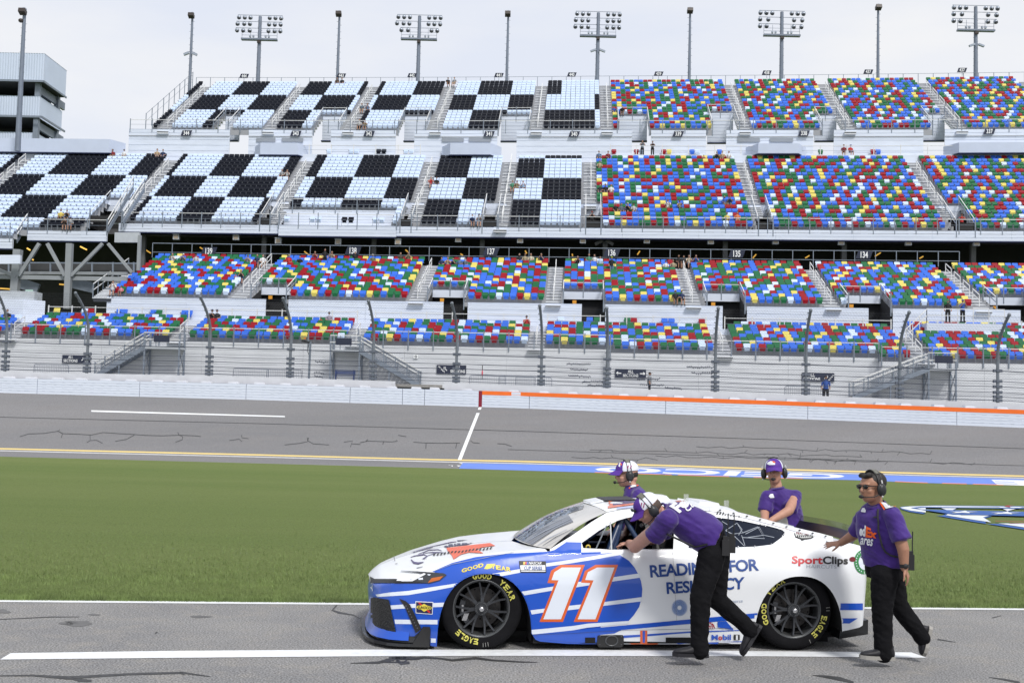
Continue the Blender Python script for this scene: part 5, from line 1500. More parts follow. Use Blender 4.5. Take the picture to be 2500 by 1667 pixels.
def zsh(x): return ilerp([-.985, -.95, -.88, -.79, -.68, -.55, -.43, -.25, -.07, .185, .58, 1.0, 2.0, 2.5, 3.0, 3.3, 3.5, 3.56], [.475, .485, .505, .540, .575, .615, .65, .705, .75, .785, .825, .842, .862, .88, .91, .905, .89, .885], x)
def arch(x, c, w, h):
    t = abs(x-c)/w
    return 0 if t >= 1 else .09 + (h-.09)*(1-t**2.3)**(1/2.3)
def zlow(x):
    b = ilerp([-.985, -.68, -.5, -.435, -.43, -.375, .44, .445, .49, .8, 1.8, 2.36, 2.42, 3.236, 3.24, 3.5, 3.56], [.10, .10, .10, .10, .025, .025, .14, .14, .075, .048, .048, .055, .16, .17, .176, .225, .23], x)
    return max(b, arch(x, .033, .408, .655), arch(x, 2.832, .404, .662))
def zc(x): return ilerp([-.965, -.9, -.75, -.55, -.37, -.14, .12, .40, 3.2, 3.3, 3.45, 3.555], [.53, .59, .655, .72, .760, .80, .825, .84, .93, .925, .915, .90], x)
def side_pt(x, z, ox=0.0):
    zl, zs = zlow(x), zsh(x); y = yside(x); yy = 0
    if z < .35: yy += .045*((.35-z)/.3)**2
    zz = zs-.32
    if z > zz: yy += .075*((z-zz)/.32)**2.2
    fl = -.030*(math.exp(-((x-.03)/.42)**2)+math.exp(-((x-2.83)/.45)**2))*math.exp(-((z-.62)/.22)**2)
    yy += fl
    wrapf = max(0, min(1, (-.55-x)/.43)); wrapr = max(0, min(1, (x-3.40)/.15))
    w = max(wrapf, wrapr)
    X = x; Y = y + yy*(1-w)
    lean = .055*max(0, (.42-z)/.42)**1.3 - .02*max(0, 1-abs(z-.45)/.1)*0
    if wrapf: X += wrapf*(lean + .02*max(0, (z-.40)/.1))
    if wrapr: X -= wrapr*(.05*max(0, (.6-z)/.5)+.03*max(0, (z-.8)/.12))
    return np.array([X, Y, z])
fx = [-.985, -.983, -.98, -.974, -.965, -.952, -.935, -.91, -.88, -.84, -.79, -.735, -.68, -.62, -.55, -.49, -.4355, -.4305, -.40, -.3751]
fx += [.033-.408*math.cos(math.pi*k/26)*.9999 for k in range(0, 27)]
fx += [.4405, .4455, .48, .52, .58, .66, .76, .9, 1.05, 1.2, 1.4, 1.6, 1.8, 2.0, 2.2, 2.35, 2.40, 2.4275]
fx += [2.832-.404*math.cos(math.pi*k/26)*.9999 for k in range(0, 27)]
fx += [3.237, 3.2405, 3.29, 3.35, 3.40, 3.43, 3.46, 3.485, 3.51, 3.53, 3.54, 3.548, 3.552]
fx = sorted(set(round(x, 5) for x in fx))
NR_ = 12
def side_col(x):
    zl, zs = zlow(x), zsh(x)
    return [side_pt(x, zl+(zs-zl)*j/NR_) for j in range(NR_+1)]
def xcen(x):   # where the rib of this station meets the centreline
    if x <= .62: return ilerp([-.985, -.9, -.68, -.43, -.2, .185, .62], [-.985, -.93, -.80, -.62, -.38, .02, .392], x)
    return ilerp([3.18, 3.35, 3.552], [3.25, 3.38, 3.552], x)
side = [side_col(x) for x in fx]
def top_rows(x, p0):
    out = []; w = max(0, min(1, (-.55-x)/.43)); wr = max(0, min(1, (x-3.40)/.15)); k = (1-w)*(1-wr)
    # rounded shoulder
    rs = [(.018, .016), (.045, .028), (.075, .034)]
    xc_ = xcen(x); zc_ = zc(xc_)
    e = np.array([p0[0], p0[1], p0[2]])
    for dy, dz in rs:
        s_ = dy/(.98-0)
        q_ = e + np.array([(xc_-e[0])*s_*1.2, (.98-e[1])*s_*1.0+0*dy, dz*(.35+.65*k)]); out.append(q_)
    l = out[-1]
    for j in range(1, 9):
        s_ = j/8; zz = l[2]+(zc_-l[2])*math.sin(s_*math.pi/2)
        out.append(np.array([l[0]+(xc_-l[0])*(s_**.9), l[1]+(.98-l[1])*s_, zz]))
    return out
def mir(p): return np.array([p[0], 1.97-p[1], p[2]])
body = MB()
def add_half(P, mi, flip):
    body.grid(P, mi, True, flip)
    body.grid([[mir(p) for p in r] for r in P], mi, True, not flip)
iA = [i for i, x in enumerate(fx) if x < 1.2]; iB = [i for i, x in enumerate(fx) if x >= fx[iA[-1]]]
add_half([side[i] for i in iA], 1, False); add_half([side[i] for i in iB], 0, False)
hood = [[side[i][-1]] + top_rows(fx[i], side[i][-1]) for i in range(len(fx)) if fx[i] <= .62]
add_half(hood, 0, False)
deck = [[side[i][-1]] + top_rows(fx[i], side[i][-1]) for i in range(len(fx)) if fx[i] >= 3.18]
add_half(deck, 0, False)
sill = []
for i in range(len(fx)):
    if .57 <= fx[i] <= 3.25:
        p = side[i][-1]; sill.append([p, p+np.array([0, .03, .012]), p+np.array([0, .065, .014]), p+np.array([0, .075, -.03])])
add_half(sill, 0, False)
sp_ = MB()
bodyo = body.build("body_shell", [m_white, m_blue], car)
# merge for smooth shading
bm = bmesh.new(); bm.from_mesh(bodyo.data); bmesh.ops.remove_doubles(bm, verts=bm.verts, dist=.0006); bmesh.ops.recalc_face_normals(bm, faces=bm.faces); bm.to_mesh(bodyo.data); bm.free()
# arch lips, liners
for c, w, h in ((.033, .408, .655), (2.832, .404, .662)):
    xs_ = [x for x in fx if abs(x-c) < w]
    for M_ in (lambda p: p, mir):
        ln = MB()
        P = [[M_(side_pt(x, zlow(x))), M_(side_pt(x, zlow(x))+np.array([0, .38, 0]))] for x in xs_]
        ln.grid(P, 0, True); a_ = [M_(np.array([x, .36, zlow(x)])) for x in xs_]
        ln.grid([a_, [M_(np.array([x, .36, .02])) for x in xs_]], 0, False)
        for sx in (-1, 1):
            e0 = c+sx*w*.999; zq = .19 if (c > 1 and sx > 0) else .06; ln.quad(M_(np.array([e0, .05, zq])), M_(np.array([e0, .5, zq])), M_(np.array([e0, .5, .5])), M_(np.array([e0, .05, .28])), 0)
        ln.build("wheel_well", [m_well], car)
fl_ = MB(); fl_.box((-.80, .30, .07), (3.40, 1.66, .12)); fl_.box((.46, .06, .055), (2.40, 1.90, .16)); fl_.build("floor_pan", [m_well], car)
# ---------------- splitter, valance, rear diffuser
def path_off(x, off): 
    p = side_pt(x, .10); x2 = min(x+.004, 3.55); q_ = side_pt(x2, .10); d = q_-p; d[2] = 0; n = np.array([d[1], -d[0], 0]); n /= (np.linalg.norm(n)+1e-9); return p+n*off
fs_ = [x for x in fx if x < -.44]
sp = MB()
def splo(x): return ilerp([-.985, -.9, -.7, -.5, -.44], [.085, .085, .06, .035, .02], x)
for M_ in (lambda p: p, mir):
    o_ = [M_(path_off(x, splo(x))) for x in fs_]; i_ = [M_(path_off(x, -.15)) for x in fs_]
    def zz(L, z): return [np.array([p[0], p[1], z]) for p in L]
    sp.grid([zz(i_, .062), zz(o_, .055), zz(o_, .030), zz(i_, .028)], 0, False)
    sp.grid([zz([M_(path_off(x, .004)) for x in fs_], .11), zz([M_(path_off(x, splo(x)*.45)) for x in fs_], .062)], 0, True)
sp.build("front_splitter", [m_carb], car)
va = MB(); fv = [x for x in fs_ if x < -.55]
for M_ in (lambda p: p, mir):
    a_ = [M_(path_off(x, .006)+np.array([0, 0, .065])) for x in fv]; b_ = [M_(path_off(x, splo(x)*.62)+np.array([0, 0, -.022])) for x in fv]
    va.grid([a_, b_], 0, True)
va.build("lower_valance", [m_blue], car)
va = MB(); va.prism([(-.60, .01, .03), (-.44, .0, .03), (-.44, .0, .20), (-.50, .01, .20)], (0, .12, 0)); va.build("splitter_end_fence", [m_blk], car)
df = MB(); df.prism([(3.24, .10, .09), (3.52, .12, .13), (3.52, .12, .26), (3.24, .06, .22)], (0, 1.74, 0)); df.build("rear_diffuser", [m_carb], car)
# ---------------- greenhouse
UEx = [.60, .80, 1.0, 1.15, 1.3, 1.45, 1.9, 2.2, 2.45, 2.7, 2.95, 3.25, 3.32]
UEz = [.858, .968, 1.088, 1.168, 1.195, 1.208, 1.206, 1.180, 1.130, 1.070, 1.008, .945, .925]
UEy = [.125, .20, .29, .36, .37, .37, .37, .375, .38, .395, .41, .43, .44]
def gy(x, z):
    ze = ilerp(UEx, UEz, x); ye = ilerp(UEx, UEy, x); zb_ = .84
    t = (z-zb_)/max(ze-zb_, .02); return .105 + (ye-.105)*max(-.1, min(1.05, t))
outer = list(zip(UEx, UEz)) + [(3.33, .86), (3.0, .845), (2.0, .84), (.60, .835)]
V, T_ = fill2d(outer); V, T_ = subdiv2d(V, T_, .08)
tmpP = [CW(x, gy(x, z), z) for x, z in V]
bvt = BVHTree.FromPolygons([Vector(p) for p in tmpP], T_)
def px_on(L, bv):
    out = []
    for (x, y) in L:
        h = bv.ray_cast(Vector(CAMP), Vector(ray(x, y)))
        if h[0] is None:
            h = bv.find_nearest(Vector(at_y(x, y, CO[1]+.3)))
        p = CMI @ h[0]; out.append((p[0], p[2]))
    return out
def Zz(ox, oy, s): return lambda L: [(ox+x*s, oy+y*s) for x, y in L]
Z5 = Zz(880, 1180, .2806); Z6 = Zz(1350, 1180, .2806); Z7 = Zz(1800, 1180, .2806); Z8 = Zz(1450, 1100, .3827)
Zb = Zz(1240, 1480, .2636); Zf = Zz(880, 1420, .1148); Zh = Zz(880, 1260, .2211); Z3 = Zz(1400, 1190, .12755)
win1 = px_on(Z6([(250, 606), (250, 515), (400, 408), (560, 322), (640, 298), (700, 287)]) + [(1600, 1257), (1650, 1256)] + Z6([(1060, 300), (1045, 590), (800, 597), (400, 606)]), bvt)
win2 = px_on(Z6([(1180, 560), (1190, 310), (1400, 290), (1450, 297), (1640, 322), (1853, 368)]) + Z7([(200, 350), (370, 395), (410, 412), (414, 440), (400, 455), (300, 530), (150, 548), (0, 553)]), bvt)
V, T_ = fill2d(outer, [win1, win2]); V, T_ = subdiv2d(V, T_, .08)
sf_ = MB(); P = [np.array([x, gy(x, z), z]) for x, z in V]
sf_.add(P, T_, 0, True); MB().add([mir(p) for p in P], [t[::-1] for t in T_], 0, True).build("side_frame", [m_white], car)
frame_o = sf_.build("side_frame", [m_white], car)
sf2 = MB(); P2 = [p+np.array([0, .018, 0]) for p in P]; sf2.add(P2, T_, 0, True); sf2.add([mir(p) for p in P2], [t[::-1] for t in T_], 0, True); sf2.build('frame_lining', [m_blk], car)
# quarter window panes + black surround
V, T_ = fill2d(win2); V, T_ = subdiv2d(V, T_, .08); P = [np.array([x, gy(x, z)+.010, z]) for x, z in V]
MB().add(P, T_, 0, True).build("quarter_window", [m_glassd], car); MB().add([mir(p) for p in P], T_, 0, True).build("quarter_window", [m_glassd], car)
def inset_ring(poly, k):
    c = np.mean(poly, 0); return [tuple(c+(np.array(p)-c)*k) for p in poly]
rv_ = MB()
for i in range(len(win2)):
    a_, b_ = np.array(inset_ring(win2, .96)[i]), np.array(inset_ring(win2, .96)[(i+1) % len(win2)]); n = max(1, int(np.linalg.norm(b_-a_)/.12))
    for k in range(n):
        q_ = a_+(b_-a_)*k/n; rv_.ell((q_[0], gy(*q_)-.012, q_[1]), (.007, .004, .007), 6, 4)
rv_.build("rivets", [m_silver], car, kind='stuff')
# creased tape triangles on the pane
tri = MB(); bq = BVHTree.FromPolygons([CM @ Vector(p) for p in P], T_)
for L, w in ((Z6([(1500,410),(1600,345),(1650,430),(1560,440),(1500,410)]),1.6),(Z6([(1560,440),(1665,545)]),1.4),(Z6([(1650,430),(1780,378),(1840,480),(1650,470)]),1.6),(Z7([(0,350),(40,400),(10,450)]),1.5),(Z7([(70,440),(190,380),(230,450),(90,470)]),1.6),(Z7([(230,450),(320,470)]),1.3),(Z6([(1470,330),(1520,360)]),1.3),(Z6([(1640,450),(1670,540)]),1.3)):
    try: VV, TT = fill2d(px_strip(L, w)); Pq, Fq = cast_mesh(*subdiv2d(VV, TT, 8), bq, .004); tri.add([tuple(CMI @ Vector(p)) for p in Pq], Fq)
    except Exception: pass
tri.build("tape_strips", [mat("clear_tape", (.30, .33, .38), .3)], car, kind='stuff')
# windshield
def wb(y): return np.array([ilerp([.13, .25, .45, .7, .98], [.605, .53, .46, .41, .392], y), y, ilerp([.13, .98], [.862, .858], y)])
def wt(y):
    s_ = (y-.13)/.85; yy = .365+.615*s_; return np.array([ilerp([.365, .98], [1.15, 1.045], yy), yy, ilerp([.365, .6, .98], [1.17, 1.195, 1.205], yy)])
ws_ = []
for k in range(9):
    t = k/8; row = []
    for j in range(15):
        y = .13+.85*min(j, 14-j)/7; a_, b_ = wb(y), wt(y); p = a_*(1-t)+b_*t+np.array([-.012, 0, .03])*math.sin(math.pi*t)
        row.append(p if j <= 7 else mir(p))
    ws_.append(row)
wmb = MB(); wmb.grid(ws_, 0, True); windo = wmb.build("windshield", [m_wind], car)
# roof
rx = [1.15, 1.3, 1.5, 1.7, 1.95, 2.2, 2.45]
roof = []
for x in rx:
    row = []; s0 = (x-1.15)/1.3
    for j in range(15):
        t = min(j, 14-j)/7; ye, ze = ilerp(UEx, UEy, x), ilerp(UEx, UEz, x); zcn = ilerp([1.045, 1.2, 1.45, 1.9, 2.2, 2.45], [1.205, 1.228, 1.245, 1.245, 1.225, 1.185], x-(.105 if x == 1.15 else 0))
        y = ye+(.98-ye)*t; xx = x - (.105*t if x == 1.15 else .05*t if x == 1.3 else 0)
        p = np.array([xx, y, ze+.004+(zcn-ze)*math.sin(t*math.pi/2)**.8]); row.append(p if j <= 7 else mir(p))
    roof.append(row)
rf = MB(); rf.grid(roof, 0, True)
roofo = rf.build("roof", [m_white], car)
rg = []
for k in range(7):
    t = k/6; row = []
    for j in range(13):
        s_ = min(j, 12-j)/6; x = 2.45+.85*t; ye, ze = ilerp(UEx, UEy, x), ilerp(UEx, UEz, x); zcn = 1.175+(.925-1.175)*t+.02*math.sin(math.pi*t)
        p = np.array([x, ye+(.98-ye)*s_, ze-.004+(zcn-ze)*math.sin(s_*math.pi/2)]); row.append(p if j <= 6 else mir(p))
    rg.append(row)
g_ = MB(); g_.grid(rg, 0, True); g_.build("rear_window", [mat("rear_glass", (.03, .035, .04), .08, coat=.6)], car)
for M_ in (lambda p: p, mir):
    r_ = MB(); pts = [np.array([x, ilerp(UEx, UEy, x)+.012, ilerp(UEx, UEz, x)+.004]) for x in (2.12, 2.3, 2.45, 2.7, 2.95, 3.2, 3.32)]
    for a_, b_ in zip(pts[:-1], pts[1:]): r_.prism([M_(a_), M_(b_), M_(b_+np.array([0, .01, .036])), M_(a_+np.array([0, .01, .036]))], (0, .012, 0))
    for k in range(9):
        t = k/8*.98+.01; x = 2.2+1.05*t; p = np.array([x, ilerp(UEx, UEy, x)+.006, ilerp(UEx, UEz, x)+.026]); r_.ell(M_(p), (.012, .006, .006), 6, 4, 1)
    r_.build("roof_rail", [m_white, m_blk], car)
# roof flaps, camera housing, antennas
rr_ = MB(); rr_.prism([(1.22, .80, 1.238), (1.52, .80, 1.250), (1.52, 1.25, 1.250), (1.22, 1.25, 1.238)], (0, 0, .010)); rr_.build("roof_flap", [m_blk], car)
rr_ = MB(); rr_.prism([(1.08, .8, 1.208), (1.20, .8, 1.232), (1.20, 1.2, 1.232), (1.08, 1.2, 1.208)], (0, 0, .012)); rr_.build("roof_strip", [m_white], car)
rr_ = MB(); rr_.prism([(1.75, 1.0, 1.245), (1.90, 1.0, 1.245), (1.86, 1.0, 1.285), (1.76, 1.0, 1.29)], (0, .2, 0)); rr_.prism([(2.12, .8, 1.225), (2.34, .8, 1.195), (2.32, .8, 1.235), (2.14, .8, 1.25)], (0, .5, 0)); rr_.build("roof_hatch", [m_white], car)
for x in (2.02, 2.42): rr_ = MB(); rr_.box((x-.002, .95, ilerp([2.0, 2.45], [1.235, 1.175], x)), (x+.045, .956, ilerp([2.0, 2.45], [1.235, 1.175], x)+.075)); rr_.build("roof_fin", [mat("clear_fin", (.5, .52, .5), .1, alpha=.35)], car)
# spoiler on the deck: black base, tinted clear blade
s0, s1 = MB(), MB(); lo, hi, hi2 = [], [], []
for k in range(13):
    y = .16+1.64*k/12; b = 1-((y-.98)/.82)**2; x = 3.38+.12*b
    lo.append(np.array([x, y, .925])); hi.append(np.array([x+.06, y, 1.005])); hi2.append(np.array([x+.095, y, 1.055]))
s0.grid([lo, hi], 0, True); s1.grid([hi, hi2], 0, True); s0.build("spoiler", [m_carb], car); s1.build("spoiler_blade", [mat("tinted_blade", (.05, .055, .03), .1, alpha=.45)], car)
s0 = MB(); s0.prism([(3.20, 1.74, .95), (3.42, 1.74, .93), (3.46, 1.74, 1.02), (3.40, 1.74, 1.075), (3.28, 1.74, 1.08), (3.21, 1.74, 1.03)], (0, .012, 0)); s0.build("far_fin", [mat("milky_fin", (.42, .42, .38), .3, alpha=.8)], car)
# ---------------- interior
it = MB(); it.box((.70, .30, .12), (3.1, 1.66, .16), 0); it.quad((2.15, .2, .15), (2.15, 1.76, .15), (2.20, 1.55, 1.17), (2.20, .41, 1.17), 0); it.quad((.62, .25, .15), (.62, 1.7, .15), (.75, 1.7, .84), (.75, .25, .84), 0)
for M_ in (lambda p: p, mir): it.quad(M_(np.array([.6, .125, .1])), M_(np.array([2.2, .125, .1])), M_(np.array([2.2, .125, .825])), M_(np.array([.6, .125, .825])), 0)
it.build("cockpit_lining", [m_well], car)
dsh = MB(); dsh.prism([(.72, .2, .62), (1.02, .2, .60), (.98, .2, .845), (.72, .2, .84)], (0, 1.56, 0)); dsh.build("dashboard", [m_blk], car)
cg = MB()
def cb_(p, q_, r=.024): cg.tube([p, q_], r, 8)
for M_ in (lambda p: np.array(p, float), lambda p: mir(np.array(p, float))):
    cb_(M_((.80, .22, .84)), M_((1.30, .42, 1.15))); cb_(M_((1.30, .42, 1.15)), M_((2.1, .42, 1.16))); cb_(M_((1.30, .40, 1.13)), M_((1.14, .28, .60)), .03); cb_(M_((1.16, .28, .84)), M_((1.30, .42, 1.13)), .03)
    cb_(M_((1.90, .30, .3)), M_((1.98, .42, 1.15)), .028); cb_(M_((1.32, .42, 1.12)), M_((1.64, .30, .60)))
    for z in (.45, .60, .74): cb_(M_((.9, .22, z)), M_((1.95, .20, z)))
cb_((1.30, .42, 1.15), (1.30, 1.54, 1.15)); cb_((2.0, .42, 1.15), (2.0, 1.54, 1.15)); cb_((2.0, .5, 1.1), (2.0, 1.4, .3))
cg.build("roll_cage", [m_cage], car)
st_ = MB(); st_.obox((1.72, .62, .62), (.07, 0, .0), (0, .22, 0), (.08, 0, .40)); st_.obox((1.55, .62, .30), (.2, 0, 0), (0, .2, 0), (0, 0, .05)); st_.obox((1.66, .42, .95), (.14, 0, -.02), (0, .02, 0), (.01, 0, .09)); st_.obox((1.66, .82, .95), (.14, 0, -.02), (0, .02, 0), (.01, 0, .09)); st_.build("driver_seat", [m_blk], car)
sw = MB(); 
for k in range(16):
    t0, t1 = 2*math.pi*k/16, 2*math.pi*(k+1)/16
    pp_ = [np.array([1.22+.05*math.sin(t), .62+.17*math.cos(t), .80+.16*math.sin(t)]) for t in (t0, t1)]; sw.tube(pp_, .014, 6, caps=False)
sw.beam((1.22, .47, .8), (1.22, .77, .8), .03, .03); sw.beam((1.1, .62, .74), (1.22, .62, .8), .04, .04); sw.build("steering_wheel", [m_blk], car)
ns = MB(); ns.prism([(1.47, .36, 1.14), (1.53, .36, 1.14), (1.62, .26, .86), (1.56, .26, .86)], (0, .006, 0)); ns.build("window_net_strap", [m_blk], car)
pl2 = MB(); pl2.add([(.905, .155, .86), (1.17, .16, .86), (1.19, .27, 1.06), (.92, .17, .92)], [(0, 1, 2, 3)]); 
ml = MB(); ml.ell((.945, .145, .878), (.024, .006, .024), 14, 6, 0); ml.ell((.945, .138, .878), (.014, .006, .014), 10, 5, 1); ml.build("yellow_badge", [mat("badge_yellow", (.55, .42, .05), .4), m_blk], car)
for a_, b_ in (((1.02, .17, .86), (1.13, .26, 1.06)), ((1.16, .16, .85), (1.17, .29, 1.09))): MB().beam(a_, b_, .012, .004).build("window_trim", [mat("clear_edge", (.22, .25, .28), .3)], car)
# ---------------- wheels
def wheel(xw, far, front):
    root = obj("wheel", None, car); root.location = (xw, 1.97-.03 if far else .03, .355); 
    if far: root.rotation_euler = (0, 0, math.pi)
    R = .357
    pf = [(.0, .235), (-.004, .252), (-.012, .275), (-.014, .305), (-.006, .332), (.012, .345), (.035, R), (.12, R+.001), (.24, R), (.27, .34), (.28, .30), (.27, .24)]
    n = 56; t = MB()
    t.grid([[np.array([r*math.sin(2*math.pi*k/n), y, r*math.cos(2*math.pi*k/n)]) for k in range(n+1)] for y, r in pf], 0, True, True)
    tyre = t.build("tyre", [m_tyre], root)
    rm = MB(); pf = [(.10, .215), (.03, .222), (.012, .226), (.004, .232), (-.003, .240), (-.003, .248), (.004, .252)]
    rm.grid([[np.array([r*math.sin(2*math.pi*k/n), y, r*math.cos(2*math.pi*k/n)]) for k in range(n+1)] for y, r in pf], 0, True, True)
    rm.grid([[np.array([r*math.sin(2*math.pi*k/n), y, r*math.cos(2*math.pi*k/n)]) for k in range(n+1)] for y, r in [(.10, .215), (.22, .20), (.25, 0)]], 1, True, True)
    rm.build("rim", [m_ring, m_well], root)
    off = .10 if front else .28
    for s_ in range(7):
        sk = MB(); a = 2*math.pi*s_/7+off
        for dd in (-1, 1):
            a1 = a+dd*.20; prev = None
            for q_ in range(5):
                f = q_/4; r = .045+(.226-.045)*f; aa = a + (a1-a)*(max(0, f-.12)/.88)**.9 + (dd*.10*(1-f)*.4)
                p = np.array([r*math.sin(aa), .022-.012*f+.012*math.sin(f*3.1), r*math.cos(aa)])
                if prev is not None: sk.beam(prev, p, .021-.007*f, .026, up=(0, 1, 0))
                prev = p
        sk.build("spoke", [m_rim], root)
    hb = MB()
    def cyl(y0, y1, r0, r1, n=24, mi=0):
        hb.grid([[np.array([r*math.sin(2*math.pi*k/n), y, r*math.cos(2*math.pi*k/n)]) for k in range(n+1)] for y, r in ((y1, r0), (y0, r0), (y0-.001, 0) if r1 is None else (y0, r1))], mi, False, True)
    cyl(.0, .06, .060, None, mi=0)
    for k in range(24): a = 2*math.pi*k/24; hb.ell((.049*math.sin(a), -.003, .049*math.cos(a)), (.005, .004, .005), 6, 4, 1)
    hb.build("hub", [m_rim, m_ring], root)
    nt = MB(); nt.tube([(0, .02, 0), (0, -.032, 0)], [.026, .022], 6, 0, smooth=False); nt.ell((0, -.030, 0), (.018, .008, .018), 12, 6); nt.build("wheel_nut", [m_silver], root)
    dc = MB(); dc.tube([(0, .085, 0), (0, .10, 0)], [.175, .175], 36, 0, smooth=False)
    for k in range(18): a = 2*math.pi*k/18; dc.ell(((.10+.03*(k % 3))*math.sin(a), .084, (.10+.03*(k % 3))*math.cos(a)), (.008, .002, .008), 6, 4, 1)
    dc.build("brake_disc", [m_disc, m_well], root)
    cl = MB()
    for k in range(5):
        a = -1.35-.22*k; cl.obox((.165*math.sin(a), .06, .165*math.cos(a)), (.03*math.cos(a), 0, -.03*math.sin(a)), (0, .02, 0), (.022*math.sin(a), 0, .022*math.cos(a)), 0)
    cl.obox((.155*math.sin(-2.1), .05, .155*math.cos(-2.1)), (.02, 0, 0), (0, .012, 0), (.01, 0, .03), 1); cl.obox((.16*math.sin(-1.6), .05, .16*math.cos(-1.6)), (.008, 0, 0), (0, .012, 0), (0, 0, .03), 1)
    cl.build("brake_caliper", [m_rim, m_silver], root)
    # lettering
    lt = MB()
    def ring_text(word, a0, a1, r0=.257, r1=.306, m_=0):
        n = len(word); 
        for i, ch in enumerate(word):
            V, Fc, asp = text2d(ch, .035); a = math.radians(a0+(a1-a0)*(i+.5)/n); da = math.radians((a1-a0)/n)*.86; out = []
            for (u, v) in V:
                aa = a+(u-.5)*da; r = r0+(r1-r0)*v; yy = ilerp([.252, .275, .305, .332], [-.004, -.012, -.014, -.006], r)-.0022; out.append((r*math.sin(aa), yy, r*math.cos(aa)))
            lt.add(out, Fc, 0)
    if front: ring_text("GOOD", -18, 17); ring_text("YEAR", 33, 76); ring_text("EAGLE", 184, 228)
    else: ring_text("GOOD", 243, 283); ring_text("YEAR", 297, 342); ring_text("EAGLE", 99, 143)
    lt.build("sidewall_lettering", [m_yel], root)
    if not far:
        ck_ = MB()
        for a in ((168, 172, 176) if front else (85, 90, 152)):
            a = math.radians(a); ck_.beam((.29*math.sin(a), -.017, .29*math.cos(a)), (.325*math.sin(a), -.012, .325*math.cos(a)), .003, .003)
        ck_.build("chalk_marks", [mat("chalk", (.35, .35, .33), .9)], root)
wheel(0, False, True); wheel(WB, False, False); wheel(0, True, True); wheel(WB, True, False)
bpy.context.view_layer.update()
# ---------------- livery
bcar = bvh_of(bodyo, frame_o, roofo)
def bvh_objs(obs):
    V = []; Fc = []
    for o in obs:
        k = len(V); mw = o.matrix_world; V += [mw @ v.co for v in o.data.vertices]; Fc += [[i+k for i in p.vertices] for p in o.data.polygons]
    return BVHTree.FromPolygons(V, Fc)
val_o = [o for o in car.children if o.name.startswith("lower_valance")]
bcar = bvh_objs([bodyo, frame_o, roofo])
def ell_px0(c, r=1.0): return [(c[0]+r*math.cos(t), c[1]+r*math.sin(t)) for t in [6.2832*k/6 for k in range(6)]]
def dc(name, polys, m_, lvl, cell=6, far=.12, bv=None):
    return decal(name, polys, m_, bv or bcar, .0016*lvl, car, cell=cell, far=far, inv=CMI)
def td(name, s, Q, m_, lvl, cell=5, offset=0.0, shear=0.0, spacing=1.0, bv=None):
    return text_decal(name, s, Q, m_, bv or bcar, .0016*lvl, car, cell=cell, offset=offset, shear=shear, spacing=spacing, far=.12, inv=CMI)
blueA = (Z5([(60, 866), (430, 868), (590, 868), (690, 846), (745, 800), (700, 782), (625, 765), (800, 690), (1000, 640), (1250, 612), (1550, 597), (1640, 592), (1690, 577), (1790, 510)])
         + Z6([(100, 508), (246, 512), (246, 618), (560, 600), (580, 620), (660, 670), (710, 730), (738, 780), (765, 845), (777, 915), (772, 990), (750, 1070), (705, 1140), (655, 1196), (300, 1228), (0, 1256)])
         + Z5([(1495, 1308), (1490, 1130), (1420, 960), (1300, 830), (1150, 785), (1000, 790), (850, 870), (740, 1000), (690, 1200), (665, 1440), (600, 1440), (500, 1330), (440, 1345), (40, 1300)]))
dc("blue_wrap", [blueA], m_blue, 1.6, cell=4)
S1 = Z5([(1145, 785), (1390, 742), (1620, 692)]) + Z6([(178, 660), (560, 598), (620, 606), (580, 622), (178, 690)]) + Z5([(1620, 722), (1400, 772), (1210, 808)])
S2a = Z5([(135, 965), (250, 947), (420, 932), (590, 905), (868, 862), (850, 890), (600, 938), (420, 968), (260, 978), (150, 985)])
S2 = Z5([(1400, 938), (1680, 893)]) + Z6([(215, 855), (530, 812), (752, 780), (768, 815), (520, 850), (205, 900)]) + Z5([(1660, 930), (1425, 970)])
S3a = Z5([(262, 1058), (440, 1045), (728, 1033), (716, 1070), (450, 1080), (270, 1092)])
S3 = Z5([(1478, 1100), (1600, 1085)]) + Z6([(145, 1060), (445, 1028), (774, 985), (770, 1022), (435, 1062), (130, 1100)]) + Z5([(1590, 1120), (1490, 1136)])
S4a = Z5([(298, 1180), (690, 1183), (686, 1222), (304, 1218)]); S4 = Z5([(1488, 1270), (1853, 1235)]) + Z6([(300, 1215), (660, 1192), (655, 1215), (300, 1250)]) + Z5([(1853, 1272), (1492, 1310)])
S5 = Z5([(606, 1343), (675, 1345), (672, 1381), (604, 1379)])
dc("white_stripe", cell=4, polys=[S1], m_=m_blue2, lvl=2.6); dc("white_stripe", cell=4, polys=[S2a], m_=m_blue2, lvl=2.6); dc("white_stripe", cell=4, polys=[S2], m_=m_blue2, lvl=2.6); dc("white_stripe", cell=4, polys=[S3a], m_=m_blue2, lvl=2.6)
dc("white_stripe", cell=4, polys=[S3], m_=m_blue2, lvl=2.6); dc("white_stripe", cell=4, polys=[S4a], m_=m_blue2, lvl=2.6); dc("white_stripe", cell=4, polys=[S4], m_=m_blue2, lvl=2.6); dc("white_stripe", cell=4, polys=[S5], m_=m_blue2, lvl=2.6)
o1 = Z5([(1740, 706)]) + Z6([(276, 706), (86, 1200)]) + Z5([(1558, 1200), (1690, 866), (1626, 863), (1658, 756)])
i1 = Z5([(1752, 730)]) + Z6([(242, 730), (68, 1177)]) + Z5([(1590, 1177), (1722, 840), (1661, 838), (1686, 770)])
o2 = Z6([(370, 706), (566, 706), (386, 1200), (180, 1200), (322, 864), (243, 860), (278, 758)]); i2 = Z6([(382, 730), (534, 730), (368, 1177), (214, 1177), (352, 840), (279, 837), (303, 770)])
dc("number_outline", [o1], m_orange, 3); dc("number_outline", [o2], m_orange, 3); dc("number_one", [i1], m_blue2, 4); dc("number_one", [i2], m_blue2, 4)
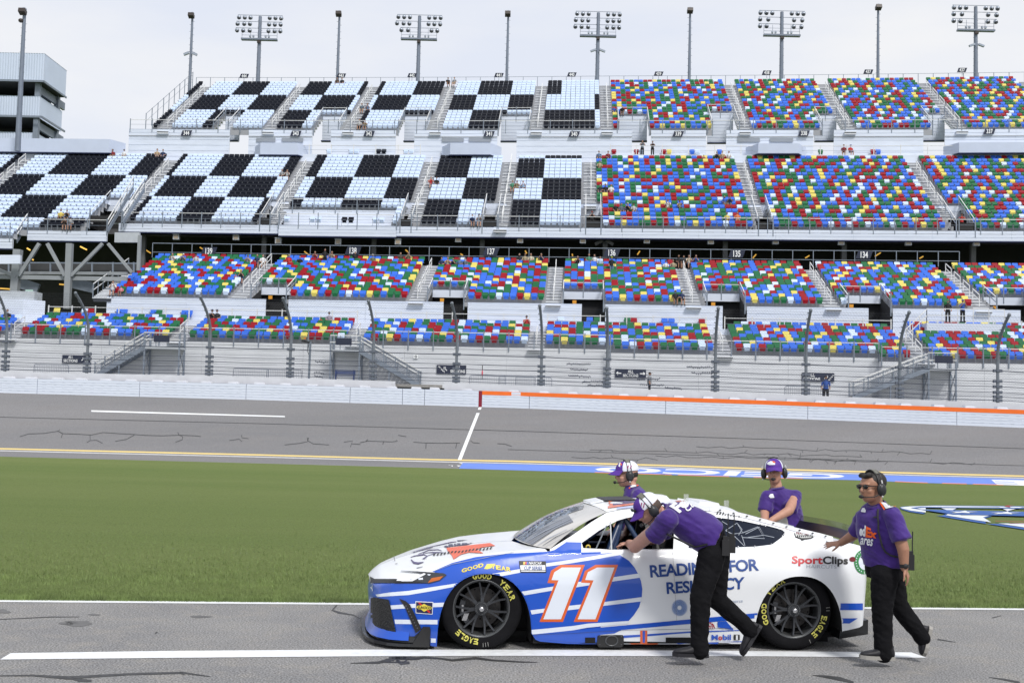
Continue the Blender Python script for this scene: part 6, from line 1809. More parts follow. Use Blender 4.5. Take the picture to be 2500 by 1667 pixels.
dc("blue_sill_wrap", [Zb([(222, 256), (560, 218), (880, 190), (1670, 118), (2310, 58), (2310, 104), (1670, 160), (1050, 215), (985, 247), (825, 262), (825, 330), (600, 330), (272, 292), (268, 268), (222, 266)])], m_blue, 2)
dc("blue_sill_stripe", [Zb([(1070, 265), (1220, 258), (1670, 228), (2060, 218), (2150, 214), (2150, 222), (1670, 243), (1070, 289)])], m_blue, 2)
dc("blue_sill_stripe", [Zb([(1290, 336), (1680, 336), (2185, 318), (2185, 352), (1680, 350), (1420, 362)])], m_blue, 2)
dc("blue_sill_stripe", [Zb([(300, 330), (600, 364), (1070, 360), (1060, 380), (600, 378), (330, 345)])], m_blue, 2)
dc("jack_marker", [Zb([(1225, 220), (1290, 220), (1290, 340), (1390, 338), (1432, 372), (1424, 378), (1385, 346), (1112, 348), (1082, 378), (1074, 372), (1108, 338), (1225, 338)])], m_orange, 3)
dc("jack_marker_centre", [Zb([(1246, 222), (1269, 222), (1267, 330), (1248, 330)])], m_blue, 4)
dc("side_vent", [Zb([(714, 283), (808, 283), (808, 333), (714, 333)])], m_well, 4); dc("side_vent", [Zb([(1460, 283), (1700, 283), (1700, 333), (1460, 333)])], m_well, 4)
dc("rear_stripe", [Z7([(870, 1040), (1152, 1040), (1146, 1098), (892, 1098)])], m_blue, 2); dc("rear_stripe", [Z7([(905, 1170), (1046, 1170), (975, 1215), (910, 1213)])], m_blue, 2)
# exhaust
ec = px_on([Zb([(948, 312)])[0]], bcar)[0] if False else None
h = bcar.ray_cast(Vector(CAMP), Vector(ray(*Zb([(948, 312)])[0]))); pc = CMI @ h[0]; ex = MB()
hw, hh = .118, .058
ol = [(-hw, -hh*.6), (-hw*.85, -hh), (hw*.85, -hh), (hw, -hh*.6), (hw, hh*.6), (hw*.85, hh), (-hw*.85, hh), (-hw, hh*.6)]
ex.prism([(pc[0]+a, pc[1]-.012, pc[2]+b) for a, b in ol], (0, .03, 0), 0)
n = 20
ex.grid([[np.array([pc[0]+.01+r*math.cos(2*math.pi*k/n)*1.25, pc[1]+dy, pc[2]+r*math.sin(2*math.pi*k/n)]) for k in range(n+1)] for dy, r in ((-.012, .048), (-.022, .045), (-.022, .040), (.02, .036), (.02, 0))], 1, True)
for a in (-1, 1):
    for b in (-1, 1): ex.ell((pc[0]+a*.095, pc[1]-.014, pc[2]+b*.035), (.006, .004, .006), 6, 4, 1)
ex.build("exhaust", [m_blk, m_ring], car)
bpy.context.view_layer.update(); bwind = bvh_objs([windo])
m_ws = mat('painted_dark_reflection', (.018, .026, .045), .06, coat=.8, noise=(5, .9, 5), stretch=(.3, 5, 1))  # dark reflections on the far part of the windshield, painted as colour
dc('windshield_dark_reflection', [Z5([(1345, 470), (1420, 505), (1500, 535), (1700, 400), (1853, 335)]) + Z6([(130, 265), (260, 222), (270, 190), (130, 215), (0, 245)])], m_ws, 2, bv=bwind, far=.4)
for L, w in (([(1440,510),(1600,420),(1853,300)],1.2), ([(1480,530),(1700,390),(1853,320)],.9), ([(1530,550),(1640,480),(1800,400)],1.4), ([(1400,490),(1560,400),(1800,290)],.8)): dc('windshield_reflection_streak', [px_strip(Z5(L), [w*.4]+[w]*(len(L)-2)+[w*.4])], mat('painted_pale_reflection', (.28,.32,.40), .2), 4, bv=bwind, far=.4)  # pale reflection streaks painted over the dark area
for L, w in (([(1560,560),(1700,470),(1853,395)],1.6), ([(1600,560),(1750,480)],.8)): dc('windshield_reflection_streak', [px_strip(Z5(L), [w*.4]+[w]*(len(L)-2)+[w*.4])], m_ws, 4, bv=bwind, far=.4)  # dark reflection streaks painted over the cream part
dc('windshield_rivets', [ell_px0((x, y)) for x, y in Z5([(1520,560),(1585,575),(1640,585),(1690,560),(1775,510)])+Z6([(130,440),(215,392),(290,345)])], m_blk, 5, bv=bwind, far=.4)
# lettering
td("sponsor_lettering", "READINESS FOR", Z6([(848, 818), (1793, 755), (1783, 652), (838, 708)]), m_navyt, 3, offset=.025, spacing=.93)
td("sponsor_lettering", "RESILIENCY", Z6([(990, 960), (1665, 914), (1668, 810), (983, 856)]), m_navyt, 3, offset=.025, spacing=.93)
td("sponsor_lettering", "Commerce", Z6([(1475, 1042), (1650, 1030), (1650, 1003), (1475, 1010)]), mat("grey_print", (.30, .36, .48), .5), 3)
cx_, cy_ = Z6([(1100, 1078)])[0]; sw_ = []
for k in range(44):
    a = 2*math.pi*k/44; L = []
    for f in np.linspace(0, 1, 5): r = 5.5+15*f; aa = a+f*.75; L.append((cx_+r*math.cos(aa)*(.95), cy_+r*math.sin(aa)*1.0))
    sw_.append(px_strip(L, [.5, .7, .9, 1.0, .6]))
dc("swirl_emblem", sw_, mat("mid_blue_print", (.05, .17, .48), .4), 3)
td("sponsor_lettering", "Sport", Z7([(473, 716), (742, 720), (742, 632), (473, 628)]), mat("red_print", (.55, .02, .03), .4), 3, offset=.03)
td("sponsor_lettering", "Clips", Z7([(742, 720), (962, 722), (962, 634), (742, 632)]), m_blk, 3, offset=.03)
td("sponsor_lettering", "HAIRCUTS", Z7([(600, 734), (862, 740), (862, 710), (600, 704)]), mat("grey_print2", (.40, .42, .46), .4), 3)
m_yp = mat("yellow_print", (.70, .58, .06), .4)
for i_, ch in enumerate("GOOD"):
    a0 = 883+48*i_; y0 = 778-14*i_; td("fender_lettering", ch, Z5([(a0, y0), (a0+44, y0-13), (a0+42, y0-46), (a0-4, y0-34)]), m_yp, 4, offset=.04, cell=3)
for i_, ch in enumerate("YEAR"):
    a0 = 1135+45*i_; y0 = 740+7*i_; td("fender_lettering", ch, Z5([(a0, y0), (a0+42, y0+7), (a0+40, y0-32), (a0-4, y0-38)]), m_yp, 4, offset=.04, cell=3)
dc("winged_shoe_emblem", [Z5([(1075, 742), (1100, 700), (1180, 697), (1150, 712), (1140, 735), (1105, 745)])], m_yp, 3)
# series badge
dc("series_badge", [Z5([(1378, 673), (1612, 677), (1616, 774), (1390, 773)])], m_blk, 5); dc("series_badge_field", [Z5([(1388, 712), (1606, 710), (1608, 752), (1392, 752)])], m_white, 6)
dc("series_badge_field", [Z5([(1386, 680), (1606, 684), (1606, 706), (1388, 708)])], m_blk, 6); dc("series_badge_bars", [Z5([(1394, 757), (1608, 757), (1609, 766), (1397, 766)])], m_white, 6)
for k, (c_) in enumerate(((.70, .5, .05), (.5, .03, .03), (.02, .08, .45))):
    dc("series_badge_bars", [Z5([(1416+15*k, 683), (1431+15*k, 683), (1429+15*k, 706), (1414+15*k, 706)])], mat("bar%d" % k, c_, .4), 7)
td("series_lettering", "NASCAR", Z5([(1462, 705), (1572, 706), (1576, 682), (1466, 681)]), m_white, 7, offset=.02, shear=.2)
td("series_lettering", "CUP SERIES", Z5([(1420, 750), (1578, 751), (1580, 722), (1422, 720)]), m_navyt, 7, offset=.02)
# fuel badge
dc("fuel_badge", [Z5([(480, 1022), (634, 1028), (627, 1136), (483, 1125)])], m_white, 5); dc("fuel_badge_field", [Z5([(486, 1029), (628, 1034), (622, 1129), (489, 1119)])], mat("badge_navy", (.008, .012, .07), .4), 6)
dc("fuel_badge_arrow", [Z5([(503, 1036), (515, 1030), (610, 1112), (600, 1124)])], mat("badge_red", (.55, .02, .02), .4), 7)
dc("fuel_badge_diamond", [Z5([(490, 1072), (500, 1060), (530, 1058), (555, 1043), (585, 1060), (612, 1064), (622, 1076), (612, 1092), (585, 1094), (555, 1112), (528, 1090), (500, 1088)])], m_yp, 8)
td("fuel_lettering", "SUNOCO", Z5([(497, 1086), (614, 1089), (616, 1066), (500, 1063)]), m_blk, 9, offset=.03, shear=.15)
# sill badges
td("sponsor_lettering", "M", Zb([(1884, 308), (1943, 308), (1943, 258), (1884, 258)]), m_blue, 4, offset=.03); td("sponsor_lettering", "o", Zb([(1947, 309), (1983, 309), (1983, 272), (1947, 272)]), mat("red_print", (.55, .02, .03), .4), 4, offset=.03)
td("sponsor_lettering", "bil", Zb([(1988, 308), (2065, 308), (2065, 256), (1988, 256)]), m_blue, 4, offset=.03); dc("one_badge", [Zb([(2090, 258), (2146, 258), (2146, 308), (2090, 308)])], m_blk, 4); td("sponsor_lettering", "1", Zb([(2110, 304), (2128, 304), (2128, 262), (2110, 262)]), m_white, 5, offset=.03)
dc("tool_badge", [[(x, y) for x, y in [(Zb([(1865, 200)])[0][0]+13.2*math.cos(t), Zb([(1865, 200)])[0][1]-15*math.sin(t)) for t in np.linspace(0, math.pi, 14)]]], mat("badge_maroon", (.30, .01, .03), .4), 4)
td("tool_lettering", "MAC", Zb([(1835, 178), (1895, 178), (1885, 152), (1845, 152)]), m_white, 5, offset=.02); td("tool_lettering", "TOOLS", Zb([(1822, 202), (1908, 204), (1905, 184), (1825, 183)]), m_white, 5, offset=.02)
dc("small_blue_badge", [Zb([(1940, 138), (2020, 132), (2085, 205), (2085, 214), (1942, 190)])], m_blue, 4)
# headlight, nose strip, grille, vents
dc("nose_strip", [Z5([(60, 800), (92, 812), (125, 833), (320, 834), (470, 838), (600, 868), (60, 868)])], m_blk, 5)
dc("headlight", [Z5([(440, 846), (600, 870), (694, 844), (752, 796), (728, 782), (600, 774), (360, 764), (350, 768), (500, 782), (555, 790), (470, 836)])], mat("headlight_glass", (.02, .022, .026), .08, coat=1.0), 6)
dc("indicator_lens", [Z5([(588, 864), (622, 824), (722, 806), (690, 838)])], mat("amber_lens", (.50, .12, .02), .3), 7)
dc("running_light", [Z5([(318, 851), (324, 838), (440, 834), (556, 783), (572, 790), (455, 851)])], m_white, 7)
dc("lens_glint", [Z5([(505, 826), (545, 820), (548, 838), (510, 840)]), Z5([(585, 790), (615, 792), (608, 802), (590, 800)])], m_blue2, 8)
td("maker_lettering", "Y", Z5([(100, 962), (126, 905), (112, 880), (92, 905)]), m_white, 5, offset=.02)
bfr = bvh_objs([bodyo]+val_o)
dc("grille", [Zf([(240, 345), (300, 325), (385, 340), (600, 372), (622, 392), (642, 482), (766, 1056), (600, 1040), (430, 1008), (330, 930), (270, 850), (235, 800)])], mat("grille_mesh", (.012, .012, .013), .45, bump=(60, 1.0, .02)), 6)
dc("fender_vent", [Zf([(835, 355), (960, 400), (1060, 482), (1150, 660), (1300, 990), (1180, 1082), (1100, 890), (960, 548)])], m_blk, 6)
vr = []
for k in range(9): x = 960+k*30; y = 500+k*58; vr.append(Zf([(x, y), (x+22, y-12), (x+30, y+14), (x+8, y+22)]))
dc("vent_rivets", vr, mat("rivet_grey", (.10, .10, .11), .4), 7)
dc("fender_extension", [Zf([(1100, 1190), (1310, 1000), (1496, 990), (1482, 1420), (1350, 1420), (1100, 1420)])], m_carb, 6)
# hood art and roof number
dc("hood_art", [Zh([(950, 352), (1210, 322), (1430, 298), (1490, 328), (1335, 348), (1290, 372), (1360, 412), (1200, 402), (1110, 425), (1030, 480), (1008, 432), (965, 388)])], mat("faded_orange_print", (.72, .13, .06), .4), 3.4, cell=2.5)
dc("hood_art", [Zh([(1065, 268), (1190, 262), (1120, 274), (1075, 280)]), Zh([(920, 335), (980, 312), (1090, 300), (1240, 297), (1180, 318), (1010, 335), (940, 350)])], mat("hood_dark_print", (.05, .05, .10), .4), 3.4, cell=2.5)
hs = [px_strip(Zh(L), w) for L, w in (([(560, 480), (590, 515), (640, 522), (700, 508)], [2, 5, 5, 1]), ([(555, 455), (600, 440), (700, 425), (740, 440), (690, 478), (730, 470)], [1, 2, 3, 3, 4, 1]), ([(550, 415), (640, 385), (800, 345)], [1, 2, 1]),
     ([(565, 400), (720, 352), (1000, 290), (1060, 282)], [.6, 1, 2, 1]), ([(640, 420), (760, 375), (860, 370), (900, 385)], [1, 2, 2, 1]), ([(690, 410), (800, 400), (900, 402)], [1, 2, 1]), ([(740, 440), (850, 400), (930, 405)], [1, 2, 1]))]
dc("hood_script", hs, mat("hood_purple_print", (.07, .05, .14), .4), 3.4, cell=2.5)
sl_ = []
for k in range(17): x = 800+k*39; y = 440-k*4.4+4*math.sin(k); sl_.append(Zh([(x, y), (x+14, y-24), (x+34, y-27), (x+20, y-3)]))
dc("hood_lettering_strokes", sl_, m_blk, 4.5, cell=2.5)
dc("hood_pin", [Zh([(620, 572), (690, 558), (688, 563), (622, 578)]), Zh([(385, 527), (412, 523), (412, 527), (386, 532)])], m_blk, 4)
for (a_, b_) in (((-.72, .80), .66), ): pass
hp = MB(); pz = zc(-.72); hp.tube([(-.74, .85, pz-.01), (-.75, .85, pz+.03)], .006, 6); hp.build("hood_pin_post", [m_silver], car)
dc("roof_number_edge", [Z3([(660, 258), (745, 250), (752, 352), (1185, 302), (1185, 332), (660, 402)])], m_orange, 4)
dc("roof_number_fill", [Z3([(752, 262), (1185, 225), (1185, 300), (755, 350)])], mat("roof_purple", (.05, .03, .12), .3), 4)
dc("roof_stripe", [Z3([(830, 392), (1180, 352), (1180, 385), (832, 418)])], mat("pale_lilac", (.45, .50, .75), .35), 4)
dc("roof_number_edge", [Z3([(1940, 262), (2100, 250), (2180, 300), (2150, 320), (2060, 275), (1990, 282)])], m_orange, 4)
# rear decals
gc = Z7([(1100, 680)])[0]
def ell_px(c, rx, ry, n=28): return [(c[0]+rx*math.cos(t), c[1]+ry*math.sin(t)) for t in [2*math.pi*k/n for k in range(n)]]
dc("round_green_decal", [ell_px(gc, 24, 30)], mat("green_print", (.03, .22, .06), .4), 3); dc("round_decal_centre", [ell_px((gc[0]+1, gc[1]+1), 14.5, 19)], m_blue2, 4)
dc("round_decal_figure", [Z7([(1065, 640), (1100, 620), (1135, 640), (1135, 700), (1095, 665)])], mat("dark_green_print", (.01, .06, .04), .4), 5)
for k in range(12):
    a = math.pi*(.62+.9*k/11); c_ = (gc[0]+19.5*math.cos(a), gc[1]+25*math.sin(a)); dc("round_decal_marks", [ell_px(c_, 1.3, 1.6, 6)], m_blue2, 4)
dc("tail_light", [ell_px(Z7([(1003, 658)])[0], 8.5, 6)], mat("tail_red", (.16, .01, .015), .2), 3)
dc("race_emblem", [Z7([(485, 412), (560, 402), (610, 402), (672, 425), (688, 458), (640, 482), (585, 490), (560, 500), (548, 485), (505, 470)])], m_blk, 3)
dc("race_emblem_field", [Z7([(492, 418), (560, 408), (606, 408), (664, 430), (678, 456), (636, 475), (560, 478), (510, 465)])], mat("emblem_pale", (.55, .56, .55), .4), 4)
td("race_emblem_lettering", "NATION", Z7([(512, 446), (640, 452), (640, 424), (505, 418)]), mat("emblem_red", (.18, .03, .04), .4), 5, offset=.03, shear=.1)
em = [Z7([(515+18*k, 470), (520+18*k, 452), (530+18*k, 452), (526+18*k, 471)]) for k in range(8)]
dc("race_emblem_strokes", em, m_blk, 5)
nm = [Z6([(1418+24*k, 268+3*k), (1430+24*k, 246+3.6*k), (1442+24*k, 247+3.6*k), (1432+24*k, 270+3*k)]) for k in range(9)]
dc("name_strokes", nm, m_blk, 4)
# panel seams
seams = [px_strip(Z6([(560, 330), (555, 600)]), .8), px_strip(Z6([(1040, 600), (1075, 1190)]), .7), px_strip(Z5([(1340, 600), (800, 705), (640, 765)]), .8), px_strip(Z7([(0, 556), (170, 552), (450, 540)]), .7), px_strip(Z5([(1500, 1310), (1853, 1300)]) + Z6([(300, 1290), (700, 1270), (1200, 1262), (1640, 1250)]), .8)]
dc("panel_seam", [seams[1]], mat("seam_grey", (.30, .31, .33), .6), 5); dc("panel_seam", [seams[2]], mat("seam_grey", (.30, .31, .33), .6), 5); dc("panel_seam", [seams[4]], mat("seam_dark", (.05, .06, .1), .6), 5)
# ================================================================== CREW
m_skin = {k: mat("skin_" + k, c, .5, noise=(25, .07), bump=(120, .08, .002)) for k, c in dict(fair=(.50, .27, .20), tan=(.33, .165, .105), mid=(.42, .22, .155)).items()}
m_purple = mat("purple_polo", (.036, .007, .165), .75, noise=(6, .16), bump=(9, .5, .03), sheen=.2)
m_trou = mat("black_trousers", (.006, .006, .0075), .9, noise=(10, .2), bump=(14, .6, .03), spec=.15)
m_shoe = mat("black_shoe", (.010, .010, .014), .6); m_sole = mat("grey_sole", (.30, .29, .27), .6)
m_hair = mat("dark_hair", (.012, .009, .008), .6, bump=(80, .6, .01)); m_cup = mat("headset_black", (.016, .017, .02), .4); m_pad = mat("headset_pad_grey", (.14, .14, .12), .7)
m_capp = mat("cap_purple", (.075, .018, .26), .7, noise=(30, .1)); m_capw = mat("cap_white", (.66, .68, .76), .7, noise=(30, .06)); m_lens = mat("sunglass_lens", (.005, .005, .006), .08)
m_pw = mat("print_white", (.70, .72, .76), .6); m_po = mat("print_orange", (.72, .10, .01), .6); m_pk = mat("lip_tone", (.30, .10, .08), .5)
def nrm(v): v = np.asarray(v, float); return v/np.linalg.norm(v)
def cone(mb, p, q, r0, r1, n=14):
    p, q = np.asarray(p, float), np.asarray(q, float); mb.tube([p, q], [r0, r1], n); mb.ell(p, (r0,)*3, n, 8); mb.ell(q, (r1,)*3, n, 8)
def chain(mb, pts, rs, n=14):
    for i in range(len(pts)-1): cone(mb, pts[i], pts[i+1], rs[i], rs[i+1], n)
def ellm(mb, c, r, axes, n=16, k=10):
    mb.ell(c, r, n, k, 0, np.array(axes).T)
def loft(mb, secs, n=20):
    """secs: (centre, half-width vector, half-depth vector)"""
    rings = []
    for c, a, b in secs:
        c, a, b = [np.asarray(q_, float) for q_ in (c, a, b)]
        rings.append([c + a*math.copysign(abs(math.cos(t))**.85, math.cos(t)) + b*math.copysign(abs(math.sin(t))**.85, math.sin(t)) for t in [2*math.pi*j/n for j in range(n)]])
    vs = [q_ for r in rings for q_ in r]
    fs = [(i*n+j, i*n+(j+1) % n, (i+1)*n+(j+1) % n, (i+1)*n+j) for i in range(len(rings)-1) for j in range(n)]
    mb.add(vs, fs, 0, True); mb.add(rings[0], [tuple(range(n))[::-1]], 0); mb.add(rings[-1], [tuple(range(n))], 0)
from mathutils import noise as mnoise
def wrinkle(me, amp):
    n = len(me.vertices); co = np.empty(n*3); me.vertices.foreach_get('co', co); co = co.reshape(-1, 3); no = np.empty(n*3); me.vertices.foreach_get('normal', no); no = no.reshape(-1, 3)
    dz = np.empty(n)
    for i in range(n):
        x, y, z = co[i]; a = mnoise.noise(Vector((x*9+z*4, y*9, z*7-x*3))); b = mnoise.noise(Vector((x*5-z*3+7, y*5+3, z*21+x*13))); c_ = mnoise.noise(Vector((x*16+5, y*16, z*30+x*9)))
        dz[i] = a*.8 + (1-abs(b)*3)*.55 + c_*.3
    co += no*(dz*amp)[:, None]; me.vertices.foreach_set('co', co.ravel()); me.update()
def remesh(mb, name, m_, parent, vox=.009, smooth=3, fac=.5, wr=0):
    o = mb.build(name, m_, parent)
    md = o.modifiers.new("r", 'REMESH'); md.mode = 'VOXEL'; md.voxel_size = vox; md.use_smooth_shade = True
    m2 = o.modifiers.new("s", 'SMOOTH'); m2.iterations = smooth; m2.factor = fac
    dg = bpy.context.evaluated_depsgraph_get(); me = bpy.data.meshes.new_from_object(o.evaluated_get(dg))
    o.modifiers.clear(); old = o.data; o.data = me; bpy.data.meshes.remove(old); me.name = name
    if not me.materials: me.materials.append(m_)
    if wr: wrinkle(me, wr)
    return o
def hand(mb, w, d, pn, th, curl=.35, spread=.12, s=1.0):
    """w wrist, d finger direction, pn palm normal (side the palm faces), th thumb side direction"""
    d, pn = nrm(d), nrm(pn); th = nrm(th - d*np.dot(th, d)); L = .185*s
    c = w + d*.048*s
    loft(mb, [(w-d*.015, th*.027*s, pn*.020*s), (w+d*.03*s, th*.038*s, pn*.016*s), (w+d*.088*s, th*.042*s, pn*.013*s)], 12)
    for k, (o_, ln) in enumerate(((.031, .070), (.010, .078), (-.011, .072), (-.031, .057))):
        b = w + d*.082*s + th*o_*s; dd = nrm(d + th*(spread*(1.2-.8*k))); pts = [b]; ang = curl*.6
        for j, f in enumerate((.45, .32, .23)):
            ang += curl*.55; v = nrm(dd*math.cos(ang) + pn*math.sin(ang)); pts.append(pts[-1] + v*ln*f*s)
        chain(mb, pts, [.0105*s, .0098*s, .0088*s, .0072*s], 8)
    b = w + d*.02*s + th*.03*s; v1 = nrm(d*.55+th*.75+pn*.2); v2 = nrm(d*.8+th*.45+pn*.3)
    chain(mb, [b, b+v1*.038*s, b+v1*.038*s+v2*.032*s, b+v1*.038*s+v2*.056*s], [.0145*s, .0125*s, .011*s, .0085*s], 8)
def head(mb, c, f, u, s=1.0):
    """c: centre of the head; f facing, u up"""
    f = nrm(f); u = nrm(u - f*np.dot(u, f)); l = np.cross(u, f); A = (f, l, u)
    P = lambda a, b, c_: c + f*a*s + l*b*s + u*c_*s
    ellm(mb, P(-.012, 0, .028), (.098*s, .077*s, .090*s), A, 20, 14)
    ellm(mb, P(.028, 0, -.035), (.066*s, .060*s, .078*s), A, 18, 12)
    ellm(mb, P(.045, 0, -.078), (.040*s, .040*s, .032*s), A, 14, 10)
    ellm(mb, P(-.045, 0, -.03), (.055*s, .060*s, .06*s), A)
    for sy in (-1, 1):
        ellm(mb, P(.055, sy*.033, -.022), (.03*s, .028*s, .026*s), A, 12, 8)
        ellm(mb, P(-.005, sy*.077, -.010), (.018*s, .008*s, .032*s), A, 12, 8)
    cone(mb, P(.083, 0, .018), P(.104, 0, -.018), .009*s, .0125*s, 10); ellm(mb, P(.096, 0, -.026), (.015*s, .017*s, .010*s), A, 10, 8)
    ellm(mb, P(.078, 0, .028), (.018*s, .055*s, .012*s), A, 14, 8)
    ellm(mb, P(.086, 0, -.052), (.012*s, .022*s, .007*s), A, 10, 8); ellm(mb, P(.084, 0, -.063), (.012*s, .019*s, .007*s), A, 10, 8)
    return P, A
def cap_part(parent, P, A, s, logo=None, back_white=True):
    f, l, u = A
    def dome(part, m_, name):
        mb = MB(); n, k = 28, 9; rings = []
        for i in range(k+1):
            th_ = (math.pi/2)*i/k; row = []
            for j in range(n+1):
                if part == 'front': a = -math.pi*.32 + 2*math.pi*.32*j/n
                else: a = math.pi*.32 + (2*math.pi-2*math.pi*.32)*j/n
                r = math.cos(th_)**.75; row.append(P(-.008+.112*r*math.cos(a), .089*r*math.sin(a), .036+.092*math.sin(th_)))
            rings.append(row)
        mb.grid(rings, 0, True); return mb.build(name, m_, parent)
    cp = dome('front', m_capp, "cap"); bk = dome('back', m_capw if back_white else m_capp, "cap_back")
    mb = MB(); rows = []
    for i in range(5):
        t = i/4; row = []
        for j in range(13):
            a = -1.05+2.1*j/12; row.append(P(-.008+(.108+.078*t*math.cos(a)**.6)*math.cos(a*(1-.12*t)), .090*math.sin(a)*(1-.08*t), .040-.030*t+.010*math.cos(a)*(1)-.012*abs(math.sin(a))*t))
        rows.append(row)
    mb.grid(rows, 0, True); mb.grid([[p-u*.004*s for p in r] for r in rows], 0, True); mb.build("cap_brim", m_capp, parent)
    return cp, bk
def headset(parent, P, A, s, mic_side=1, hat=True, both=True):
    f, l, u = A; k = 1.0 if hat else .96
    mb = MB()
    for dx in (-.018, .018):
        pts = [P(-.01+dx, .094*math.cos(a)*k, .0+.140*math.sin(a)*k) for a in np.linspace(-.05, math.pi+.05, 17)]; mb.tube(pts, .0045*s, 6)
    mb.build("headset_band", m_cup, parent)
    mb = MB(); rows = [[P(-.01+dx, .094*math.cos(a)*k, .002+.142*math.sin(a)*k) for a in np.linspace(.9, math.pi-.9, 9)] for dx in (-.024, -.012, .012, .024)]
    mb.grid(rows, 0, True); mb.grid([[q_-u*.012 for q_ in r] for r in rows], 0, True); mb.build("headband_pad", m_pad, parent)
    for sy in ((-1, 1) if both else (mic_side,)):
        mb = MB(); ellm(mb, P(-.008, sy*.094, -.012), (.040*s, .024*s, .052*s), A, 18, 12); ellm(mb, P(-.008, sy*.108, -.014), (.033*s, .016*s, .044*s), A, 18, 12); mb.build("ear_cup", m_cup, parent)
        mb = MB(); mb.tube([P(0, sy*.112, .035), P(.0, sy*.105, .06)], .006, 6); ellm(mb, P(-.002, sy*.108, -.062), (.008, .008, .010), A, 8, 6); mb.build("cup_fitting", mat("silver_fitting", (.55, .55, .55), .4), parent)
    mb = MB(); mb.tube([P(.01, mic_side*.10, -.045), P(.06, mic_side*.088, -.062), P(.105, mic_side*.055, -.066), P(.125, mic_side*.022, -.062)], .0045, 6); ellm(mb, P(.122, mic_side*.015, -.062), (.017, .026, .016), A, 12, 8); mb.build("microphone", m_black, parent)
def glasses(parent, P, A):
    mb = MB(); f, l, u = A
    for sy in (-1, 1): ellm(mb, P(.094, sy*.034, .010), (.007, .030, .021), A, 14, 8); mb.tube([P(.094, sy*.060, .018), P(.02, sy*.080, .014)], .0045, 6)
    mb.tube([P(.102, -.012, .018), P(.102, .012, .018)], .004, 6); mb.build("sunglasses", m_lens, parent)
def eyes(parent, P, A):
    mb = MB()
    for sy in (-1, 1): ellm(mb, P(.080, sy*.033, .008), (.010, .016, .009), A, 10, 8)
    mb.build("eyes", mat("eye_white", (.35, .33, .31), .4), parent); mb = MB()
    for sy in (-1, 1): ellm(mb, P(.087, sy*.033, .008), (.005, .006, .006), A, 8, 6)
    mb.build("irises", m_hair, parent); mb = MB()
    for sy in (-1, 1): mb.tube([P(.090, sy*.018, .030), P(.088, sy*.034, .034), P(.076, sy*.052, .028)], .004, 6)
    mb.build("eyebrows", m_hair, parent)
    mb = MB(); ellm(mb, P(.093, 0, -.0575), (.006, .022, .0025), A, 12, 6); mb.build("lips", m_pk, parent)
def shoe(parent, heel, toe, up, sole_m, s=1.0, lift=0):
    heel, toe = np.asarray(heel, float), np.asarray(toe, float); d = nrm(toe-heel); u = nrm(up - d*np.dot(up, d)); l = np.cross(u, d); L = np.linalg.norm(toe-heel); mb = MB()
    secs = []
    for t, w, h in ((.0, .020, .055), (.06, .036, .085), (.22, .040, .095), (.42, .041, .075), (.62, .048, .055), (.82, .046, .042), (.95, .032, .030), (1.0, .014, .018)):
        secs.append((heel+d*L*t+u*(h/2+.022), l*w, u*h/2))
    loft(mb, secs, 14); a = heel+d*L*.2+u*.08; mb.tube([a, a+u*.045-d*.005], [.047, .046], 14)
    o = remesh(mb, "shoe", m_shoe, parent, .006, 3)
    mb = MB(); ol = []
    for t, w in ((0, .022), (.08, .036), (.3, .038), (.5, .040), (.7, .050), (.88, .044), (1.0, .016)): ol.append((t, w))
    lo_ = [heel+d*L*(t*1.03-.015)+l*w for t, w in ol]+[heel+d*L*(t*1.03-.015)-l*w for t, w in ol[::-1]]
    mb.prism(lo_, u*.030); mb.build("sole", sole_m, o)
    mb = MB()
    for k in range(4): p = heel+d*L*(.40+.07*k)+u*(.105-.012*k); mb.tube([p-l*.02, p+u*.004, p+l*.02], .0025, 5)
    mb.build("laces", mat("dark_lace", (.03, .03, .035), .7), o)
def radio(parent, c, e, f):
    mb = MB(); mb.obox(c, nrm(e)*.03, nrm(f)*.02, UPV*.065); mb.obox(c+UPV*.075, nrm(e)*.022, nrm(f)*.015, UPV*.02); mb.tube([c+UPV*.06+nrm(e)*.018, c+UPV*.26+nrm(e)*.02], .005, 6); mb.build("belt_radio", m_black, parent)
YN = CO[1]
def PJ(px, py, dY): return at_y(px, py, YN+dY)
BWALK = None
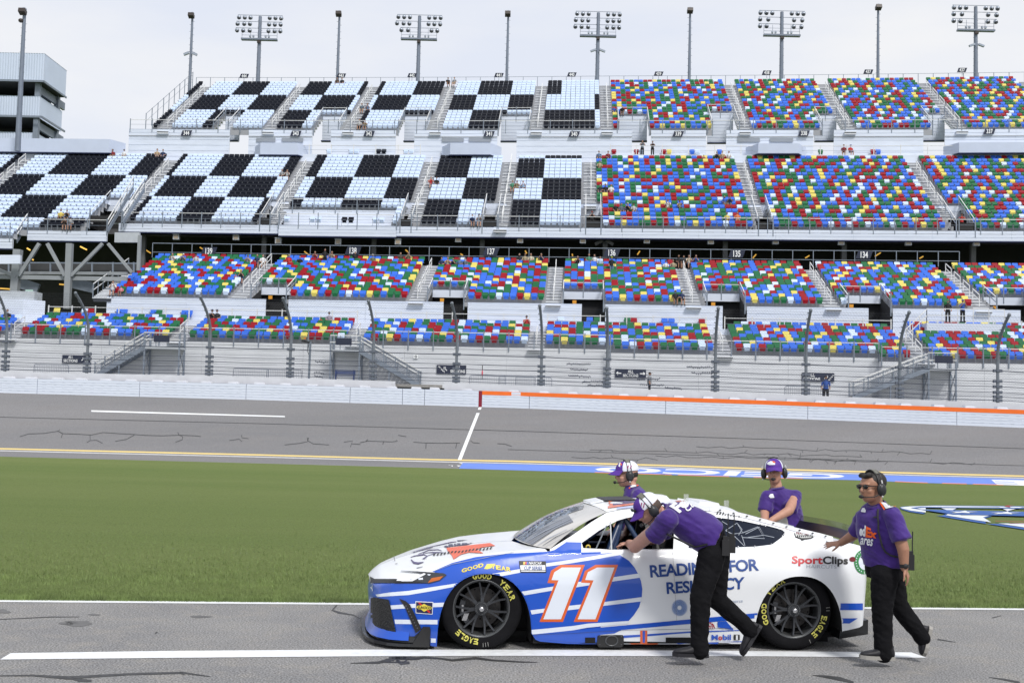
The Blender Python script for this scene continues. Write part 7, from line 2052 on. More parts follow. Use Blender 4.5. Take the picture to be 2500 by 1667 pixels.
def crew(lab, J, skin, torso, sleeves, arms, legs, hd, tr_hem, extra=None, vox=.008, base=None):
    root = empty("person", tuple(base), label=lab, cat="person", group="pit crew pushing the race car")
    R = np.array(base); inv = Matrix.Translation(-Vector(base))
    sh = lambda p: np.asarray(p, float)-R
    b = MB()
    # body core
    loft(b, [(sh(c), np.array(a)*.86, np.array(d)*.86) for c, a, d in torso], 18)
    for (p, q_, r_), in []: pass
    for pts, rs in arms: chain(b, [sh(p) for p in pts], rs)
    for pts, rs in legs: chain(b, [sh(p) for p in pts], [r*.80 for r in rs])
    hc, hf, hu, nk, hs_ = hd
    cone(b, sh(nk), sh(hc)-nrm(hu)*.05-nrm(hf)*.02, .062, .056)
    P, A = head(b, sh(hc), hf, hu, hs_)
    for h in J: hand(b, sh(h[0]), *h[1:])
    remesh(b, "body", m_skin[skin], root, vox, 3)
    # trousers
    t = MB()
    for pts, rs in legs: chain(t, [sh(p) for p in pts], rs)
    loft(t, [(sh(c), np.array(a)*.99, np.array(d)*.99) for c, a, d in torso[:3]], 18)
    remesh(t, "trousers", m_trou, root, .010, 3, wr=.0065)
    # shirt
    s_ = MB(); loft(s_, [(sh(c), np.array(a)*1.05, np.array(d)*1.07) for c, a, d in torso[tr_hem:]], 22)
    for pts, rs in sleeves: chain(s_, [sh(p) for p in pts], rs)
    for pts, rs in sleeves:
        c0 = sh(torso[-2][0]); cone(s_, c0-UPV*.01, sh(pts[0])+UPV*.0, .062, rs[0]*.92)
    for pts, rs in sleeves:   # cut a straight hem on each sleeve
        p, q_ = sh(pts[-2]), sh(pts[-1]); d = nrm(q_-p); s_.tube([q_-d*.03, q_+d*rs[-1]*.75], [rs[-1]*1.02, rs[-1]*1.05], 16)
    shirt = remesh(s_, "shirt", m_purple, root, .009, 12, wr=.0075)
    nkp = sh(nk); mb = MB(); nd = nrm(sh(hc)-nkp)
    a_ = nrm(np.cross(nd, A[0])); b_ = nrm(np.cross(a_, nd)); rows = []
    for r_, h_ in ((.086, -.045), (.080, -.018), (.073, .008), (.086, -.008)):
        rows.append([nkp + nd*h_ + a_*r_*math.cos(q_) + b_*r_*1.05*math.sin(q_) for q_ in np.linspace(0, 2*math.pi, 21)])
    mb.grid(rows, 0, True); mb.build("collar", m_purple, root)
    return root, sh, P, A, shirt, inv
def print_on(shirt, root, inv, base):
    bpy.context.view_layer.update()
    bv = bvh_objs([shirt])
    def d_(name, polys, m_, lvl=2, cell=3): return decal(name, polys, m_, bv, .0035*lvl, root, cell=2.5, far=.09, inv=inv)
    def t_(name, s, Q, m_, lvl=2, offset=.02, shear=0.0, spacing=1.0): return text_decal(name, s, Q, m_, bv, .0035*lvl, root, cell=2.5, offset=offset, shear=shear, spacing=spacing, far=.09, inv=inv)
    return d_, t_
VX = np.array([1., 0, 0]); VY = np.array([0, 1., 0])
Z9 = Zz(2000, 1220, .13605); Za = Zz(2060, 1140, .10204); Zc = Zz(1850, 1110, .12116); Ze = Zz(1500, 1110, .05952)
# ---- the walker at the tail
dy = -.22
base = at_y(2156, 1609, YN+dy)
hipL, hipR = PJ(2168, 1392, dy-.06), PJ(2162, 1392, dy+.14)
fwd = nrm(np.array([-.80, -.60, 0])); side_ = np.array([-fwd[1], fwd[0], 0])
def tz(px, py, w, d, dd=0.0, yaw=None): c = PJ(px, py, dy+.05+dd); return (c, side_*w, fwd*d)
torsoW = [tz(2162, 1412, .165, .125), tz(2160, 1382, .175, .135), tz(2157, 1350, .180, .140), tz(2150, 1318, .182, .142), tz(2145, 1285, .185, .135), tz(2142, 1258, .180, .118), tz(2142, 1238, .130, .09), tz(2141, 1226, .070, .07)]
shN, shF = PJ(2180, 1258, dy-.14), PJ(2107, 1262, dy+.26)
elN, wrN = PJ(2205, 1340, dy-.20), PJ(2208, 1386, dy-.20)
elF, wrF = PJ(2083, 1306, dy+.38), PJ(2052, 1325, dy+.42)
legN = ([PJ(2160, 1402, dy-.03), PJ(2154, 1487, dy-.05), PJ(2157, 1572, dy-.05), PJ(2157, 1594, dy-.05)], [.118, .088, .076, .078])
legF = ([PJ(2172, 1402, dy+.15), PJ(2192, 1476, dy+.17), PJ(2240, 1540, dy+.17), PJ(2252, 1556, dy+.17)], [.118, .086, .070, .070])
root, sh, P, A, shirt, inv = crew("person in purple shirt without a cap, walking with one hand on the car tail",
    [(wrF, PJ(2024, 1328, dy+.44)-wrF, (0, .1, -1), PJ(2049, 1345, dy+.3)-wrF, .12, .30, .95), (wrN, PJ(2225, 1428, dy-.20)-wrN, (-.9, .3, -.3), (-.5, -.8, .1), .35, .10, .95)],
    'tan', torsoW, [([shN, PJ(2196, 1302, dy-.18)], [.076, .080]), ([shF, PJ(2094, 1290, dy+.33)], [.070, .070])],
    [([shN, elN, wrN], [.062, .050, .033]), ([shF, elF, wrF], [.060, .048, .032])], [legN, legF],
    (PJ(2128, 1190, dy), nrm(np.array([-.90, -.46, -.03])), nrm(np.array([-.05, -.0, 1])), PJ(2138, 1229, dy+.03), 1.12), 1, base=base)
headset(root, P, A, 1.12, mic_side=1 if np.dot(A[1], VY) < 0 else -1, hat=False); glasses(root, P, A)
hr = MB(); f, l, u = A
ellm(hr, P(-.030, 0, .045), (.100*1.12, .083*1.12, .082*1.12), A, 22, 14)
for k in range(9): ellm(hr, P(.060, -.045+.011*k, .092+.006*math.sin(k)), (.030, .014, .022), A, 8, 6)
hair = remesh(hr, "hair", m_hair, root, .007, 1)
shoe(root, sh(PJ(2182, 1611, dy-.05)), sh(PJ(2100, 1606, dy-.09)), UPV, m_sole)
shoe(root, sh(PJ(2275, 1530, dy+.17)), sh(PJ(2258, 1600, dy+.17)), nrm(PJ(2250, 1556, dy+.17)-PJ(2275, 1560, dy+.17)), m_sole)
radio(root, sh(PJ(2222, 1372, dy+.02)), VX, VY)
mb = MB(); mb.tube([sh(PJ(2206, 1384, dy-.245)), sh(PJ(2207, 1384, dy-.155))], .001, 4); wc = sh((wrN+elN)/2*.25+wrN*.75); dW = nrm(wrN-elN)
aW = nrm(np.cross(dW, VY)); bW = np.cross(dW, aW); mb = MB()
for r_ in (.038,): mb.grid([[wc+dW*h_+(aW*math.cos(t)+bW*math.sin(t))*r_ for t in np.linspace(0, 6.2832, 17)] for h_ in (-.014, .014)], 0, True)
mb.ell(wc-VY*.038, (.022, .010, .022), 12, 6); mb.build("wristwatch", m_black, root)
bpy.context.view_layer.update()
d_, t_ = print_on(shirt, root, inv, base)
d_("shoulder_patch", [Za([(860, 825), (985, 745), (1190, 960), (1018, 1005)])], m_pw, 2); d_("shoulder_piping", [Za([(850, 870), (880, 868), (1010, 1020), (985, 1038)]), Za([(1070, 790), (1105, 795), (1240, 965), (1195, 962)])], m_po, 3)
t_("chest_lettering", "ed", Z9([(728, 640), (835, 655), (845, 455), (740, 450)]), m_pw, 2, .05); t_("chest_lettering", "Ex", Z9([(838, 665), (1030, 688), (1045, 560), (850, 468)]), m_po, 2, .05)
t_("chest_lettering", "ares", Z9([(742, 790), (975, 830), (975, 700), (750, 672)]), m_pw, 2, .02, .3)
d_("chest_emblem", [Z9([(755, 210), (785, 150), (820, 145), (845, 190), (840, 225), (770, 222)])], m_pw, 2); d_("chest_emblem", [Z9([(965, 312), (1010, 292), (1050, 305), (1020, 328)])], m_black, 2)
mb = MB(); pts = [(838, 650), (800, 760), (812, 1000), (835, 1180), (810, 1300), (850, 1500)]
pts = [Za([p])[0] for p in ((845, 640), (815, 720), (805, 1000), (800, 1180), (815, 1330), (815, 1520))]+[Z9([p])[0] for p in ((1095, 720), (1120, 830), (1180, 930), (1270, 990), (1400, 1020), (1560, 1030))]
bv = bvh_objs([shirt]); cp_ = []
for q_ in pts:
    h = bv.ray_cast(Vector(CAMP), Vector(ray(*q_))); 
    if h[0] is not None: cp_.append(np.array(inv @ h[0])-VY*.015)
if len(cp_) > 2: MB().tube(cp_, .008, 6).build("headset_cable", m_black, root)
# ---- the man leaning into the window
dy = -.33
base = PJ(1700, 1603, dy)
ax = nrm(PJ(1640, 1262, dy)-PJ(1770, 1330, dy)); nup = nrm(np.cross(ax, -VY)*1.0)
if nup[2] < 0: nup = -nup
def tl(px, py, w, d, dd=0.0, ang=0.0): c = PJ(px, py, dy+.10+dd); return (c, VY*w, nup*d)
torsoL = [tl(1752, 1362, .155, .120), tl(1752, 1338, .165, .135), tl(1742, 1318, .175, .150), tl(1722, 1302, .18, .155), tl(1695, 1286, .185, .150), tl(1665, 1266, .19, .135), tl(1638, 1254, .17, .105), tl(1618, 1248, .09, .07)]
shN, shF = PJ(1630, 1268, dy-.10), PJ(1628, 1262, dy+.32)
elN = PJ(1550, 1334, .06); wrN = PJ(1536, 1326, .36); elF = PJ(1612, 1312, .30); wrF = PJ(1580, 1322, .55)
legN = ([PJ(1738, 1352, dy), PJ(1710, 1462, dy-.06), PJ(1708, 1560, dy-.06), PJ(1708, 1585, dy-.06)], [.118, .088, .074, .080])
legF = ([PJ(1748, 1352, dy+.16), PJ(1748, 1462, dy+.16), PJ(1815, 1520, dy+.16), PJ(1832, 1538, dy+.16)], [.118, .086, .070, .070])
root, sh, P, A, shirt, inv = crew("person in purple shirt and cap leaning through the driver window of the car",
    [(wrN, np.array([-.75, .65, -.1]), (0, 0, -1), (-.3, -.8, 0), .7, .05, .95), (wrF, np.array([-.8, .5, -.2]), (0, 0, -1), (0, -1, .2), .8, .05, .95)],
    'fair', torsoL, [([shN, PJ(1604, 1300, dy-.02)], [.088, .082]), ([shF, PJ(1622, 1292, dy+.38)], [.080, .075])],
    [([shN, elN, wrN], [.064, .056, .036]), ([shF, elF, wrF], [.064, .050, .034])], [legN, legF],
    (PJ(1583, 1243, dy+.04), nrm(np.array([-.62, -.12, -.50])), nrm(np.array([-.42, -.1, .82])), PJ(1611, 1251, dy+.10), 1.05), 2, base=base)
cp, bk = cap_part(root, P, A, 1.05); headset(root, P, A, 1.05, mic_side=1 if np.dot(A[1], VY) < 0 else -1); eyes(root, P, A)
mb = MB(); f, l, u = A; ellm(mb, P(-.03, 0, -.0), (.090, .085, .070), A); mb.build("hair", mat("brown_hair", (.06, .04, .03), .7), root)
mb = MB(); sy = 1 if np.dot(A[1], VY) < 0 else -1
for dd in (.030, -.030): ellm(mb, P(.105, dd, .070), (.012, .026, .016), A, 10, 6)
mb.build("sunglasses_on_brim", m_lens, root)
shoe(root, sh(PJ(1728, 1604, dy-.06)), sh(PJ(1643, 1600, dy-.08)), UPV, m_shoe); shoe(root, sh(PJ(1860, 1528, dy+.16)), sh(PJ(1815, 1600, dy+.16)), nrm(PJ(1832, 1538, dy+.16)-PJ(1845, 1562, dy+.16)), m_shoe)
radio(root, sh(PJ(1771, 1336, dy-.08)), VX, VY); radio(root, sh(PJ(1786, 1330, dy+.05)), VX, VY)
mb = MB(); mb.tube([sh(PJ(1769, 1352, dy-.1)), sh(PJ(1760, 1318, dy-.14))], .012, 6)
d_, t_ = print_on(shirt, root, inv, base)
t_("back_lettering", "Fed", Z3([(2030, 492), (2330, 270), (2180, 130), (1835, 362)]), m_pw, 2, .06); t_("back_lettering", "Cup", Z3([(2110, 430), (2380, 560), (2440, 470), (2160, 350)]), m_pw, 3, .02, .3) if False else None
t_("back_lettering", "Cu", Z3([(2190, 478), (2330, 350), (2250, 262), (2105, 385)]), m_pw, 3, .02, .2)
t_("chest_lettering", "x", Z3([(1820, 1120), (1900, 1170), (1960, 1060), (1860, 1000)]), m_po, 2, .06); t_("chest_lettering", "ss", Z3([(1990, 1200), (2060, 1250), (2110, 1190), (2040, 1130)]), m_pw, 2, .02)
bv = bvh_objs([shirt]); cp_ = []
for q_ in [Z8([p])[0] for p in ((465, 530), (500, 570), (560, 605), (640, 612), (720, 595), (790, 575))]:
    h = bv.ray_cast(Vector(CAMP), Vector(ray(*q_)))
    if h[0] is not None: cp_.append(np.array(inv @ h[0])-VY*.015)
if len(cp_) > 2: MB().tube(cp_, .009, 6).build("headset_cable", m_black, root)
bpy.context.view_layer.update()
bh = bvh_objs([bk])
text_decal('cap_number', '11', Z3([(1285, 385), (1345, 385), (1372, 290), (1300, 288)]), mat('cap_maroon', (.25,.02,.12), .6), bh, .003, root, cell=3, offset=.05, far=.06, inv=inv)
# ---- far side, by the door
dyf = 2.15
base = np.array([*PJ(1540, 1500, dyf)[:2], 0.0])
def tf(px, py, w, d, lean=0.0): c = PJ(px, py, dyf); return (c, nrm(np.array([.25, .95, 0]))*w, nrm(np.array([1, -.25, 0]))*d)
torso1 = [tf(1560, 1356, .155, .12), tf(1556, 1328, .165, .13), tf(1553, 1298, .175, .135), tf(1552, 1266, .18, .135), tf(1552, 1236, .185, .13), tf(1552, 1212, .18, .115), tf(1549, 1196, .13, .095), tf(1543, 1184, .068, .068)]
shN, shF = PJ(1560, 1210, dyf-.20), PJ(1545, 1208, dyf+.2); elN, wrN = PJ(1542, 1268, dyf-.30), PJ(1527, 1305, dyf-.42)
elF, wrF = PJ(1520, 1270, dyf+.15), PJ(1500, 1290, dyf-.1)
hL = PJ(1560, 1370, dyf-.08); hR = PJ(1560, 1370, dyf+.10)
def gnd(p, dx, dz): return np.array([p[0]+dx, p[1], dz])
leg1 = ([hL, gnd(hL, -.12, .50), gnd(hL, .02, .10), gnd(hL, .02, .06)], [.105, .075, .06, .06]); leg2 = ([hR, gnd(hR, .12, .50), gnd(hR, .32, .14), gnd(hR, .34, .10)], [.105, .075, .06, .06])
root, sh, P, A, shirt, inv = crew("person in purple shirt and cap on the far side of the car by the window",
    [(wrN, np.array([-.6, -.7, -.2]), (0, 0, -1), (-.6, .5, 0), .4, .1, .95), (wrF, np.array([-.6, -.7, -.2]), (0, 0, -1), (.5, -.5, 0), .4, .1, .95)],
    'fair', torso1, [([shN, PJ(1550, 1248, dyf-.27)], [.078, .078]), ([shF, PJ(1535, 1245, dyf+.18)], [.075, .075])],
    [([shN, elN, wrN], [.060, .048, .032]), ([shF, elF, wrF], [.060, .048, .032])], [leg1, leg2],
    (PJ(1530, 1158, dyf), nrm(np.array([-.97, -.12, -.10])), nrm(np.array([-.10, 0, 1])), PJ(1541, 1188, dyf), 1.12), 2, base=base)
cp1, bk1 = cap_part(root, P, A, 1.12); headset(root, P, A, 1.12, mic_side=1 if np.dot(A[1], VY) < 0 else -1); glasses(root, P, A)
bpy.context.view_layer.update()
text_decal('cap_number', '11', Ze([(505, 575), (680, 575), (715, 435), (550, 430)]), mat('cap_maroon', (.25,.02,.12), .6), bvh_objs([bk1]), .003, root, cell=3, offset=.05, far=.06, inv=inv)
decal('cap_lettering', [Ze([(175, 440), (225, 300), (260, 340), (240, 500), (170, 470)])], m_pw, bvh_objs([cp1]), .003, root, cell=2, far=.06, inv=inv)
decal('cap_lettering', [Ze([(235, 380), (270, 340), (320, 390), (290, 440)])], m_po, bvh_objs([cp1]), .004, root, cell=2, far=.06, inv=inv)
mb = MB(); ellm(mb, P(-.035, 0, -.0), (.085, .082, .065), A); mb.build("hair", m_hair, root)
for q_, k in ((gnd(hL, .02, .0), 0), (gnd(hR, .34, .03), 1)): shoe(root, sh(q_+np.array([.07, 0, 0])), sh(q_+np.array([-.2, 0, 0])), UPV, m_shoe)
d_, t_ = print_on(shirt, root, inv, base)
d_("shoulder_patch", [Ze([(640, 1330), (880, 1125), (915, 1175), (885, 1320), (700, 1350)])], m_pw, 2); d_("shoulder_piping", [Ze([(915, 1165), (990, 1180), (975, 1290), (900, 1330)]), Ze([(590, 1390), (640, 1340), (665, 1380), (620, 1420)])], m_po, 3)
t_("sleeve_lettering", "es", Z3([(960, 640), (1085, 655), (1090, 590), (965, 585)]), m_pw, 2, .02, .2)
# ---- far side, behind the rear wheel
dyf = 2.25
base = np.array([*PJ(1905, 1500, dyf)[:2], 0.0])
f2 = nrm(np.array([-.45, -.89, 0])); s2 = np.array([-f2[1], f2[0], 0])
def tg(px, py, w, d): c = PJ(px, py, dyf); return (c, s2*w, f2*d)
torso2 = [tg(1928, 1378, .155, .12), tg(1926, 1350, .165, .13), tg(1924, 1320, .170, .135), tg(1920, 1285, .175, .135), tg(1914, 1252, .185, .13), tg(1908, 1222, .185, .112), tg(1902, 1202, .12, .085), tg(1898, 1192, .065, .065)]
shR, shL = PJ(1940, 1212, dyf-.02), PJ(1874, 1212, dyf-.05)
elR, wrR = PJ(1926, 1246, dyf-.28), PJ(1884, 1270, dyf-.42); elL, wrL = PJ(1867, 1250, dyf-.12), PJ(1868, 1284, dyf-.34)
hL = PJ(1918, 1385, dyf-.08); hR = PJ(1940, 1385, dyf+.10)
leg1 = ([hL, gnd(hL, -.12, .50), gnd(hL, .02, .10), gnd(hL, .02, .06)], [.105, .075, .06, .06]); leg2 = ([hR, gnd(hR, .12, .50), gnd(hR, .32, .14), gnd(hR, .34, .10)], [.105, .075, .06, .06])
root, sh, P, A, shirt, inv = crew("person in purple cap facing the camera, beyond the rear window of the car",
    [(wrR, np.array([-.7, -.7, -.2]), (0, 0, -1), (-.3, .5, 0), .4, .1, .95), (wrL, np.array([-.5, -.7, -.2]), (0, 0, -1), (.5, -.5, 0), .4, .1, .95)],
    'mid', torso2, [([shR, PJ(1931, 1234, dyf-.12)], [.078, .080]), ([shL, PJ(1869, 1236, dyf-.08)], [.074, .074])],
    [([shR, elR, wrR], [.062, .050, .034]), ([shL, elL, wrL], [.060, .048, .032])], [leg1, leg2],
    (PJ(1890, 1152, dyf), nrm(np.array([-.20, -.97, .02])), nrm(np.array([-.08, 0, 1])), PJ(1896, 1190, dyf), 1.12), 2, base=base)
cap_part(root, P, A, 1.12, back_white=True); headset(root, P, A, 1.12, mic_side=-1 if np.dot(A[1], VX) > 0 else 1); eyes(root, P, A)
for q_, k in ((gnd(hL, .02, .0), 0), (gnd(hR, .34, .03), 1)): shoe(root, sh(q_+np.array([.07, 0, 0])), sh(q_+np.array([-.2, 0, 0])), UPV, m_shoe)
d_, t_ = print_on(shirt, root, inv, base)
d_("shoulder_patch", [Zc([(140, 640), (215, 590), (280, 570), (282, 670), (155, 702)]), Zc([(520, 585), (580, 500), (690, 570), (590, 632)])], m_pw, 2)
d_("shoulder_piping", [Zc([(160, 700), (275, 678), (270, 700), (165, 725)]), Zc([(615, 500), (650, 510), (725, 565), (690, 570)]), Zc([(540, 632), (590, 632), (570, 658)])], m_po, 3)
d_("chest_emblem", [Zc([(218, 835), (245, 795), (300, 785), (328, 860), (250, 872)])], m_pw, 2); t_("chest_lettering", "x", Zc([(600, 1130), (690, 1180), (670, 1080), (600, 1070)]), m_po, 2, .05)
bh2 = bvh_objs([o for o in root.children if o.name.startswith("cap")])
decal("cap_lettering", [Zc([(190, 160), (260, 125), (300, 135), (350, 175), (345, 200), (240, 205), (200, 195)])], m_pw, bh2, .003, root, cell=3, far=.05, inv=inv)
decal("cap_lettering", [Zc([(290, 125), (340, 135), (360, 165), (310, 160)])], m_po, bh2, .004, root, cell=3, far=.05, inv=inv)
# ================================================================== SPECTATORS
CLO = dict(brown=(.07,.045,.035), dark=(.02,.02,.025), grey=(.26,.27,.29), white=(.66,.67,.70), black=(.010,.010,.012), blue=(.03,.09,.36), navy=(.015,.03,.09), maroon=(.20,.02,.03), red=(.48,.03,.03), tan=(.40,.30,.20),
    yellow=(.62,.50,.12), pink=(.60,.22,.26), orange=(.62,.20,.08), khaki=(.33,.28,.19), cream=(.52,.48,.38), green=(.06,.22,.14), slate=(.10,.13,.17), olive=(.14,.15,.09), denim=(.10,.16,.28), lime=(.35,.55,.04), straw=(.55,.44,.22), palegrey=(.45,.46,.48), skyblue=(.35,.48,.68), lilac=(.30,.26,.34))
SKC = [(.42,.24,.17), (.30,.16,.10), (.50,.30,.22)]
def cmat(n): return mat("cloth_"+n, CLO[n], .8)
_pm = {}
def person_mesh(pose, shirt, hat, trou, sk, arm):
    key = (pose, shirt, hat, trou, sk, arm)
    if key in _pm: return _pm[key]
    s = MB(); T = lambda pts, r, m_: s.tube([np.array(p, float) for p in pts], r, 8, m_)
    if pose == 'sit':
        hz = .46; hy = .10; T([(0, hy, hz), (0, hy-.02, hz+.26), (0, hy-.03, hz+.44), (0, hy-.03, hz+.52)], [.16, .155, .17, .07], 1)
        hc = np.array([0, hy-.07, hz+.68])
        for k in (-1, 1):
            T([(k*.09, hy, hz+.02), (k*.12, hy-.40, hz+.04)], [.088, .066], 2); T([(k*.12, hy-.40, hz+.04), (k*.12, hy-.40, .06)], [.060, .045], 0); s.box((k*.12-.045, hy-.55, 0), (k*.12+.045, hy-.34, .07), 4)
            sh_ = (k*.19, hy-.03, hz+.43)
            if arm == 0: T([sh_, (k*.25, hy-.08, hz+.20)], [.062, .055], 1); T([(k*.25, hy-.08, hz+.20), (k*.10, hy-.32, hz+.15)], [.042, .032], 0)
            elif arm == 1: T([sh_, (k*.24, hy-.16, hz+.24)], [.062, .055], 1); T([(k*.24, hy-.16, hz+.24), (k*.05, hy-.28, hz+.52)], [.042, .032], 0)
            else: T([sh_, (k*.24, hy-.06, hz+.18)], [.062, .055], 1); T([(k*.24, hy-.06, hz+.18), (k*.14, hy-.38, hz+.08)], [.042, .034], 0)
    else:
        hz = .88; T([(0, 0, hz), (0, 0, hz+.25), (0, -.01, hz+.46), (0, -.01, hz+.55)], [.155, .15, .165, .07], 1); hc = np.array([0, -.03, hz+.70])
        for k in (-1, 1):
            T([(k*.09, 0, hz+.02), (k*.11, -.02, .46), (k*.12, .0, .07)], [.10, .075, .058], 2); s.box((k*.12-.05, -.18, 0), (k*.12+.05, .08, .08), 4)
            sh_ = (k*.19, 0, hz+.44)
            if arm == 1: T([sh_, (k*.26, -.12, hz+.26)], [.06, .05], 1); T([(k*.26, -.12, hz+.26), (k*.06, -.26, hz+.50)], [.042, .032], 0)
            else: T([sh_, (k*.24, 0, hz+.20)], [.06, .052], 1); T([(k*.24, 0, hz+.20), (k*.24, -.06, hz-.05)], [.042, .032], 0)
    s.ell(hc, (.078, .095, .115), 12, 9, 0); s.ell(hc+np.array([0, -.098, -.01]), (.015, .02, .02), 6, 4, 0)
    s.ell(hc+np.array([0, .015, .035]), (.085, .10, .092), 12, 8, 3)
    if hat: s.tube([hc+np.array([0, -.02, .045]), hc+np.array([0, -.02, .052])], [.13 if hat == 'straw' else .095]*2, 12, 3); s.obox(hc+np.array([0, -.12, .05]), (.07, 0, 0), (0, .06, -.01), (0, 0, .006), 3)
    me = s.mesh("person", [mat("spectator_skin%d" % sk, SKC[sk], .6), cmat(shirt), cmat(trou), cmat(hat) if hat else m_hair, m_black]); _pm[key] = me; return me
SPEC = """T 823 196 brown - sit;T 835 196 dark - sit;T 1094 199 dark - sit;T 1109 197 grey - sit;T 883 272 slate - sit;T 897 270 denim - sit;T 877 312 palegrey - sit;T 891 312 khaki - sit;T 1499 276 blue brown sit;T 1519 276 black - sit
W 1568 366 slate - stand;W 1593 366 black - stand;W 2060 364 maroon - sit;W 2077 364 red blue sit
U 275 378 maroon - sit;U 303 378 white dark sit;U 384 376 tan - sit;U 398 374 navy - sit;U 688 430 grey - sit;U 701 432 palegrey - sit;U 1052 453 red - sit;U 1066 453 black - sit;U 1251 462 green - sit;U 1262 461 khaki - sit;U 1277 461 skyblue - sit
U 148 536 yellow - sit;U 163 534 black - sit;U 157 562 brown - sit;U 171 562 grey blue sit;U 1462 382 denim white sit;U 1485 382 maroon - sit;U 1464 415 tan - sit;U 1718 391 pink - sit;U 1750 388 black yellow sit;U 1763 388 tan - sit;U 1779 387 white - sit
U 1465 470 dark - sit;U 1478 472 black - sit;U 1492 469 white - sit;U 1503 519 black - sit;U 1517 518 slate - sit;U 1532 519 black white sit;U 1547 519 palegrey black sit;U 1630 512 white - sit;U 1659 510 khaki red sit;U 1769 499 blue straw sit;U 1782 498 navy - sit;U 1775 540 yellow - sit;U 1800 540 orange - sit
U 1153 548 navy - sit;U 1169 550 palegrey navy sit;L 421 641 white - sit;L 447 641 slate white sit;L 478 642 palegrey black sit;L 605 643 grey green sit;L 642 644 white - sit;L 628 644 navy - sit;L 705 644 red straw sit;L 732 645 black - sit;L 769 634 maroon - sit
L 793 640 black - stand;L 810 634 khaki - sit;L 867 639 black - sit;L 910 641 olive white sit;L 978 636 brown - sit;L 997 637 olive - sit;L 1078 652 navy - sit;L 1093 653 tan - sit;L 1106 653 black - sit;L 1121 652 denim - sit;L 1135 652 slate - sit
L 1268 637 black - sit;L 1282 637 khaki - sit;L 1296 637 cream - sit;L 1321 638 navy - sit;L 1438 637 green - sit;L 1451 643 white - sit;L 1410 648 black - sit;L 1465 649 skyblue - sit;L 1493 660 black lime stand;L 1625 658 white navy sit;L 1643 659 khaki - sit
L 1657 645 black - sit;L 1669 645 dark - sit;L 1682 644 cream - sit;L 1699 642 blue - sit;L 1649 740 dark white sit;L 1664 740 navy yellow sit;L 275 722 white - sit;L 295 724 pink - sit;L 575 684 pink - sit;L 588 684 black - sit
B 18 778 black - sit;B 518 763 black navy sit;B 530 763 dark navy sit;B 804 768 lilac navy sit;B 783 775 red - sit;B 1286 772 red navy sit
E 1445 545 black red stand;E 2348 548 red black stand;P 2314 787 black green stand;P 2350 787 blue blue stand;G 1585 950 grey black stand;G 2016 966 blue black stand"""
ORDW = ["first", "second", "third", "fourth", "fifth", "sixth", "seventh", "eighth", "ninth", "tenth", "eleventh"]
TN = {'T': "top deck", 'U': "upper deck", 'L': "lower deck", 'B': "front tier"}
used = {}
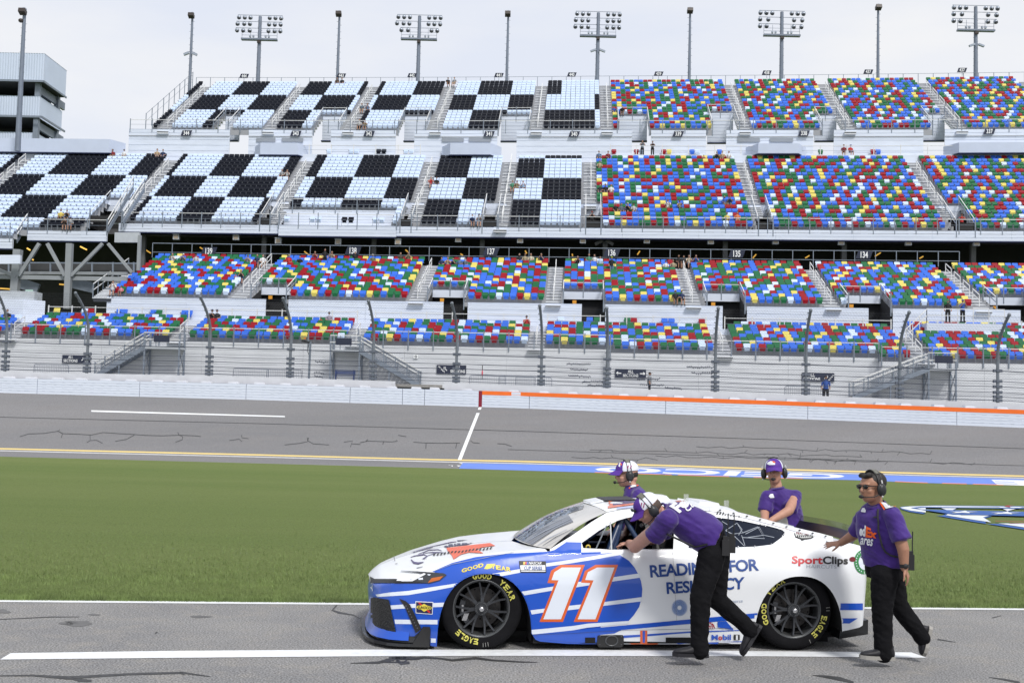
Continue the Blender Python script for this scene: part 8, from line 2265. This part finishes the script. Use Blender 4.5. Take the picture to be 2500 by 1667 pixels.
for line in SPEC.replace("\n", ";").split(";"):
    t, x, y, shirt, hat, pose = line.split(); x, y = float(x), float(y); hat = None if hat == '-' else hat
    tt = t
    if t in TN:
        # find the row whose seat line projects nearest to the measured hip
        best = None
        for r in range(-4, 19):
            v, z = rv(t, r); u = U_(x, y, v+.3); lo, hi = row_span(t, u)
            if r < lo or r > hi: continue
            py = proj(SP(u, v+.3, z+.42))[1]
            if best is None or abs(py-y) < best[0]: best = (abs(py-y), r, u)
        r, u = best[1], best[2]; v, z = rv(t, r); loc = SP(u, v+.25, z)
        ai = [A[0] for A in AIS[t]]; bi = int(np.searchsorted(ai, u)); frac = r/ (13 if t == 'L' else 17 if t != 'B' else 6)
        rowp = "back rows" if frac > .7 else "front rows" if frac < .3 else "middle rows"
        near = ""
        if bi > 0 and u-ai[bi-1] < 2.2: near = " beside its left aisle"
        elif bi < len(ai) and ai[bi]-u < 2.2: near = " beside its right aisle"
        place = "in the %s of the %s block of the %s%s" % (rowp, ORDW[min(bi, 10)], TN[t], near)
    elif t == 'W': u = U_(x, y, 37.1); loc = SP(u, 37.1, zbk + (0 if pose == 'stand' else 0)); place = "on the walkway behind the upper deck, " + ("beside the open gap" if x < 1580 else "right of the gap by the railing" if x < 1700 else "near the green seat" if x < 2070 else "at the right of a pair")
    elif t == 'E': u = U_(x, y, 21.3); loc = SP(u, 21.3, TI['U']['z0']); place = "in the dark tunnel entry of the upper deck, " + ("centre" if x < 1600 else "far right")
    elif t == 'P':
        u, z = UZc(x, y, 5.6); loc = SP(u, 5.6, z); place = "on the railed camera platform at the right"
    else:
        b = barrier_pt(x, 'c'); d_ = b[1]+1.7; p = at_y(x, y, d_); loc = np.array([p[0], p[1], b[2]-.42]); place = "on the path behind the catch fence, " + ("beside the two way arrow sign" if x < 1800 else "in front of a dark direction sign")
    lab = "%s shirt spectator%s %s %s" % (shirt, " in a %s hat" % hat if hat else "", "standing" if pose == 'stand' else "seated", place)
    lab_ = lab
    if lab in used: lab = lab.replace("seated in", "seated right of another in").replace("standing in", "standing right of another in")
    used[lab] = 1
    lab = lab.replace("palegrey", "pale grey").replace("skyblue", "sky blue")
    w_ = lab.split()
    if len(w_) > 16: lab = lab.replace(" of the %s" % TN.get(t, "zzz"), ", %s" % TN.get(t, "")).replace(" beside its left aisle", " by left aisle").replace(" beside its right aisle", " by right aisle").replace("in the ", "", 1)
    if len(lab.split()) > 16: lab = " ".join(lab.split()[:16])
    trou = random.choice(['khaki', 'denim', 'black', 'dark', 'black']) if t not in 'GP' else 'black'
    o = obj("person", person_mesh(pose, shirt, hat, trou, random.choice([0, 0, 1, 2]), random.choice([0, 1, 2])))
    e = EU(0 if t == 'G' else u); o.location = tuple(loc); o.rotation_euler = (0, 0, math.atan2(e[1], e[0])+random.uniform(-.35, .35) + (1.2 if t == 'G' and x < 1800 else 0))
    s_ = random.uniform(.95, 1.05) * (.72 if shirt == 'pink' or (shirt == 'red' and t == 'B' and x < 800) else 1.0); o.scale = (s_,)*3
    tag(o, lab, "person", "spectators in the stands and behind the fence")
# camera platform at the right
pa, pb = UZc(2262, 788, 5.0), UZc(2452, 792, 5.0); mb = MB()
root = empty("camera_platform", tuple(SP(pa[0], 5.0, pa[1]-1)), label="white railed camera platform above the front tier at the right", cat="platform"); R = SP(pa[0], 5.0, pa[1]-1)
mb.prism([SP(pa[0], 4.9, pa[1]-.75)-R, SP(pb[0], 4.9, pa[1]-.75)-R, SP(pb[0], 7.3, pa[1]-.75)-R, SP(pa[0], 7.3, pa[1]-.75)-R], (0, 0, .75)); mb.build("deck", [m_panel], root)
rl = MB(); us = useg(pa[0], pb[0], 1.3)
for hh in (1.05, .55): rl.beam(SP(pa[0], 4.95, pa[1]+hh)-R, SP(pb[0], 4.95, pa[1]+hh)-R, .05, .05)
for u in us: rl.beam(SP(u, 4.95, pa[1])-R, SP(u, 4.95, pa[1]+1.05)-R, .045, .045)
q0, q1 = UZc(2212, 838, 3.2), pa
for hh in (1.0, .5): rl.beam(SP(q0[0], 3.4, q0[1]+hh)-R, SP(q1[0], 4.95, q1[1]+hh)-R, .05, .05)
for k in range(4): t = k/3; rl.beam(SP(q0[0]+(q1[0]-q0[0])*t, 3.4+1.55*t, q0[1]+(q1[1]-q0[1])*t)-R, SP(q0[0]+(q1[0]-q0[0])*t, 3.4+1.55*t, q0[1]+(q1[1]-q0[1])*t+1.0)-R, .045, .045)
rl.build("railing", [m_rail], root)
